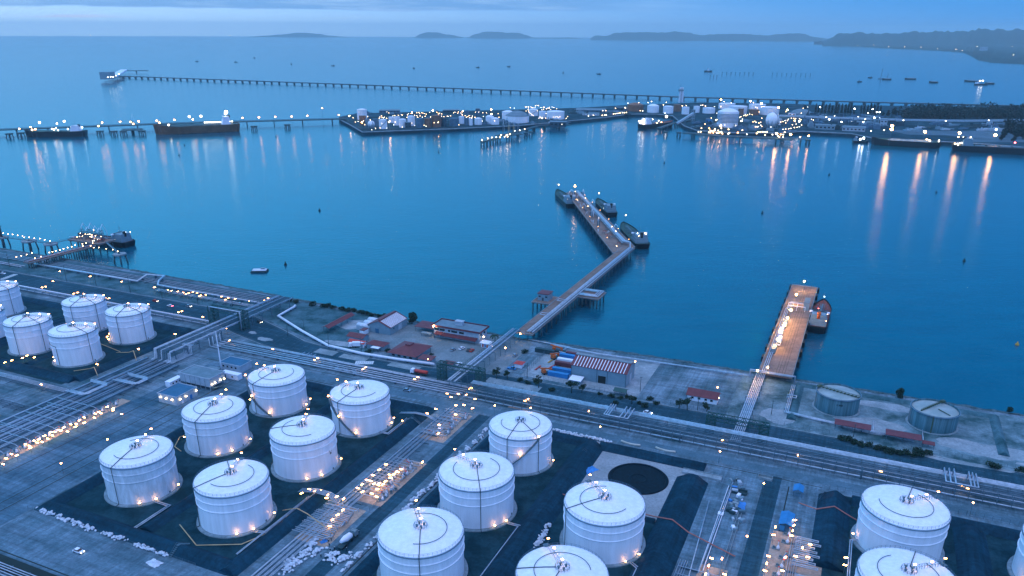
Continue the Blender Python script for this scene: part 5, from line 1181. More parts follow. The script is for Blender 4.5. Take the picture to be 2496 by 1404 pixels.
# ================================================================== SHIPS
def ship(label, bow, stern, beam, name='tanker_ship', hull=None, deck=None, fb=4.0, house='stern', group=None, hh=8.0, kind='tanker', lights_=(), funnel=None, boot=None, masts=True, seed=1, z=SEA, housem=None):
    b, s = Vector((bow[0], bow[1], 0)), Vector((stern[0], stern[1], 0)); L = (b - s).length; c = (b + s) / 2; rz = math.atan2((b - s).y, (b - s).x)
    t = thing(name, label, 'ship', (c.x, c.y, z), rz, group); r = random.Random(seed)
    X, Y = L / 2, beam / 2
    def outline(k, m): return [(-X * m, -Y * .75 * k), (-X * .93 * m, -Y * .95 * k), (-X * .6, -Y * k), (X * .45, -Y * k), (X * .72, -Y * .72 * k), (X * .9, -Y * .34 * k), (X * m, 0), (X * .9, Y * .34 * k), (X * .72, Y * .72 * k), (X * .45, Y * k), (-X * .6, Y * k), (-X * .93 * m, Y * .95 * k), (-X * m, Y * .75 * k)]
    sheer = lambda x: .9 * max(0, x / X - .55) * fb * .9 + .25 * max(0, -x / X - .7) * fb
    mb = MB(); o0, o1, o2 = outline(.9, .95), outline(.97, .97), outline(1, 1)
    mb.rings([[(x, y, -1.0) for x, y in o0], [(x, y, .8) for x, y in o1], [(x, y, fb + sheer(x)) for x, y in o2], [(x, y, fb + .9 + sheer(x)) for x, y in o2], [(x * .985, y * .97, fb + .9 + sheer(x)) for x, y in o2], [(x * .985, y * .97, fb + sheer(x)) for x, y in o2]], (True, True), False)
    part('hull', mb, hull or M_hull, t)
    if boot: mb = MB(); mb.rings([[(x * 1.002, y * 1.01, -.5) for x, y in o1], [(x * 1.003, y * 1.012, .9) for x, y in o1]], (False, False), False); part('boot_stripe', mb, boot, t)
    mb = MB(); mb.rings([[(x * .97, y * .93, fb + sheer(x) + .03) for x, y in o2], [(x * .97, y * .93, fb + sheer(x) + .1) for x, y in o2]], (False, True), False); part('deck', mb, deck or M_deckg, t)
    hx = {'stern': -X * .68, 'mid': 0, 'bow': X * .5}[house]; hl = min(L * .2, 16)
    if kind != 'barge':
        mb = MB(); n = max(2, int(hh / 2.6))
        for i in range(n): mb.box((hx - i * .3, 0, fb + 1.3 + 2.6 * i), (hl - 1.2 * i, beam * (.82 - .06 * i), 2.5))
        sp_ = part('superstructure', mb, housem or M_white, t)
        part('bridge_wing', MB().box((hx + hl * .22, 0, fb + 2.6 * n - .5), (2.2, beam * .98, .9)), M_white, sp_)
        part('bridge_windows', MB().box((hx + (hl - 1.2 * (n - 1)) / 2 - .3 * (n - 1) + .05, 0, fb + 2.6 * n - 1.0), (.14, beam * .55, .9)), M_glass, sp_)
        mb = MB(); mb.lathe((hx - hl * .38, 0, fb + 2.6 * (n - 1)), [(beam * .11, 0), (beam * .10, 4.2), (beam * .07, 4.6)], 10); part('funnel', mb, funnel or M_black, t)
    if kind == 'tanker':
        mb = MB(); x0, x1 = (hx + hl * .6, X * .72)
        for y in (-.9, -.3, .3, .9): mb.tube([(x0, y * beam * .12, fb + 1.0), (x1, y * beam * .12, fb + 1.0 )], .18, 5)
        for k in range(4): x = x0 + (x1 - x0) * (.4 + .06 * k); mb.tube([(x, -Y * .85, fb + 1.1), (x, Y * .85, fb + 1.1)], .16, 5)
        part('deck_piping', mb, M_steel, t)
        for k in range(6): 
            for s_ in (-1, 1): part('hatch', MB().cyl((x0 + (x1 - x0) * (k + .5) / 6, s_ * Y * .5, fb + .1), .6, .8, 8), M_steel, t)
        mb = MB(); mb.box((0, 0, fb + 1.6), (L * .62, 1.0, .12)); part('catwalk', mb, M_steel, t)
    elif kind == 'bulk':
        for k in range(5): part('hold_cover', MB().box((X * .62 - k * L * .13, 0, fb + .9), (L * .1, beam * .6, 1.4)), M_steel, t)
    elif kind == 'barge':
        part('cargo', MB().rings([[(-X * .8, -Y * .7, fb), (X * .6, -Y * .7, fb), (X * .6, Y * .7, fb), (-X * .8, Y * .7, fb)], [(-X * .6, -Y * .15, fb + 3), (X * .4, -Y * .15, fb + 3), (X * .4, Y * .15, fb + 3), (-X * .6, Y * .15, fb + 3)]], (False, True), False), M_conc, t)
    if masts:
        for x, h in ((X * .8, hh * 1.1), (hx, hh * 1.75)) if kind != 'barge' else (): 
            mb = MB(); mb.lathe((x, 0, fb), [(.25, 0), (.12, h)], 6); mb.box((x, 0, fb + h * .8), (.2, 2.4, .2)); part('mast', mb, M_steel, t)
    for (x, y, zz, m, sz) in lights_:
        o = link('ship_lamp', tmesh(('ship_lamp', m.name, sz), lambda: MB().sphere((0, 0, 0), sz, 8, 5), m), t); o.location = (x * X, y * Y, zz)
    return t
def rl(n, seed, x0, x1, z0, z1, mats, sz=.35):
    r = random.Random(seed); return [(r.uniform(x0, x1), r.uniform(-.8, .8), r.uniform(z0, z1), r.choice(mats), sz) for _ in range(n)]

# ================================================================== BENT JETTY (middle)
JZ = 5.0
def deck_thing(name, label, poly, z, th, mat, piles, cat='jetty', group=None, pr=.45, edge=True, pz=SEA - 1.5):
    c = sum((Vector((p[0], p[1], 0)) for p in poly), Vector()) / len(poly)
    t = thing(name, label, cat, (c.x, c.y, 0), 0, group)
    mb = MB(); mb.prism([(p[0], p[1]) for p in poly], z - th, z); part('deck', mb, mat, t, w=True)
    if edge:
        mb = MB()
        for i in range(len(poly)):
            a, b = Vector((poly[i][0], poly[i][1], 0)), Vector((poly[(i + 1) % len(poly)][0], poly[(i + 1) % len(poly)][1], 0)); mb.bar((a.x, a.y, z + .14), (b.x, b.y, z + .14), .3, .28)
        part('kerb', mb, M_conc, t, w=True)
    for row in piles:
        mb = MB()
        for q in row: mb.lathe((q[0], q[1], 0), [(pr, pz), (pr, z - th)], 8)
        if len(row) > 1: mb.bar((row[0][0], row[0][1], z - th - .5), (row[-1][0], row[-1][1], z - th - .5), 1.0, .9)
        part('pile_bent', mb, M_pile, t, w=True)
    return t
piles = [[P(u, v) for u in (-184.6, -180, -175)] for v in range(440, 650, 9)]
jt = deck_thing('pipe_jetty', 'long pile jetty carrying pipes and a pinkish roadway, bending at its far end', PL([(-185.5, 422), (-174, 422), (-174, 655), (-185.5, 655)]), JZ, .8, M_deck, piles)
for d, z, r, m in ((-6.8, .9, .62, p_), (-8.1, .8, .45, p_), (-9.2, .7, .3, d_), (-10.1, .9, .36, p_), (-10.8, .3, .22, d_), (-5.9, .5, .2, d_)):
    mb = MB(); mb.tube(W3([(-185 - d, 424, JZ + z), (-185 - d, 640, JZ + z), (-185 - d, 652, JZ + z)]), r, 7); part('pipe', mb, m, jt, w=True)
for v in range(430, 650, 8): part('pipe_support', MB().box(P(-176.7, v, JZ + .2), (5.2, .35, .5), GA), M_conc, jt, w=True)
mb = MB()
for v in range(424, 654, 4): mb.box(P(-179.6, v, JZ + .6), (.08, .08, 1.1), GA)
mb.bar(P(-179.6, 424, JZ + 1.1), P(-179.6, 654, JZ + 1.1), .07); part('handrail', mb, M_dark, jt, w=True)
for v in (455, 487):
    mb = MB(); mb.tube(W3([(-176.2, v, JZ + 1.8), (-182.5, v, JZ + 1.8), (-182.5, v + 4, JZ + 1.8), (-176.2, v + 4, JZ + 1.8)]), .25, 6); part('loop_pipe', mb, p_, jt, w=True)
sp_t = deck_thing('pipe_platform', 'small platform holding a hairpin pipe loop beside the jetty', PL([(-173.6, 507), (-158.5, 507), (-158.5, 525), (-173.6, 525)]), JZ - .4, .7, M_deck, [[P(u, v) for v in (508, 516, 524)] for u in (-171, -165, -160)], 'jetty')
for k in range(3):
    mb = MB(); mb.tube(W3([(-174, 509 + 1.6 * k, JZ + .9), (-160 - 1.6 * k, 509 + 1.6 * k, JZ + .9), (-160 - 1.6 * k, 523.5 - 1.6 * k, JZ + .9), (-174, 523.5 - 1.6 * k, JZ + .9)]), .42, 6); part('pipe', mb, p_, sp_t, w=True)
deck_thing('hut_platform', 'piled platform under the red roofed jetty hut', PL([(-200, 482), (-186, 482), (-186, 500), (-200, 500)]), JZ - .3, .6, M_deck, [[P(u, v) for v in (483, 491, 499)] for u in (-199, -193, -187.5)], 'jetty')
t = thing('jetty_hut', 'grey hut with a flat red roof standing off the jetty', 'hut', P(-193.5, 492, JZ - .3), GA)
part('wall', MB().box((0, 0, 2.4), (8, 8.5, 4.8)), M_clad, t); part('roof', MB().box((0, 0, 5.0), (8.8, 9.2, .4)), M_red, t); part('door', MB().box((0, -4.3, 1.1), (1.2, .12, 2.2)), M_dark, t)
for x in (-2.5, 2.5): part('window', MB().box((x, -4.3, 3.0), (1.6, .12, 1.0)), M_glass, t)
A_, B_, C_, D_ = at(1379.6, 469, JZ), at(1494, 617, JZ), at(1548, 602, JZ), at(1415, 468, JZ)
rows = []
for i in range(15):
    f = (i + .5) / 15; p, q = A_.lerp(B_, f), D_.lerp(C_, f); rows.append([p.lerp(q, g) for g in (.06, .35, .65, .94)])
head = deck_thing('loading_platform', 'lamp lit loading head set at an angle on the end of the jetty', [A_, B_, C_, D_], JZ - .05, 1.0, M_deck, rows, 'jetty', None, .5)
ax = (A_ - B_).normalized(); an = Vector((-ax.y, ax.x, 0)); Lh = (A_ - B_).length
def HD(s, w, z=JZ): q = B_.lerp(C_, w).lerp(A_.lerp(D_, w), s); return Vector((q.x, q.y, z))
for w, z, r in ((.62, 3.2, .55), (.68, 3.2, .45), (.73, 3.2, .5), (.58, 2.2, .3)):
    mb = MB(); mb.tube([HD(.97, w, JZ + z), HD(.06, w, JZ + z), HD(.03, .86, JZ + z), P(-176.3, 648, JZ + z * .6), P(-176.3, 640, JZ + .9)], r, 6); part('pipe', mb, p_, head, w=True)
for i in range(18):
    f = .05 + i * .052; mb = MB(); a, b = HD(f, .55), HD(f, .77)
    for q in (a, b): mb.box((q.x, q.y, JZ + 1.4), (.25, .25, 2.8))
    mb.bar(a + Vector((0, 0, 2.6)), b + Vector((0, 0, 2.6)), .3); part('pipe_support', mb, M_steel, head, w=True)
rr = random.Random(8)
for i in range(26):
    f, w = rr.uniform(.08, .94), rr.uniform(.1, .5); q = HD(f, w); h = rr.uniform(1.0, 3.4); mb = MB(); mb.tube([q, q + Vector((0, 0, h)), q + Vector((rr.uniform(-3, 3), rr.uniform(-3, 3), h)), q + Vector((rr.uniform(-3, 3), rr.uniform(-3, 3), .2))], .18, 5); part('hose_pipe', mb, rr.choice((M_steel, M_pipew, M_redl)), head, w=True)
def loading_arm(p, h, rz, label, group, mat=None):
    t = thing('loading_crane', label, 'loading arm', p, rz, group); mb = MB()
    for x, y in ((-1.2, -1.2), (1.2, -1.2), (1.2, 1.2), (-1.2, 1.2)): mb.bar((x, y, 0), (x * .8, y * .8, h * .6), .25)
    for k in (.2, .4, .6): mb.box((0, 0, h * k), (2.6, 2.6, .15))
    part('tower', mb, mat or M_steel, t); mb = MB(); mb.tube([(0, 0, 0), (0, 0, h * .75), (2.5, 0, h), (5.5, 0, h * .5), (5.5, 0, h * .15)], .22, 6); part('arm', mb, M_pipew, t); return t
for f, w in ((.9, .25), (.82, .3), (.62, .28), (.5, .3), (.36, .3), (.22, .85), (.66, .9), (.9, .85)): loading_arm(HD(f, w), rr.uniform(6, 9), rr.uniform(0, 6.28), 'loading arm standing on the angled jetty head', 'loading arms on the jetty head')
for px, py, h in [(1401.5, 454, 11)]: lamp(px, py, h, E_big, 'tall brightest floodlight at the far tip of the bent jetty', None, JZ, .75, 'flood_light')
for px, py, h in [(1402, 467, 5), (1427, 483, 5), (1433, 503, 6), (1459, 532, 6), (1491, 553, 5), (1501, 564, 5), (1407.5, 488, 4), (1503, 600, 4)]: lamp(px, py, h, E_warmw, 'bright lamp on the angled jetty head', 'lamps on the jetty head', JZ, .42)
for s in range(12): 
    q = HD(.06 + s * .08, .12 if s % 2 else .9); lamp_at((q.x, q.y, JZ), 3.5, E_sod2, 'small sodium lamp along the angled jetty head edge', 'small lamps along the jetty head', .28)
def shore_ship(label, bpx, spx, beam, seed, **k):
    b, s = at(*bpx, SEA + 4), at(*spx, SEA + 4); return ship(label, b, s, beam, seed=seed, housem=M_clad, **k)
LM = [E_white, E_warmw, E_cool]
shore_ship('green decked tanker moored at the outer end of the bent jetty', (1358, 465), (1395, 500), 14, 1, hull=M_hull, hh=8, lights_=rl(9, 1, -.85, -.4, 5, 12, LM, .3) + [(.8, 0, 13, E_warmw, .5)], group='tankers at the bent jetty')
shore_ship('small tanker moored midway on the seaward side of the bent jetty', (1456, 487), (1493, 521), 13, 2, hh=8, lights_=rl(8, 2, -.9, -.4, 5, 12, LM, .35) + [(.8, 0, 13, E_warmw, .5)], group='tankers at the bent jetty')
shore_ship('tanker with a tall black funnel moored nearest the jetty bend', (1518, 545), (1568, 598), 15, 3, hh=9, lights_=rl(9, 3, -.9, -.45, 5, 13, LM, .3) + [(.75, 0, 15, E_warmw, .5)], group='tankers at the bent jetty')

# ================================================================== FLOODLIT PIER (right)
PZ = 3.2
pier = deck_thing('loading_pier', 'broad straight pier flooded with orange light', PL([(-37, 425), (-18.6, 425), (-18.6, 608), (-37, 608)]), PZ, 1.0, M_deck, [[P(u, v) for u in (-36, -31, -25, -19.6)] for v in range(440, 608, 8)], 'pier')
mb = MB()
for u in (-27.6, -26.2, -24.4, -23.0): mb.bar(P(u, 426, PZ + .06), P(u, 606, PZ + .06), .16, .1)
part('rail_track', mb, M_black, pier, w=True)
for v in range(452, 606, 17):
    for s, u in ((-1, -37.8), (1, -17.8)):
        mb = MB(); mb.box(P(u, v, PZ - 1.6), (1.4, 5, 3.4), GA); part('fender', mb, M_black, pier, w=True)
mb = MB()
for u in (-36.7, -18.9):
    for v in range(430, 607, 5): mb.box(P(u, v, PZ + .5), (.1, .1, 1.0), GA)
    mb.bar(P(u, 427, PZ + 1.0), P(u, 606, PZ + 1.0), .08)
part('railing', mb, M_steel, pier, w=True)
for d in (0, 1.0, 2.0):
    mb = MB(); mb.tube(W3([(-35 + d, 426, PZ + .8), (-35 + d, 545, PZ + .8), (-33 + d, 552, PZ + .8), (-33 + d, 556, PZ + 2.8), (-24, 556, PZ + 2.8), (-24, 556, PZ + .3)]), .24, 6); part('pipe', mb, p_, pier, w=True)
for v in (545, 552):
    mb = MB()
    for u in (-34, -28, -22.5): mb.box(P(u, v, PZ + 1.7), (.3, .3, 3.4), GA)
    mb.bar(P(-34, v, PZ + 3.3), P(-22.5, v, PZ + 3.3), .4); part('pipe_frame', mb, M_white, pier, w=True)
building('pier_store', 'grey open frame store on the pier beside the moored ship', -24, -20.5, 548, 560, 5.5, 'flat', M_clad, M_flat, ov=.1, par=0, cat='store').location.z = PZ
for lab, u, v, ln, m in [('white tank container standing on the lit pier', -32.5, 497, 7, M_white), ('second white container on the lit pier', -32.4, 489, 6, M_white), ('flatbed load on the landward pier end', -33, 462, 9, M_conc)]:
    t = thing('tank_container', lab, 'container', P(u, v, PZ), GB); part('frame', MB().box((0, 0, .3), (ln, 2.6, .4)), M_steel, t); part('box', MB().box((0, 0, 1.75), (ln * .96, 2.5, 2.5)), m, t)
truck('white lorry parked on the lit pier behind the containers', P(-31.5, 476, PZ), GB, 'box', M_white, M_white, 'box_lorry'); truck('pale lorry parked further out on the lit pier', P(-31.6, 512, PZ), GB, 'tank', M_white, M_conc, 'tanker_lorry')
for px, py, h, sz in [(1960, 687, 7, .5), (1941, 719, 7, .5), (1928, 757, 7, .55), (1920, 776, 7, .5), (1911, 794, 7, .55), (1896, 828, 7, .5), (1872, 896, 4, .35), (1847, 904, 6, .4)]:
    p = at(px, py, PZ + h); lamp_at((p.x, p.y, PZ), h, E_pier, 'orange floodlight on a short mast along the straight pier', 'floodlights on the straight pier', sz, 'flood_light')
shore_ship('small tanker with an orange funnel moored beside the floodlit pier', (2008, 735), (1990, 800), 13, 4, hull=M_hull, deck=M_deckr, hh=8, funnel=M_orange, lights_=rl(6, 4, -.9, -.4, 5, 11, [E_white, E_warmw], .25) + [(.85, 0, 9, E_cool, .35), (.1, .3, 7, E_red, .2)])

# ================================================================== LEFT JETTY
LZ = 5.5
p0, p1 = at(70, 641, LZ), at(232, 599, LZ); dd = (p1 - p0).normalized(); nn = Vector((-dd.y, dd.x, 0)); Lc = (p1 - p0).length
lj = deck_thing('approach_trestle', 'lamp lined approach trestle of the left jetty', [p0 - nn * 1, p1 - nn * 1, p1 + nn * 7, p0 + nn * 7], LZ, .8, M_deck, [[p0 + dd * (Lc * (i + .5) / 9) + nn * k for k in (0, 3, 6)] for i in range(9)], 'jetty')
for k in range(5):
    mb = MB(); mb.tube([p0 + nn * (1.2 + 1.0 * k) + Vector((0, 0, .7)), p1 + nn * (1.2 + 1.0 * k) + Vector((0, 0, .7))], .24, 6); part('pipe', mb, p_ if k % 2 else M_red, lj, w=True)
hc = at(222, 585, LZ); hx, hn = UX, VX
def rectw(c, a, b, ux=UX, vx=VX): return [c - ux * a - vx * b, c + ux * a - vx * b, c + ux * a + vx * b, c - ux * a + vx * b]
lh = deck_thing('loading_platform', 'crowded loading platform at the end of the left trestle', rectw(hc, 20, 8), LZ + .3, 1.2, M_deck, [[hc + UX * a + VX * b for b in (-7, 0, 7)] for a in (-18, -9, 0, 9, 18)], 'jetty')
for i in range(22):
    q = hc + UX * rr.uniform(-18, 18) + VX * rr.uniform(-6, 6) + Vector((0, 0, .3)); h = rr.uniform(1, 4); mb = MB(); mb.tube([q, q + Vector((0, 0, h)), q + Vector((rr.uniform(-4, 4), rr.uniform(-2, 2), h)), q + Vector((rr.uniform(-4, 4), 2, .1))], .25, 5); part('pipe', mb, rr.choice((M_redl, M_steel, M_pipew, M_red)), lh, w=True)
for k in range(6): loading_arm(hc + UX * (-15 + 5 * k) + VX * 4 + Vector((0, 0, .3)), rr.uniform(9, 14), GB, 'dark loading arm raised over the left jetty platform', 'loading arms on the left jetty', M_dark)
def dolphin(px, py, label, w=5.5):
    c = at(px, py, LZ); t = thing('mooring_dolphin', label, 'dolphin', (c.x, c.y, 0), GA, 'mooring dolphins of the left jetty')
    part('cap', MB().lathe((0, 0, LZ - 1.5), [(w * .9, 0), (w, .3), (w, 1.5)], 8, sm=False), M_conc, t)
    for x, y in ((-.6, -.5), (.6, -.5), (.6, .5), (-.6, .5), (0, 0)): mb = MB(); mb.tube([(x * w * 1.25, y * w * 1.25, SEA - 1.5), (x * w, y * w, LZ - 1.4)], .6, 8); part('leg', mb, M_pile, t)
    part('bollard', MB().lathe((0, 0, LZ), [(.4, 0), (.3, .6), (.6, .9)], 8), M_dark, t); return c
c1, c2, c3, c4 = dolphin(4, 577, 'mooring dolphin cut by the left edge'), dolphin(70, 586, 'mooring dolphin second from the left edge', 6.5), dolphin(123, 593, 'mooring dolphin left of the trestle', 6), dolphin(291, 618, 'mooring dolphin standing alone right of the trestle', 5.5)
def walkway(a, b, label):
    t = thing('walkway', label, 'walkway', ((a.x + b.x) / 2, (a.y + b.y) / 2, 0), 0, 'mooring walkways of the left jetty'); mb = MB(); mb.bar((a.x, a.y, LZ - .2), (b.x, b.y, LZ - .2), 1.4, .4); part('deck', mb, M_steel, t, w=True)
    mb = MB(); 
    for s in (-.7, .7): mb.bar((a.x, a.y + s, LZ + 1.0), (b.x, b.y + s, LZ + 1.0), .08)
    part('handrail', mb, M_steel, t, w=True)
walkway(c1, c2, 'walkway between the two left dolphins'); walkway(c2, c3, 'walkway from the second to the third dolphin'); walkway(c3, hc - UX * 19, 'walkway from the third dolphin to the platform'); walkway(hc + UX * 19, c4, 'walkway from the platform to the lone dolphin')
one('mooring_tower', MB().box((0, 0, 4.5), (5, 5, 9)).box((0, 0, 9.3), (6, 6, .6)), M_dark, 'dark boxy tower on the dolphin at the left edge', 'tower', loc=(c1.x - 3, c1.y, LZ), rz=GA)
for i, (px, py) in enumerate([(8, 569), (20, 571), (31, 572), (43, 574), (55, 576), (59, 579), (71, 579), (84, 581), (97, 582), (109, 585), (122, 588), (229, 604), (241, 604), (259, 607), (275, 609), (287, 613)]): lamp(px, py, 3.0, E_warmw, 'small warm lamp along the mooring walkways of the left jetty', 'lamps on the mooring walkways', LZ, .38)
for i, (px, py) in enumerate([(120, 616), (128, 614), (136, 612), (146, 610), (155, 607), (165, 604), (175, 602), (201, 595), (202, 600), (210, 593), (221, 600), (100, 626), (85, 630), (78, 617), (65, 621), (52, 624), (40, 627)]): lamp(px, py, 3.0, E_warmw, 'warm lamp along the left approach trestle', 'lamps on the left trestle', LZ, .42)
for i, (px, py, h) in enumerate([(196, 569, 5), (228, 561, 12), (188, 578, 4), (194, 577, 4), (208, 571, 5), (214, 572, 5), (219, 571, 6), (224, 573, 6), (220, 577, 4), (224, 578, 4), (231, 581, 3), (233, 575, 6), (238, 584, 3), (243, 584, 3), (226, 593, 3), (230, 587, 3), (246, 577, 5), (201, 576, 4), (226, 588, 3), (183, 598, 3)]): lamp(px, py, h, E_warmw if i % 3 else E_white, 'lamp among the loading arms of the left jetty', 'lamps on the left jetty platform', LZ, .36)
shore_ship('red decked tanker lying behind the left jetty platform', (190, 573), (318, 591), 15, 5, hull=M_hull, deck=M_deckr, hh=9, lights_=rl(8, 5, -.9, -.55, 5, 13, [E_white, E_cool], .3))
# -- floating raft, buoys
t = thing('work_raft', 'small dark raft with white pipes floating off the shore', 'raft', at(633, 662, SEA), GA + .5)
for y in (-3.2, 0, 3.2): part('pontoon', MB().box((0, y, .5), (13, 1.6, 1.4)), M_dark, t)
for y in (-2.6, -1.3, 0, 1.3, 2.6): mb = MB(); mb.tube([(-5.5, y, 1.6), (5.8, y, 1.6)], .32, 6); part('pipe', mb, M_white, t)
part('deck_box', MB().box((2.5, 1, 2.2), (3, 2, 1.6)), M_clad, t)
mb = MB(); mb.lathe((0, 0, -.3), [(.9, 0), (1.2, .4), (1.1, 1.2), (.5, 1.6), (.3, 3.2), (.05, 3.3)], 8)
bm = bpy.data.meshes.new('buoy'); bm.from_pydata(mb.v, [], mb.f); bm.materials.append(M_black)
for px, py in [(437, 379), (450, 355), (779, 514), (1069, 372), (673, 334), (1619, 398), (2021, 427), (1858, 520), (2282, 470), (2350, 637), (696, 646)]:
    o = link('buoy', bm); o.location = at(px, py, SEA); tag(o, 'small dark buoy floating in the harbour water', 'buoy', 'harbour buoys'); o.scale = (1.1, 1.1, 1.1)
o = part('buoy', MB().lathe((0, 0, -.3), [(.9, 0), (1.2, .4), (1.1, 1.2), (.5, 1.6), (.3, 2.6), (.05, 2.7)], 8), M_yellow); o.location = at(2479, 841, SEA); tag(o, 'yellow topped buoy near the right edge', 'buoy')

# ================================================================== PLANT LAMPS
def zl(ox, oy, sc, pts): return [(ox + x / sc, oy + y / sc) for x, y in pts]
for px, py in zl(0, 860, 2.5814, [(38, 665), (72, 637), (105, 645), (160, 575), (185, 585), (190, 598), (215, 553), (235, 565), (280, 522), (265, 560), (320, 500), (330, 520), (345, 497), (370, 485), (400, 470), (385, 490), (425, 495), (445, 450), (480, 447), (475, 465), (500, 425), (530, 407), (530, 440), (600, 383), (595, 408), (620, 372), (635, 380), (675, 340), (712, 350), (712, 362), (765, 385), (20, 700), (300, 540), (245, 545)]):
    lamp(px, py, 2.6, E_warm, 'sodium lamp over the long pump row by the left pipe field', 'lamps over the left pump row', 0, .34)
for px, py in zl(700, 1150, 5.527, [(1155, 50), (1075, 115), (1010, 175), (950, 225), (1170, 165), (1230, 185), (1290, 175), (1390, 85), (1435, 40), (1490, 8), (1380, 45), (1240, 160), (1325, 135), (1125, 130), (1215, 240), (1140, 300), (1015, 275), (1205, 340), (195, 295), (300, 240), (370, 265), (465, 250), (550, 315), (670, 340), (760, 370), (530, 360), (750, 520), (680, 585), (610, 650), (575, 740)]) + zl(600, 860, 2.5814, [(1320, 333), (1370, 330), (1193, 355), (1140, 383), (1318, 390), (1425, 350), (1215, 455), (1210, 510), (1110, 690), (975, 735), (945, 750), (880, 705), (838, 738)]):
    lamp(px, py, 2.4, E_warm, 'sodium lamp over the corridor manifold', 'lamps over the corridor manifold', 0, .32)
for px, py in zl(600, 860, 2.5814, [(1265, 258), (1335, 260), (1385, 265), (1405, 228), (1417, 222), (1440, 292), (1290, 280), (1757, 303), (1775, 293), (450, 35), (430, 45), (735, 103), (752, 92), (1060, 167), (1080, 155)]) + zl(1200, 900, 2.7857, [(222, 215), (243, 203), (655, 285), (1563, 482)]) + zl(1796, 1000, 3.4757, [(517, 382), (1220, 520), (1958, 665), (1915, 640)]) + zl(380, 720, 7.02, [(1258, 775), (2000, 922), (1200, 568)]):
    lamp(px, py, 3.0, E_sod2, 'small orange lamp along the main coast pipe rack', 'lamps along the main pipe rack', 0, .34)
for px, py, h in [(1206, 989, 7), (1463, 1041, 7), (1755, 1101, 6), (2372, 1226, 6), (1821, 1308, 5), (1862, 1179, 5), (149, 1130, 5), (262, 1072, 5), (1548, 882, 5), (1749, 945, 5), (236, 888, 4), (338, 851, 4), (428, 815, 4)]: lamp(px, py, h, E_warm, 'street lamp beside the plant lanes', 'street lamps on the plant lanes', 0, .42)
for px, py in zl(1600, 1180, 4.992, [(1683, 443), (1672, 507), (1658, 570), (1640, 632), (1447, 527), (1425, 623), (1870, 740), (1778, 780), (1843, 893), (1693, 885), (1570, 897), (1362, 882), (1342, 970), (1320, 1060), (1533, 1060), (2305, 900), (2293, 990), (670, 908), (797, 912), (635, 998), (597, 1105), (828, 1103)]):
    lamp(px, py, 3.4, E_warm, 'sodium lamp over the right hand manifold', 'lamps over the right manifold', 0, .38)
for px, py in zl(0, 520, 3.0, [(437, 425), (660, 462), (890, 500), (1130, 542), (308, 543), (334, 537), (540, 588), (568, 580), (770, 620), (797, 622), (1305, 725), (1330, 718), (1482, 758), (388, 498), (1280, 885), (1012, 995), (710, 1105)]) + zl(0, 860, 2.5814, [(612, 73), (260, 200)]):
    lamp(px, py, 3.5, E_warm, 'orange lamp beside the lit shore pipes and coast road', 'lamps along the western shore pipes', 0, .4)
for px, py in zl(0, 520, 3.0, [(1228, 560), (1255, 565), (1300, 570), (1340, 578), (1380, 582), (1440, 582), (1470, 598), (1505, 595), (1620, 608), (1648, 630), (1668, 618), (1720, 625), (1825, 640), (1935, 635), (1960, 620), (1360, 590), (1410, 575), (1458, 605)]): lamp(px, py, 2.2, E_sod2, 'orange lamp over the shore valve manifold', 'lamps over the shore valve manifold', 0, .34)
for px, py in zl(0, 660, 5.85, [(385, 1213), (320, 1245), (490, 1238), (170, 1280), (70, 1310), (155, 1098), (768, 1238), (785, 1280), (1530, 942), (1550, 980), (1975, 1122), (1385, 1338)]): lamp(px, py, 2.5, E_warm, 'sodium lamp around the left tank cluster', 'lamps around the left tank cluster', 0, .36)
lamp(1057, 796, 7.5, E_big, 'glaring orange lamp at the corner of the jetty office', None, 0, .6, 'flood_light'); lamp(1268, 814, 5, E_big, 'bright orange lamp where the jetty meets the shore', None, 0, .4, 'flood_light'); lamp(1231.5, 849, 5, E_warm, 'orange lamp under the jetty pipe bridge', None, 0, .5); lamp(1179, 822, 4, E_warmw, 'pale lamp at the seaward corner of the office', None, 0, .5); lamp(1043, 876, 3, E_sod2, 'dim orange lamp by the canteen annex', None, 0, .4); lamp(1200, 845, 3, E_warmw, 'small lamp on the jetty bridge walkway', None, 0, .35)
# ================================================================== FAR TERMINAL
def ray_h(px, py, D):
    """height where the sight line through (px, py) is at ground distance D"""
    q = at(px, py, 0.0); k = D / math.hypot(q.x, q.y); return CAM_H * (1 - k)
QZ = 2.0
front = [(826, 291), (850, 303), (884, 323), (960, 320), (1099, 315), (1265, 307), (1385, 296), (1475, 287), (1532, 279), (1600, 279), (1640, 283), (1668, 308), (1700, 319), (1800, 325), (1900, 325), (1957, 321), (2077, 327), (2130, 338), (2300, 346), (2400, 352), (2496, 360), (2720, 380)]
back = [(2760, 268), (2496, 262), (2200, 258), (2000, 256), (1900, 252), (1700, 250), (1532, 256), (1400, 263), (1260, 267), (1000, 273), (870, 276), (826, 285)]
poly = [at(x, y, QZ) for x, y in front + back]
M_quay = pmat('quay_ground', (0.06, 0.08, 0.10), 0.9, col2=(0.02, 0.03, 0.04), spec=.05, scale=0.02, coord='World', detail=8)
mb = MB(); mb.prism([(p.x, p.y) for p in poly], SEA - 1, QZ); struct('terminal_ground', mb, M_quay)
mb = MB(); mb.tube([(p.x, p.y, QZ + .4) for p in poly[:len(front)]], 1.2, 5); struct('quay_edge', mb, M_conc)
mb = MB(); L = [at(x, y - 5, QZ) for x, y in front[2:9]]; mb.strip(L, 7, QZ + .15); struct('quay_road', mb, M_asph)
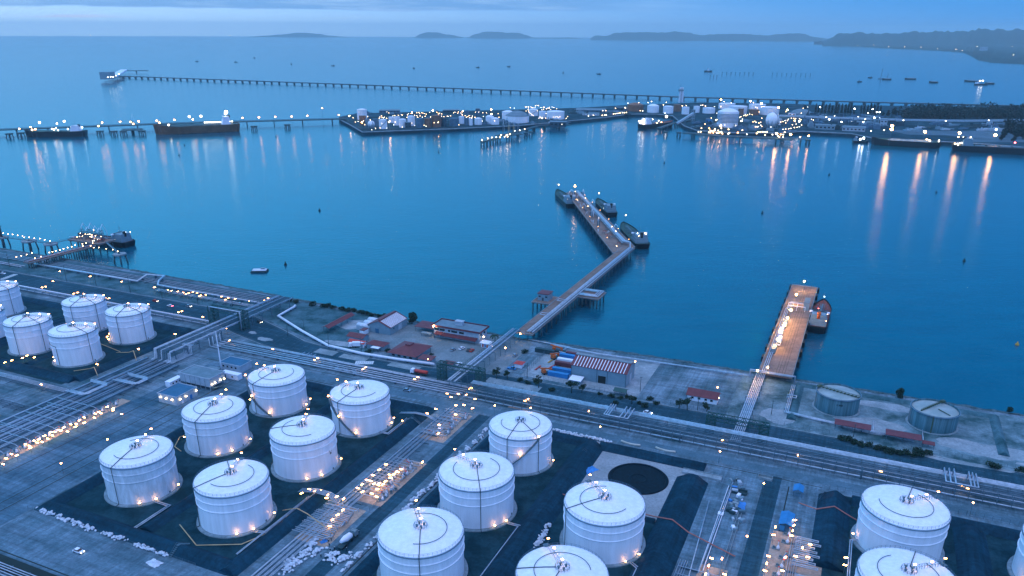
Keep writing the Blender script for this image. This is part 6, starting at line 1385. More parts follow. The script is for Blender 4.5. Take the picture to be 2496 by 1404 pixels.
for i, (x, y, a, b) in enumerate([(2400, 331, 90, 32), (2250, 326, 60, 22), (2040, 312, 70, 18), (2440, 345, 70, 14)]):
    c = at(x, y, 0); mb = MB(); mb.sheet([(c.x + a * math.cos(t_) * (1 + .2 * math.sin(3 * t_ + i)), c.y + b * 2.2 * math.sin(t_) * (1 + .15 * math.cos(2 * t_))) for t_ in [k * 2 * math.pi / 28 for k in range(28)]], QZ + .1 + .01 * i); struct('stock_yard', mb, pmat('stock_yard', (0.13, 0.145, 0.18), 0.9, var=.35, scale=.02, coord='World'))
def far_tank(label, cx, by, w, ty, mat, dome=.12, group='tanks of the far terminal', bands=0, kind='storage_tank', roofm=None, stair=False):
    f = at(cx, by, QZ); D0 = math.hypot(f.x, f.y); r = w / 2 * (f.y * CP + (CAM_H - QZ) * SP) / FOC
    k = (D0 + r) / D0; c = Vector((f.x * k, f.y * k, QZ)); h = max(4, ray_h(cx, ty, D0 + r) - QZ)
    t = thing(kind, label, 'storage tank', c, 0, group)
    part('shell', MB().lathe((0, 0, 0), [(r, 0), (r, h)], 32, (False, False)), mat, t)
    part('roof', MB().lathe((0, 0, 0), [(r + .3, h - .2), (r + .3, h + .1)] + [(r * q, h + 2 * r * dome * (1 - q * q)) for q in (.9, .7, .45, .2)] + [(.02, h + 2 * r * dome)], 32, (False, True)), roofm or mat, t)
    for b in range(bands): part('band', MB().lathe((0, 0, h * (.35 + .6 * b / max(1, bands))), [(r, -.5), (r + .9, -.4), (r + .9, .4), (r, .5)], 32, (False, False), False), M_girder, t)
    n = 12; mb = MB()
    mb.tube([((r + .1) * math.cos(a), (r + .1) * math.sin(a), h + .9) for a in [2 * math.pi * i / 20 for i in range(21)]], .12, 4); part('railing', mb, M_steel, t)
    if stair: mb = MB(); a0 = math.atan2(-f.y, -f.x); mb.tube([((r + .5) * math.cos(a0 + q), (r + .5) * math.sin(a0 + q), h * (.5 + q / 2.4)) for q in (-1.2, -.6, 0, .6, 1.2)], .4, 4); part('stair', mb, M_steel, t)
    return t, c, r, h
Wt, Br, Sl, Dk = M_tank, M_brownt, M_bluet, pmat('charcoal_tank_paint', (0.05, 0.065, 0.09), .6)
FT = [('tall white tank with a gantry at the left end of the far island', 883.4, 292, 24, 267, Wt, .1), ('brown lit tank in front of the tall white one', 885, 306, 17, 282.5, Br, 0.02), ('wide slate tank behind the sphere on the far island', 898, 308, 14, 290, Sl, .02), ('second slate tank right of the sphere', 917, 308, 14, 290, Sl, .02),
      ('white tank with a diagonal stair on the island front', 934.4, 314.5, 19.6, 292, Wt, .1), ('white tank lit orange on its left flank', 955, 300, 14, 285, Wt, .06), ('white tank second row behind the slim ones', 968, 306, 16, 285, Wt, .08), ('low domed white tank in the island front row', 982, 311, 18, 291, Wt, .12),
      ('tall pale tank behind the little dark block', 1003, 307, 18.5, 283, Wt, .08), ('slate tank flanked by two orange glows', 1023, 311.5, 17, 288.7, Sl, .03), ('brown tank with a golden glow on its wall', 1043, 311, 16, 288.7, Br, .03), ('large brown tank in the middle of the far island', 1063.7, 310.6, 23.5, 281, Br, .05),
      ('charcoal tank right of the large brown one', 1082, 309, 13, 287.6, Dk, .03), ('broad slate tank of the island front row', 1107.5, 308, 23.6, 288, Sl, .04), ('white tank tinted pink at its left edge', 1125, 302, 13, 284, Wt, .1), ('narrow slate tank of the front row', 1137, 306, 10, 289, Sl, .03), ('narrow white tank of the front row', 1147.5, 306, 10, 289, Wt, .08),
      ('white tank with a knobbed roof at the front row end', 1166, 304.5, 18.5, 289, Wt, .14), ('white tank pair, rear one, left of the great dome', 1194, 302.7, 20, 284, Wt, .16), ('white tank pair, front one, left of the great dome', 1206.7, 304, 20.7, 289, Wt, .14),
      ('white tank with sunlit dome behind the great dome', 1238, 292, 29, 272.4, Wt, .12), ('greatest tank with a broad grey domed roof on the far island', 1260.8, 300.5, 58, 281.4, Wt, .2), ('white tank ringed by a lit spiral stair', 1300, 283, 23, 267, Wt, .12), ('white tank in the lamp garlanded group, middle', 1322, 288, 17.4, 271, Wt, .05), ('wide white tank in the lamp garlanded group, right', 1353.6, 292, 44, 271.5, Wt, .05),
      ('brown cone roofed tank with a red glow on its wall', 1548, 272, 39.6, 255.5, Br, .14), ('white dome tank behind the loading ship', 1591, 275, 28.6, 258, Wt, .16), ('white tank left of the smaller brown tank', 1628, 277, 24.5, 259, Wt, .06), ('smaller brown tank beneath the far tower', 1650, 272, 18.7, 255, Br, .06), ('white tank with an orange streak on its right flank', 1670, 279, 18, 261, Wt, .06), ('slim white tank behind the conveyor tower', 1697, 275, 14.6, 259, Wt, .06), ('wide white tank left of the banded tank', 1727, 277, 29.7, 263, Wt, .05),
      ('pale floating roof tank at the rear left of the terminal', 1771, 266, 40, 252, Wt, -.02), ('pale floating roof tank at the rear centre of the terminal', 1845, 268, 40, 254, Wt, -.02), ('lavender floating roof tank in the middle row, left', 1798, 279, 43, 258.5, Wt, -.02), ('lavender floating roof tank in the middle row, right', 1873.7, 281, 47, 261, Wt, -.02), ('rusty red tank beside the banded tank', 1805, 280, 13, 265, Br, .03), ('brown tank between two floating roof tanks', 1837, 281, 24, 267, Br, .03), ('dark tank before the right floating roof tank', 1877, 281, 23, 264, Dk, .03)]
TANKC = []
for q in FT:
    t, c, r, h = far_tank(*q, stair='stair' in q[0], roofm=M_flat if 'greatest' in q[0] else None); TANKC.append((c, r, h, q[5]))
far_tank('great banded tank with a white arched roof on the far terminal', 1771.5, 312, 50.5, 272, Wt, .16, bands=7, roofm=M_white)
def sphere_tank(label, cx, cy, rp, base, egg=1.0):
    f = at(cx, base, QZ); D = math.hypot(f.x, f.y); r = rp * (f.y * CP + CAM_H * SP) / FOC; k = (D + r) / D; c = Vector((f.x * k, f.y * k, QZ)); hz = max(r * egg + 1, ray_h(cx, cy, D + r) - QZ)
    t = thing('sphere_tank', label, 'sphere tank', c, 0); part('shell', MB().sphere((0, 0, hz), r, 24, 14, egg), M_tank, t)
    for i in range(10): a = 2 * math.pi * i / 10; part('leg', MB().bar((r * .96 * math.cos(a), r * .96 * math.sin(a), 0), (r * .96 * math.cos(a), r * .96 * math.sin(a), hz), .9), M_clad, t)
    mb = MB(); mb.tube([(r * 1.03 * math.sin(q) * .6, -r * 1.03 * abs(math.sin(q)) * .8, hz - r * egg * 1.03 * math.cos(q)) for q in [.9 + k * .22 for k in range(10)]], .5, 5); part('stair', mb, M_steel, t); return c, r
sphere_tank('small white gas sphere at the left of the far island', 905.5, 303.8, 8.4, 313); sphere_tank('large white gas sphere glowing orange at its foot', 1880, 296, 16, 313, 1.08)
def box_b(label, cx, by, w, ty, mat, dep=.7, name='block_building', roofm=None, windows=True):
    f = at(cx, by, QZ); D = math.hypot(f.x, f.y); sc = (f.y * CP + CAM_H * SP) / FOC; wx = w * sc; dy = wx * dep; k = (D + dy / 2) / D; h = max(3, ray_h(cx, ty, D) - QZ); c = Vector((f.x * k, f.y * k, QZ)); rz = math.atan2(f.y, f.x) - R(90)
    t = thing(name, label, 'building', c, rz); part('wall', MB().box((0, 0, h / 2), (wx, dy, h)), mat, t); part('roof', MB().box((0, 0, h + .3), (wx * 1.04, dy * 1.04, .6)), roofm or M_flat, t)
    if windows:
        n = max(2, int(wx / 7)); fl = max(1, int(h / 5))
        for j in range(fl):
            mb = MB()
            for i in range(n): mb.box((-wx / 2 + (i + .5) * wx / n, -dy / 2 - .1, h * (j + .55) / fl), (wx / n * .5, .2, h / fl * .35))
            part('window_row', mb, M_glass, t)
    return t
for q in [('dark little block on the island front quay', 995, 312, 14.6, 299, Dk), ('dark square tower block behind the island front row', 1165, 284, 11, 265, Sl), ('long low shed behind the island tanks, left', 950, 276, 50, 270, Sl), ('long low shed behind the island tanks, middle', 1100, 274, 40, 269, Dk), ('white office block near the domed store', 1930, 284, 17, 276, M_white), ('white annex beside the large gas sphere', 1899.6, 305, 7, 289, M_white),
          ('blue roofed loading shed beside the banded tank', 1727, 302, 14, 291, M_blue), ('dark hopper tower of the conveyor', 1688, 296, 9, 268, M_clad), ('grey shed along the wharf right of the inlet', 2010, 316, 46, 306, M_clad), ('pale warehouse on the inner wharf', 2080, 320, 52, 311, M_wall), ('low stores shed behind the wharf', 2100, 304, 60, 299, Sl), ('boiler house with lamps in the dark plant', 2130, 305, 20, 285, M_clad), ('second boiler house of the dark plant', 2152, 310, 16, 292, M_wall),
          ('low dark buildings left of the cone roofed tank', 1440, 275, 70, 269, Sl), ('portal shaped dark shed beside the cone roofed tank', 1510, 271, 20, 262, Dk), ('white roofed sheds along the narrow causeway', 1440, 281, 40, 277.5, M_white), ('dark office over the water at the island end', 1360, 309, 40, 298, Dk), ('white boxy cabin with dark windows on the island end pier', 1342, 306, 10, 297, M_white), ('low store before the conifer row', 2060, 296, 70, 291, Sl)]: box_b(*q)
tc_ = at(1961, 284, QZ); t = thing('domed_store', 'pale half dome store before the conifer row', 'store', tc_ + Vector((0, 25, 0))); part('dome', MB().lathe((0, 0, 0), [(26 * math.cos(a), 15 * math.sin(a)) for a in [k * math.pi / 16 for k in range(9)]], 28, (False, False)), M_flat, t); part('base_ring', MB().lathe((0, 0, 0), [(27, 0), (27, 1.5), (26, 1.5)], 28, (False, False)), M_conc, t)
D_ = at(1659, 250, QZ); ht = ray_h(1659, 213, math.hypot(D_.x, D_.y)) - QZ
t = thing('flare_tower', 'pale slender tower with a dark platform standing in front of the long bridge', 'tower', D_)
mb = MB()
for x, y in ((-5, -5), (5, -5), (5, 5), (-5, 5)): mb.bar((x, y, 0), (x * .7, y * .7, ht), 1.6)
for k in range(9):
    z0, z1 = ht * k / 9, ht * (k + 1) / 9; mb.bar((-4.6, -4.6, z0), (4.4, -4.6, z1), .8); mb.bar((4.6, -4.6, z0), (-4.4, -4.6, z1), .8); mb.box((0, 0, z1), (9, 9, .6))
part('lattice', mb, M_white, t); part('inner_shaft', MB().lathe((0, 0, 0), [(2.6, 0), (2.4, ht)], 10), M_wall, t); part('platform', MB().box((-2, 0, ht * .82), (13, 11, 5)), M_clad, t); part('mast', MB().bar((-4, 0, ht), (-4, 0, ht + 9), .7), M_steel, t)
r = random.Random(21)
def unit(px, py, w, h, label, group, mat):
    c = at(px, py, QZ); mb = MB(); mb.box((0, 0, h * .3), (w, w * .6, h * .6)); mb.box((w * .1, 0, h * .72), (w * .5, w * .4, h * .3)); mb.bar((-w * .4, 0, 0), (-w * .4, 0, h * 1.3), max(.8, w * .08)); mb.bar((w * .3, w * .3, h * .5), (w * 1.2, w * .3, h * .5), max(.8, w * .07))
    one('plant_unit', mb, mat, label, 'plant unit', group, loc=c, rz=r.uniform(-.4, .4))
for k in range(60): unit(r.uniform(1960, 2200), r.uniform(284, 316), r.uniform(8, 26), r.uniform(5, 14), 'small dark process unit in the plant right of the terminal', 'process units of the dark plant', r.choice((M_dark, Sl, M_clad, Dk)))
for k in range(50): unit(r.uniform(1690, 1930), r.uniform(296, 322), r.uniform(6, 20), r.uniform(3, 9), 'small process unit among the far terminal tanks', 'process units of the far terminal', r.choice((M_dark, Sl, M_clad, Dk, M_steel)))
for k in range(40): unit(r.uniform(870, 1380), r.choice((r.uniform(276, 290), r.uniform(296, 304))), r.uniform(5, 16), r.uniform(3, 9), 'small process unit between the far island tanks', 'process units of the far island', r.choice((M_dark, Sl, M_clad, M_steel)))
for k in range(30): unit(r.uniform(2210, 2490), r.uniform(303, 322), r.uniform(8, 30), r.uniform(3, 8), 'low store or vehicle row behind the right hand stock yard', 'stores behind the stock yard', r.choice((M_dark, Sl, M_clad, M_wall)))
for k in range(26): unit(r.uniform(1390, 1530), r.uniform(270, 281), r.uniform(8, 26), r.uniform(3, 7), 'small dark unit on the narrow causeway quay', 'units of the narrow causeway', r.choice((M_dark, Sl, M_clad)))
# conveyor
def gallery(label, pts, w, name='conveyor', mat=None):
    L = [at(x, y, z) for x, y, z in pts]; t = thing(name, label, 'conveyor', (L[0].x, L[0].y, QZ)); mb = MB()
    for a, b in zip(L, L[1:]): mb.bar(a, b, w, w * .8)
    part('gallery', mb, mat or M_pipe, t, w=True); run = 0
    for a, b in zip(L, L[1:]):
        k = max(1, int((b - a).length / 60))
        for i in range(k): p = a.lerp(b, (i + .5) / k); mb = MB(); mb.bar((p.x - 2, p.y, QZ), (p.x, p.y, p.z - 1), 1.1); mb.bar((p.x + 2, p.y, QZ), (p.x, p.y, p.z - 1), 1.1); part('trestle_leg', mb, M_steel, t, w=True)
gallery('long pale conveyor gallery running across the far terminal to the right edge', [(1890, 281.5, 14), (2000, 285.5, 14), (2100, 289, 14), (2200, 292, 14), (2350, 294.5, 14), (2496, 293, 14), (2700, 291, 14)], 4.5)
gallery('sloping conveyor from the loading ship to the hopper tower', [(1650, 301, 7), (1690, 276, 26)], 4.5)
# ------------------------------------------------------------------ wharf, piers, dolphins in front
def far_deck(label, pts, z, w, name='wharf', th=1.4, sp=34, mat=None, group=None):
    L = [at(x, y, z) for x, y in pts]; t = thing(name, label, 'pier', (L[0].x, L[0].y, 0), 0, group); mb = MB()
    l, r_ = offs(L, w / 2), offs(L, -w / 2)
    for i in range(len(L) - 1): mb.prism([(r_[i].x, r_[i].y), (r_[i + 1].x, r_[i + 1].y), (l[i + 1].x, l[i + 1].y), (l[i].x, l[i].y)], z - th, z + .002 * i)
    part('deck', mb, mat or M_pile, t, w=True)
    mb = MB(); mb.tube([(p.x, p.y, z + 1.4) for p in L], .5, 5); part('pipe', mb, M_piped, t, w=True)
    for a, b in zip(L, L[1:]):
        k = max(1, int((b - a).length / sp))
        for i in range(k):
            p = a.lerp(b, (i + .5) / k); d = (b - a).normalized(); n = Vector((-d.y, d.x, 0)); mb = MB()
            for s in (-.38, 0, .38): q = p + n * w * s; mb.lathe((q.x, q.y, 0), [(1.0, SEA - 1), (1.0, z - th)], 6)
            part('pile_bent', mb, M_pile, t, w=True)
    return t
far_deck('lamp studded oil wharf in front of the far terminal', [(1668, 323), (1760, 331), (1850, 335), (1935, 338)], 5, 16)
far_deck('outer berth of the far oil wharf', [(1880, 335), (1935, 339)], 5.5, 26); far_deck('thin walkway from the wharf to the end dolphin', [(1935, 339), (1970, 339)], 5, 2.5, th=.6)
far_deck('curved trestle from the island end to the yellow armed berth', [(1345, 303), (1310, 307), (1275, 317), (1250, 322)], 5, 6); far_deck('berth platform with yellow loading arms before the far island', [(1214, 330), (1268, 325)], 5.5, 20)
far_deck('piled platform under the dark office at the island end', [(1336, 303), (1386, 302)], 5, 30); far_deck('loading pier beside the red decked ship', [(1690, 290), (1640, 300), (1605, 312)], 5, 9)
def far_dolphin(px, py, label, group, w=6, z=5):
    c = at(px, py, z); t = thing('mooring_dolphin', label, 'dolphin', (c.x, c.y, 0), 0, group); part('cap', MB().lathe((0, 0, z - 2), [(w, 0), (w, 2)], 8, sm=False), M_pile, t)
    for k in range(4): a = k * math.pi / 2 + .7; mb = MB(); mb.tube([(w * .9 * math.cos(a), w * .9 * math.sin(a), SEA - 1), (w * .6 * math.cos(a), w * .6 * math.sin(a), z - 2)], .9, 6); part('leg', mb, M_pile, t)
for px, py in [(1176, 344), (1183, 343), (1191, 341), (1199, 339), (1205, 337), (1282, 323), (1294, 320), (1216, 335)]: far_dolphin(px, py, 'dolphin in the short chain before the yellow armed berth', 'dolphins at the yellow armed berth', 4.5)
for px, py in [(1970, 340), (1623, 320), (1655, 322)]: far_dolphin(px, py, 'lone dolphin beside the far oil wharf', 'dolphins by the far oil wharf', 5)
for px, py in [(22, 325), (50, 323), (243, 319), (277, 319), (300, 319), (346, 318), (619, 307), (700, 303)]: far_dolphin(px, py, 'low dolphin along the far left causeway berths', 'dolphins at the causeway berths', 7)
far_deck('small berth platform with a crane between the two big tankers', [(298, 316), (347, 315)], 5.5, 22); loading = loading_arm(at(325, 314, 6), 26, GB, 'crane like loading tower between the two big tankers', None)
for px, py, m in [(1240, 325, M_yellow), (1252, 324, M_yellow), (1226, 327, M_dark), (1262, 323, M_dark)]: loading_arm(at(px, py, 5.5), 24, GB, 'yellow loading tower on the far berth' if m is M_yellow else 'dark loading tower on the far berth', 'loading towers on the far berth', m)
far_deck('long low causeway trestle running left from the far island', [(-260, 330), (0, 316), (300, 305), (500, 298), (700, 293), (845, 289)], 6, 12, 'causeway', sp=50)
# ------------------------------------------------------------------ long bridge
bl = [at(x, y, 4.6) for x, y in ((300, 186), (900, 208), (1660, 237), (2100, 249), (2496, 259), (2760, 266))]
t = thing('trestle_bridge', 'very long low trestle bridge crossing the whole bay', 'bridge', (bl[2].x, bl[2].y, 0))
mb = MB()
for a, b in zip(bl, bl[1:]): mb.bar(a, b, 8, 2.0)
part('deck', mb, M_pile, t, w=True); mb = MB()
for a, b in zip(bl, bl[1:]): mb.bar(a + Vector((0, 0, 1.8)), b + Vector((0, 0, 1.8)), 3.0, 1.4)
part('pipe', mb, M_clad, t, w=True); np_ = 0; carry = 0.0; SPN = sum((b - a).length for a, b in zip(bl, bl[1:])) / 98
for a, b in zip(bl, bl[1:]):
    Ls = (b - a).length; s = carry
    while s < Ls and np_ < 99: p = a.lerp(b, s / Ls); mb = MB(); mb.box((p.x, p.y, -.5), (5, 8, 8)); mb.box((p.x, p.y, 2.6), (7, 9, 1.6)); part('pier', mb, M_pile, t, w=True); s += SPN; np_ += 1
    carry = s - Ls
t = far_deck('sea island berth at the far left end of the long bridge', [(258, 186), (300, 186)], 10, 60, 'island_berth', 3, 60)
mb = MB(); mb.bar(at(277, 186, 16), at(302, 171, 16), 26, 6); part('white_gallery', mb, M_white, t, w=True); mb = MB(); mb.box(at(262, 184, 20), (40, 40, 26)); part('control_block', mb, M_clad, t, w=True)
far_deck('thin line of mooring platforms beyond the sea island berth', [(302, 172), (362, 172)], 8, 12, 'island_berth', 2, 120)
for px, py in [(263, 189), (270, 188), (276, 188), (283, 185), (290, 181)]: lamp(px, py, 14, E_white, 'lamp on the far sea island berth', 'lamps on the sea island berth', 10, 1.6)
# ------------------------------------------------------------------ far ships
def far_ship(label, bow, stern, beam, **k): b, s = at(*bow, SEA + 2), at(*stern, SEA + 2); return ship(label, b, s, beam, **k)
far_ship('long black tanker with bright deck lamps at the far left', (62, 331), (212, 329), 22, fb=9, hh=11, lights_=[(.45, 0, 25, E_white, 1.8), (-.1, 0, 23, E_white, 1.3), (-.35, 0, 27, E_white, 1.8), (.7, .5, 13, E_warmw, 1.4), (.0, .5, 13, E_warmw, 1.2)] + rl(9, 6, -.9, .3, 11, 18, [E_white, E_cool], .9), group='big tankers at the causeway')
far_ship('brown hulled tanker with white lit superstructure and dark funnel', (376, 325), (585, 316), 30, hull=M_hullb, deck=M_hull, fb=13, hh=18, lights_=[(.15, 0, 30, E_white, 2.0), (-.12, 0, 30, E_white, 2.0), (-.72, 0, 36, E_white, 3.2), (-.7, .3, 34, E_white, 2.4), (.65, .6, 17, E_white, 1.6)] + [(-.2 - .05 * i, -.8, 17, E_white, 1.0) for i in range(14)], group='big tankers at the causeway')
far_ship('red decked ship loading beside the conveyor, white house nearest', (1640, 304), (1561, 312), 22, deck=M_deckr, hh=14, fb=8, lights_=rl(12, 8, -.98, -.45, 10, 20, LM, .9) + rl(5, 9, -.3, .8, 9, 16, [E_warm, E_white], .9) + [(.55, 0, 20, E_white, 2.4)])
far_ship('dark bulk barge with a ragged load at the right hand quay', (2122, 349), (2292, 358), 24, name='bulk_carrier', kind='barge', fb=9, lights_=rl(5, 10, -.95, -.3, 11, 15, [E_warmw, E_white], .9), group='dark ships at the right quay')
far_ship('dark ship cut by the right edge with a cluster of lamps at its stern', (2560, 376), (2318, 364), 24, name='bulk_carrier', kind='bulk', fb=9, hh=13, housem=M_clad, lights_=rl(14, 11, -.95, -.6, 10, 24, [E_warmw, E_white], .9), group='dark ships at the right quay')
far_ship('small harbour vessel with two cool white lamps', (2118, 346), (2078, 345), 12, name='work_boat', kind='tug', fb=3, hh=8, housem=M_clad, lights_=[(.2, -.9, 9, E_cool, 1.7), (-.2, -.9, 7, E_cool, 1.7)])
far_ship('coaster lying on the open bay beyond the terminal', (1736, 174.5), (1717, 174), 16, name='coaster', kind='tug', fb=5, hh=12, house='mid', group='vessels far out on the bay')
for lab, b, s in [('low dark barge right of the crane barge', (2205, 192), (2233, 193)), ('short dark barge below the others', (2264, 200), (2286, 201)), ('dark barge moored at the far right', (2350, 197), (2384, 199)), ('dark barge behind the lit tug', (2400, 203), (2424, 204)), ('flat pontoon of the crane barge', (2150, 193), (2173, 193.5))]: far_ship(lab, b, s, 14, name='barge', kind='barge', fb=4, group='vessels far out on the bay', masts=False)
far_ship('tug with two white lamps among the distant barges', (2408, 206), (2376, 206), 16, name='tug', kind='tug', fb=4, hh=10, lights_=[(.1, 0, 16, E_white, 2.4), (-.3, 0, 15, E_white, 2.2)], group='vessels far out on the bay')
q = at(2154, 193, SEA); t = thing('piling_rig', 'tall piling rig standing on its barge in the bay', 'rig', q); 
for x in (-14, 14): part('leg', MB().bar((x, 0, 0), (x + 2, 0, 44 if x < 0 else 22), 2.6), M_clad, t)
part('base', MB().box((0, 0, 2), (44, 16, 5)), M_clad, t)
for x in [1760 + k * 10.8 for k in range(8)] + [1882 + k * 11.6 for k in range(9)] + [1731, 1739, 1747]:
    q = at(x, 181 + (x - 1760) * .02 + (9 if x < 1750 else 0), SEA); one('marker_pile', MB().bar((0, 0, -1), (0, 0, 11), 2.4).box((0, 0, 10), (5, 4, 2)), M_clad, 'marker pile in the row out on the bay', 'pile', 'rows of marker piles in the bay', loc=q)
for x, y in [(575, 152), (620, 142), (480, 150), (710, 157), (812, 161), (1009, 167), (1165, 165), (1240, 163), (1373, 178), (1460, 181), (2095, 200), (2121, 190)]:
    q = at(x, y, SEA); t = thing('fishing_boat', 'tiny dark fishing boat far out on the water', 'boat', q, rr.uniform(0, 6), 'fishing boats far out')
    part('hull', MB().rings([[(-9, -2, 0), (4, -2.5, 0), (10, 0, 0), (4, 2.5, 0), (-9, 2, 0)], [(-10, -3, 3), (5, -3.5, 3), (13, 0, 4), (5, 3.5, 3), (-10, 3, 3)]], sm=False), M_hull, t); part('cabin', MB().box((-3, 0, 5), (6, 4, 4)), M_clad, t)
# ------------------------------------------------------------------ far vegetation
for k in range(21):
    x = 1987 + k * 7.9 + rr.uniform(-1, 1)
    if k == 13: continue
    p = at(x, 276 + k * .16, QZ); tree('column', p, 'dark columnar conifer in the row behind the far terminal', 'conifer row behind the far terminal', 1.45)
lc = MB(); r = random.Random(4)
outline = [(2196, 292), (2215, 288), (2260, 290), (2330, 291), (2400, 291), (2470, 290), (2540, 289)]
for k in range(430):
    f = r.random(); x = 2200 + 345 * f; y = r.uniform(273, 291); p = at(x, y, QZ); edge = min(1, (x - 2196) / 45) * (1 if not 2383 < x < 2392 else .35)
    h = (7 + 16 * r.random()) * (.35 + .65 * edge)
    for j in range(3): leaf_cloud(lc, (p.x + r.uniform(-8, 8), p.y + r.uniform(-14, 14), QZ + h * (.3 + .3 * j)), 7, 7, 4.5, 11, 2.3, r)
o = part('forest', lc, M_leafp); tag(o, None, None, None, 'stuff')
for x, y, s in [(2164, 283, 1.0), (2178, 281, 1.3), (2186, 287, 1.1), (2150, 285, .9), (2132, 284, .8), (1961, 268, 1.0)] : tree('forest', at(x, y, QZ), 'ragged dark tree at the left edge of the far wood', 'trees at the edge of the far wood', s)
for x, y, s in [(2448, 333, 1.6), (2462, 326, 1.8), (2476, 336, 1.7), (2455, 316, 1.7), (2484, 322, 1.9), (2492, 340, 1.6), (2440, 343, 1.1), (2470, 346, 1.2)]: tree('forest', at(x, y, QZ), 'tall dark tree of the grove by the right hand quay', 'grove by the right hand quay', s)
# ------------------------------------------------------------------ hills and far coast
M_hill = pmat('forested_hill', (0.035, 0.055, 0.05), 0.95, col2=(0.02, 0.035, 0.035), scale=0.002, coord='World', detail=8)
def hills(D, prof, depth, seed, jag=.16):
    """ridge at ground distance D; prof = (px, py of the crest)"""
    r = random.Random(seed); C_ = []
    for (x0, y0), (x1, y1) in zip(prof, prof[1:]):
        n = max(2, int(abs(x1 - x0) / 7))
        for i in range(n): f = i / n; f2 = f * f * (3 - 2 * f); C_.append((x0 + (x1 - x0) * f, y0 + (y1 - y0) * f2))
    C_.append(prof[-1]); rows = [[], [], [], []]
    for x, y in C_:
        q = at(x, 140, 0); d = Vector((q.x, q.y, 0)).normalized(); h = max(1, ray_h2(x, y, D)); h *= 1 + r.uniform(-jag, jag) * .5
        rows[0].append(d * (D - depth) + Vector((0, 0, SEA - 1))); rows[1].append(d * (D - depth * .45) + Vector((0, 0, h * (.5 + r.uniform(-.15, .15))))); rows[2].append(d * D + Vector((0, 0, h))); rows[3].append(d * (D + depth) + Vector((0, 0, SEA - 1)))
    mb = MB(); ids = [mb.add(q) for q in rows]
    for a, b in zip(ids, ids[1:]):
        for i in range(len(C_) - 1): mb.face((a + i, a + i + 1, b + i + 1, b + i), True)
    return struct('hills', mb, M_hill)
def ray_h2(px, py, D):
    x, y = px - PCX, py - PCY; c, s = math.cos(ROLL), math.sin(ROLL); xr, yr = c * x + s * y, -s * x + c * y
    dx, dy, dz = xr, FOC * CP - yr * SP, -FOC * SP - yr * CP; return CAM_H + dz * D / math.hypot(dx, dy)
hills(27000, [(610, 90), (650, 87), (690, 84), (735, 79), (775, 82), (810, 87), (850, 90)], 700, 1)
hills(26000, [(1008, 92), (1030, 82), (1045, 78), (1062, 79), (1095, 84), (1130, 90)], 800, 2)
hills(25500, [(1138, 93), (1160, 82), (1190, 77), (1215, 78), (1235, 80), (1262, 80), (1285, 86), (1300, 92), (1360, 92), (1385, 91), (1420, 94)], 900, 3)
hills(22000, [(1436, 95), (1447, 86), (1470, 88), (1500, 80), (1540, 79), (1600, 79), (1640, 77), (1670, 79), (1700, 85), (1750, 83), (1790, 82), (1830, 84), (1868, 86), (1900, 82), (1940, 80), (1975, 90), (2020, 95), (2060, 97)], 1000, 4)
hills(15000, [(2000, 100), (2040, 82), (2080, 79), (2130, 82), (2180, 80), (2230, 77), (2290, 76), (2340, 75), (2385, 70), (2430, 72), (2496, 73), (2600, 70), (2800, 74)], 1500, 5)
shorel = [(1985, 98.5), (2060, 106), (2105, 114), (2180, 118.5), (2290, 123), (2350, 128), (2372, 138), (2385, 146), (2420, 152), (2496, 156), (2700, 166), (3000, 180)]
L = [at(x, y, 0) for x, y in shorel]; mb = MB(); r = random.Random(6)
far_l = [Vector((p.x, p.y, 0)).normalized() * 15800 for p in L]; ids = []; NR = 11
S_ = []
for i in range(len(L) - 1):
    for k in range(10): S_.append((L[i].lerp(L[i + 1], k / 10), far_l[i].lerp(far_l[i + 1], k / 10)))
for k in range(NR):
    f = (k / (NR - 1)) ** 1.6
    ids.append(mb.add([(lambda q: (q.x, q.y, SEA - .5 if k == 0 else 6 + r.uniform(2, 16) + 20 * f))(a.lerp(b, f)) for a, b in S_]))
for a, b in zip(ids, ids[1:]):
    for i in range(len(S_) - 1): mb.face((a + i, a + i + 1, b + i + 1, b + i), True)
struct('far_coast', mb, M_hill)
for px, py, s in [(2111, 93, 4), (2145, 93, 4), (2252, 99, 6), (2262, 100, 5), (2269, 99, 6), (2274, 100, 6), (2312, 99, 7), (2330, 99, 5), (2336, 100, 5), (2345, 98.5, 9), (2378, 99, 7), (2407, 99, 8), (2425, 100, 4), (2166, 114, 4), (2090, 111, 4), (2130, 110, 3), (2205, 114, 4), (2245, 115, 3), (2285, 119, 3), (2330, 121, 4), (2345, 124, 3), (2382, 114, 4), (2468, 114, 4), (2470, 134, 4), (2358, 100, 4), (2296, 100, 3), (2215, 100, 3), (2495, 101, 5)]:
    lamp(px, py, 22, E_warmw, 'distant town light on the far right coast', 'town lights on the far coast', 12, s * .55)
box_b('pale apartment slab on the far coast', 2396, 128, 17, 114, M_wall, .3, 'apartment_block')
lamp(221, 86.5, 12, E_warmw, 'faint ship light on the horizon, left', 'ship lights on the horizon', 0, 6.0); lamp(561, 87, 12, E_warmw, 'faint ship light on the horizon, right', 'ship lights on the horizon', 0, 6.0)
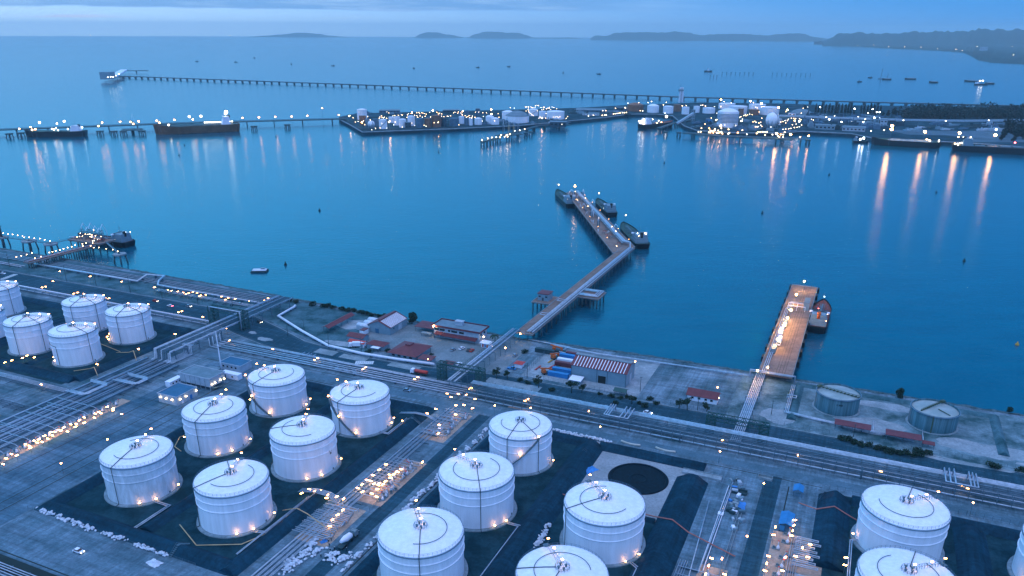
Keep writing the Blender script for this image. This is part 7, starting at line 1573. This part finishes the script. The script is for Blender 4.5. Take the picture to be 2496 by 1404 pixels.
# ------------------------------------------------------------------ terminal lamps
TL = 'lamps of the far terminal'
def far_lamps(pts, h, mats, sz, label, group):
    for i, (px, py) in enumerate(pts): lamp(px, py, h, mats[i % len(mats)], label, group, QZ, sz)
W2 = [E_white, E_warmw, E_warmw]
isl = zl(850, 250, 8.914, [(15, 290), (95, 335), (145, 425), (205, 415), (300, 230), (325, 238), (355, 235), (410, 305), (280, 440), (320, 400), (350, 487), (470, 380), (500, 595), (585, 567), (685, 555), (825, 560), (715, 460), (665, 345), (680, 315), (715, 292), (725, 330), (755, 337), (775, 320), (825, 345), (830, 205), (870, 228), (885, 430), (960, 290), (1005, 285), (1080, 280), (1145, 270), (1165, 275), (1010, 428), (975, 487), (1265, 322), (1275, 270), (1300, 248), (1340, 290), (1435, 280), (1480, 285), (1500, 320), (1550, 295), (1600, 320), (1165, 535), (1370, 450), (1435, 500), (1480, 225), (1525, 222), (1545, 245), (1590, 225), (1620, 235), (1650, 245), (1685, 255), (1660, 300), (1760, 215), (1780, 315), (1640, 500), (1680, 517), (1820, 400), (1855, 445), (1940, 440), (1915, 215), (1945, 240), (1975, 235), (1955, 270), (2020, 248), (2015, 300), (2065, 305), (2140, 300), (2160, 305), (2215, 292), (2275, 225), (2310, 210), (2365, 235), (2385, 205), (2440, 230), (2470, 265), (2393, 490)])
isl += zl(1120, 250, 8.914, [(35, 230), (60, 268), (125, 290), (150, 320), (180, 310), (215, 285), (220, 330), (255, 330), (270, 335), (280, 295), (335, 325), (350, 210), (420, 212), (505, 222), (585, 225), (520, 305), (840, 245), (860, 322), (495, 405), (760, 400), (1108, 112), (1190, 122), (1445, 185), (1430, 100), (1455, 97), (1495, 90), (1500, 120), (1535, 95), (1565, 110), (1595, 108), (1490, 155), (1497, 187), (1515, 215), (1540, 240), (1570, 265), (1600, 287), (1650, 70), (1685, 66), (1722, 68), (1640, 105), (1660, 150), (1695, 180), (1770, 112), (1820, 107), (1840, 105), (1790, 160), (1830, 148), (1890, 140), (1915, 122), (1945, 125), (1960, 105), (2010, 98), (2050, 112), (2112, 138), (1980, 155), (1880, 240), (1870, 340), (1725, 345), (1750, 320), (2040, 322), (2080, 318), (2125, 310), (2180, 312), (2150, 330), (2320, 345), (2350, 305), (2225, 477)])
far_lamps(isl, 12, W2, .52, 'small white lamp among the far island tanks', 'small lamps of the far island')
far_lamps(zl(1120, 250, 8.914, [(1200, 620), (905, 713), (1020, 713), (1045, 710), (1100, 695), (1045, 745), (980, 750), (880, 760), (705, 765), (800, 760), (617, 785), (487, 822), (1310, 607), (1415, 580)]), 5, W2, .8, 'lamp on the yellow armed berth and its dolphins', 'lamps of the yellow armed berth')
far_lamps(zl(1420, 200, 4.16, [(205, 292), (235, 292), (110, 340), (60, 345), (200, 340), (225, 338), (240, 335), (315, 325), (333, 322), (350, 320), (365, 320), (380, 315), (405, 312), (425, 312), (445, 310), (430, 258), (435, 265), (335, 268), (460, 215), (570, 210), (585, 292), (610, 295), (820, 233), (850, 208), (665, 210), (700, 200), (735, 240), (835, 317), (1010, 243), (1052, 240), (1215, 237), (1245, 245), (1410, 180), (1435, 200), (1508, 212), (1400, 250)]), 8, W2, .75, 'small white lamp on the narrow causeway quay', 'small lamps of the narrow causeway')
t2 = zl(1700, 230, 8.32, [(70, 225), (108, 222), (165, 240), (343, 250), (540, 150), (685, 177), (740, 195), (745, 255), (768, 270), (810, 270), (850, 282), (915, 255), (720, 272), (1135, 170), (1355, 222), (1180, 265), (1212, 278), (1795, 355), (395, 385), (282, 480), (155, 605), (860, 468), (880, 453), (940, 433), (970, 412), (985, 438), (1015, 418), (1060, 405), (1110, 415), (1250, 360), (915, 505), (798, 530), (773, 635), (555, 625), (1127, 562), (1165, 550), (1190, 570), (1245, 585), (1280, 572), (1285, 625), (1175, 660), (1210, 662), (1230, 655), (1305, 655), (1305, 487), (1490, 665), (1690, 565), (1735, 555), (1775, 535), (1825, 535), (1790, 580), (1845, 507), (1905, 488), (1955, 490), (1992, 495), (2070, 497), (2100, 517), (2000, 605), (1925, 620), (2110, 625), (2065, 662), (2020, 672), (1965, 680), (1895, 692), (1850, 697), (1790, 707), (1735, 715), (1915, 435), (1970, 443), (2310, 510), (2350, 522), (2145, 285), (2235, 258), (2105, 385)])
far_lamps(t2, 9, W2, .6, 'small white lamp among the far terminal plant', 'small lamps of the far terminal')
wh = zl(1700, 230, 8.32, [(20, 770), (65, 765), (80, 690), (240, 695), (265, 740), (290, 755), (325, 740), (350, 738), (360, 705), (230, 778), (262, 778), (322, 782), (385, 782), (415, 790), (420, 740), (450, 780), (485, 765), (505, 800), (485, 690), (632, 715), (625, 805), (645, 790), (910, 730), (820, 780), (1000, 815), (1200, 800), (1235, 765), (1275, 768), (1325, 765), (1370, 765), (1410, 773), (1370, 832), (1520, 820), (1635, 850), (1660, 868), (1690, 820), (1740, 820), (1738, 872), (1770, 775), (2080, 868)])
far_lamps(wh, 6, W2 + [E_warm], .85, 'small lamp along the far oil wharf', 'small lamps of the oil wharf')
for px, py, h, m, s in [(1757, 244, 22, E_big, 1.5), (1829, 247, 22, E_big, 1.5), (1856, 253, 22, E_big, 1.5), (1898, 263, 20, E_big, 1.4), (1919, 269, 16, E_big, 1.6), (1893, 327, 12, E_big, 1.7), (1927, 329, 12, E_big, 1.6), (1971, 332, 9, E_big, 1.0), (1757, 307, 7, E_big, 1.2), (1807, 296, 9, E_big, 1.2), (1746, 293, 9, E_big, 1.0), (1937, 295, 10, E_warm, 1.4), (1948, 297, 10, E_white, 1.8), (1055, 271, 18, E_big, 1.3), (1004, 276, 16, E_big, 1.1), (1198, 268, 18, E_big, 1.1), (1198, 279, 14, E_big, 1.1), (1128, 271, 14, E_big, 1.0), (949, 298, 10, E_big, 1.2), (852, 283, 9, E_big, 1.0), (1321, 289, 9, E_big, 1.1), (1068, 299, 9, E_big, 1.0), (1054, 295, 9, E_big, 1.0), (882, 299, 8, E_big, .9)]:
    lamp(px, py, h, m, 'strong orange floodlight on the far terminal', 'orange floodlights of the far terminal', QZ, s, 'flood_light')
for px, py, h in [(2174, 309, 30), (2173, 317, 22), (2254, 323, 20), (2339, 326, 20), (2426, 331, 18)]: lamp(px, py, h, E_big, 'glaring orange floodlight on a mast over the right hand stock yard', 'floodlights of the stock yard', QZ, 2.1, 'flood_light')
for px, py, h, s in [(1999, 262, 18, 1.3), (2083, 266, 18, 1.5), (2127, 267, 20, 1.3), (2137, 274, 16, 1.2), (2144, 274, 16, 1.2), (2116, 276, 14, 1.0), (2131, 288, 14, 1.6), (2143, 288, 14, 1.3), (2021, 292, 14, 1.6), (2051, 298, 10, 1.2), (2104, 298, 10, 1.2), (2428, 317, 10, 1.7), (2014, 286, 15, 1.0), (2109, 291, 12, .9), (2148, 293, 10, .9), (2076, 297, 9, .8), (2034, 283, 10, .8), (2092, 285, 10, .8), (2123, 320, 8, .9), (2155, 318, 8, .9), (2305, 295.5, 15, 1.0), (2410, 294, 15, 1.0), (2202, 294, 15, 1.0)]:
    lamp(px, py, h, E_cool if s > 1.1 else E_white, 'white floodlight in the dark plant right of the terminal', 'white floodlights of the dark plant', QZ, s)
lamp(2474, 349, 5, E_red, 'single red lamp by the grove at the right', None, QZ, 1.3)
for px, py in [(47, 315), (75, 311), (86, 316), (240, 308), (249, 300), (293, 298), (318, 298), (338, 297), (382, 295), (425, 293), (591, 288), (631, 287), (671, 286), (711, 285), (749, 283), (826, 281), (325, 303), (389, 300), (470, 292)]: lamp(px, py, 16, E_warm, 'orange lamp along the far left causeway', 'lamps along the far causeway', 6, 1.15)
lamp(785, 264, 44, E_warm, 'orange lamp on a taller mast near the causeway end', None, 6, .9)

# ================================================================== DUSK HAZE
def haze(density):
    mb = MB(); X = 31500.0
    mb.box((0, 0, (-6 + 420) / 2), (2 * X, 2 * X, 426))
    m = bpy.data.materials.new('dusk_haze'); m.use_nodes = True; t = m.node_tree; t.nodes.clear()
    v = t.nodes.new('ShaderNodeVolumePrincipled'); v.inputs['Density'].default_value = density
    v.inputs['Color'].default_value = (0.6, 0.86, 1.0, 1); v.inputs['Anisotropy'].default_value = 0.1
    o = t.nodes.new('ShaderNodeOutputMaterial'); t.links.new(v.outputs[0], o.inputs['Volume'])
    h = part('haze', mb, m); h['kind'] = 'stuff'
haze(5e-5)
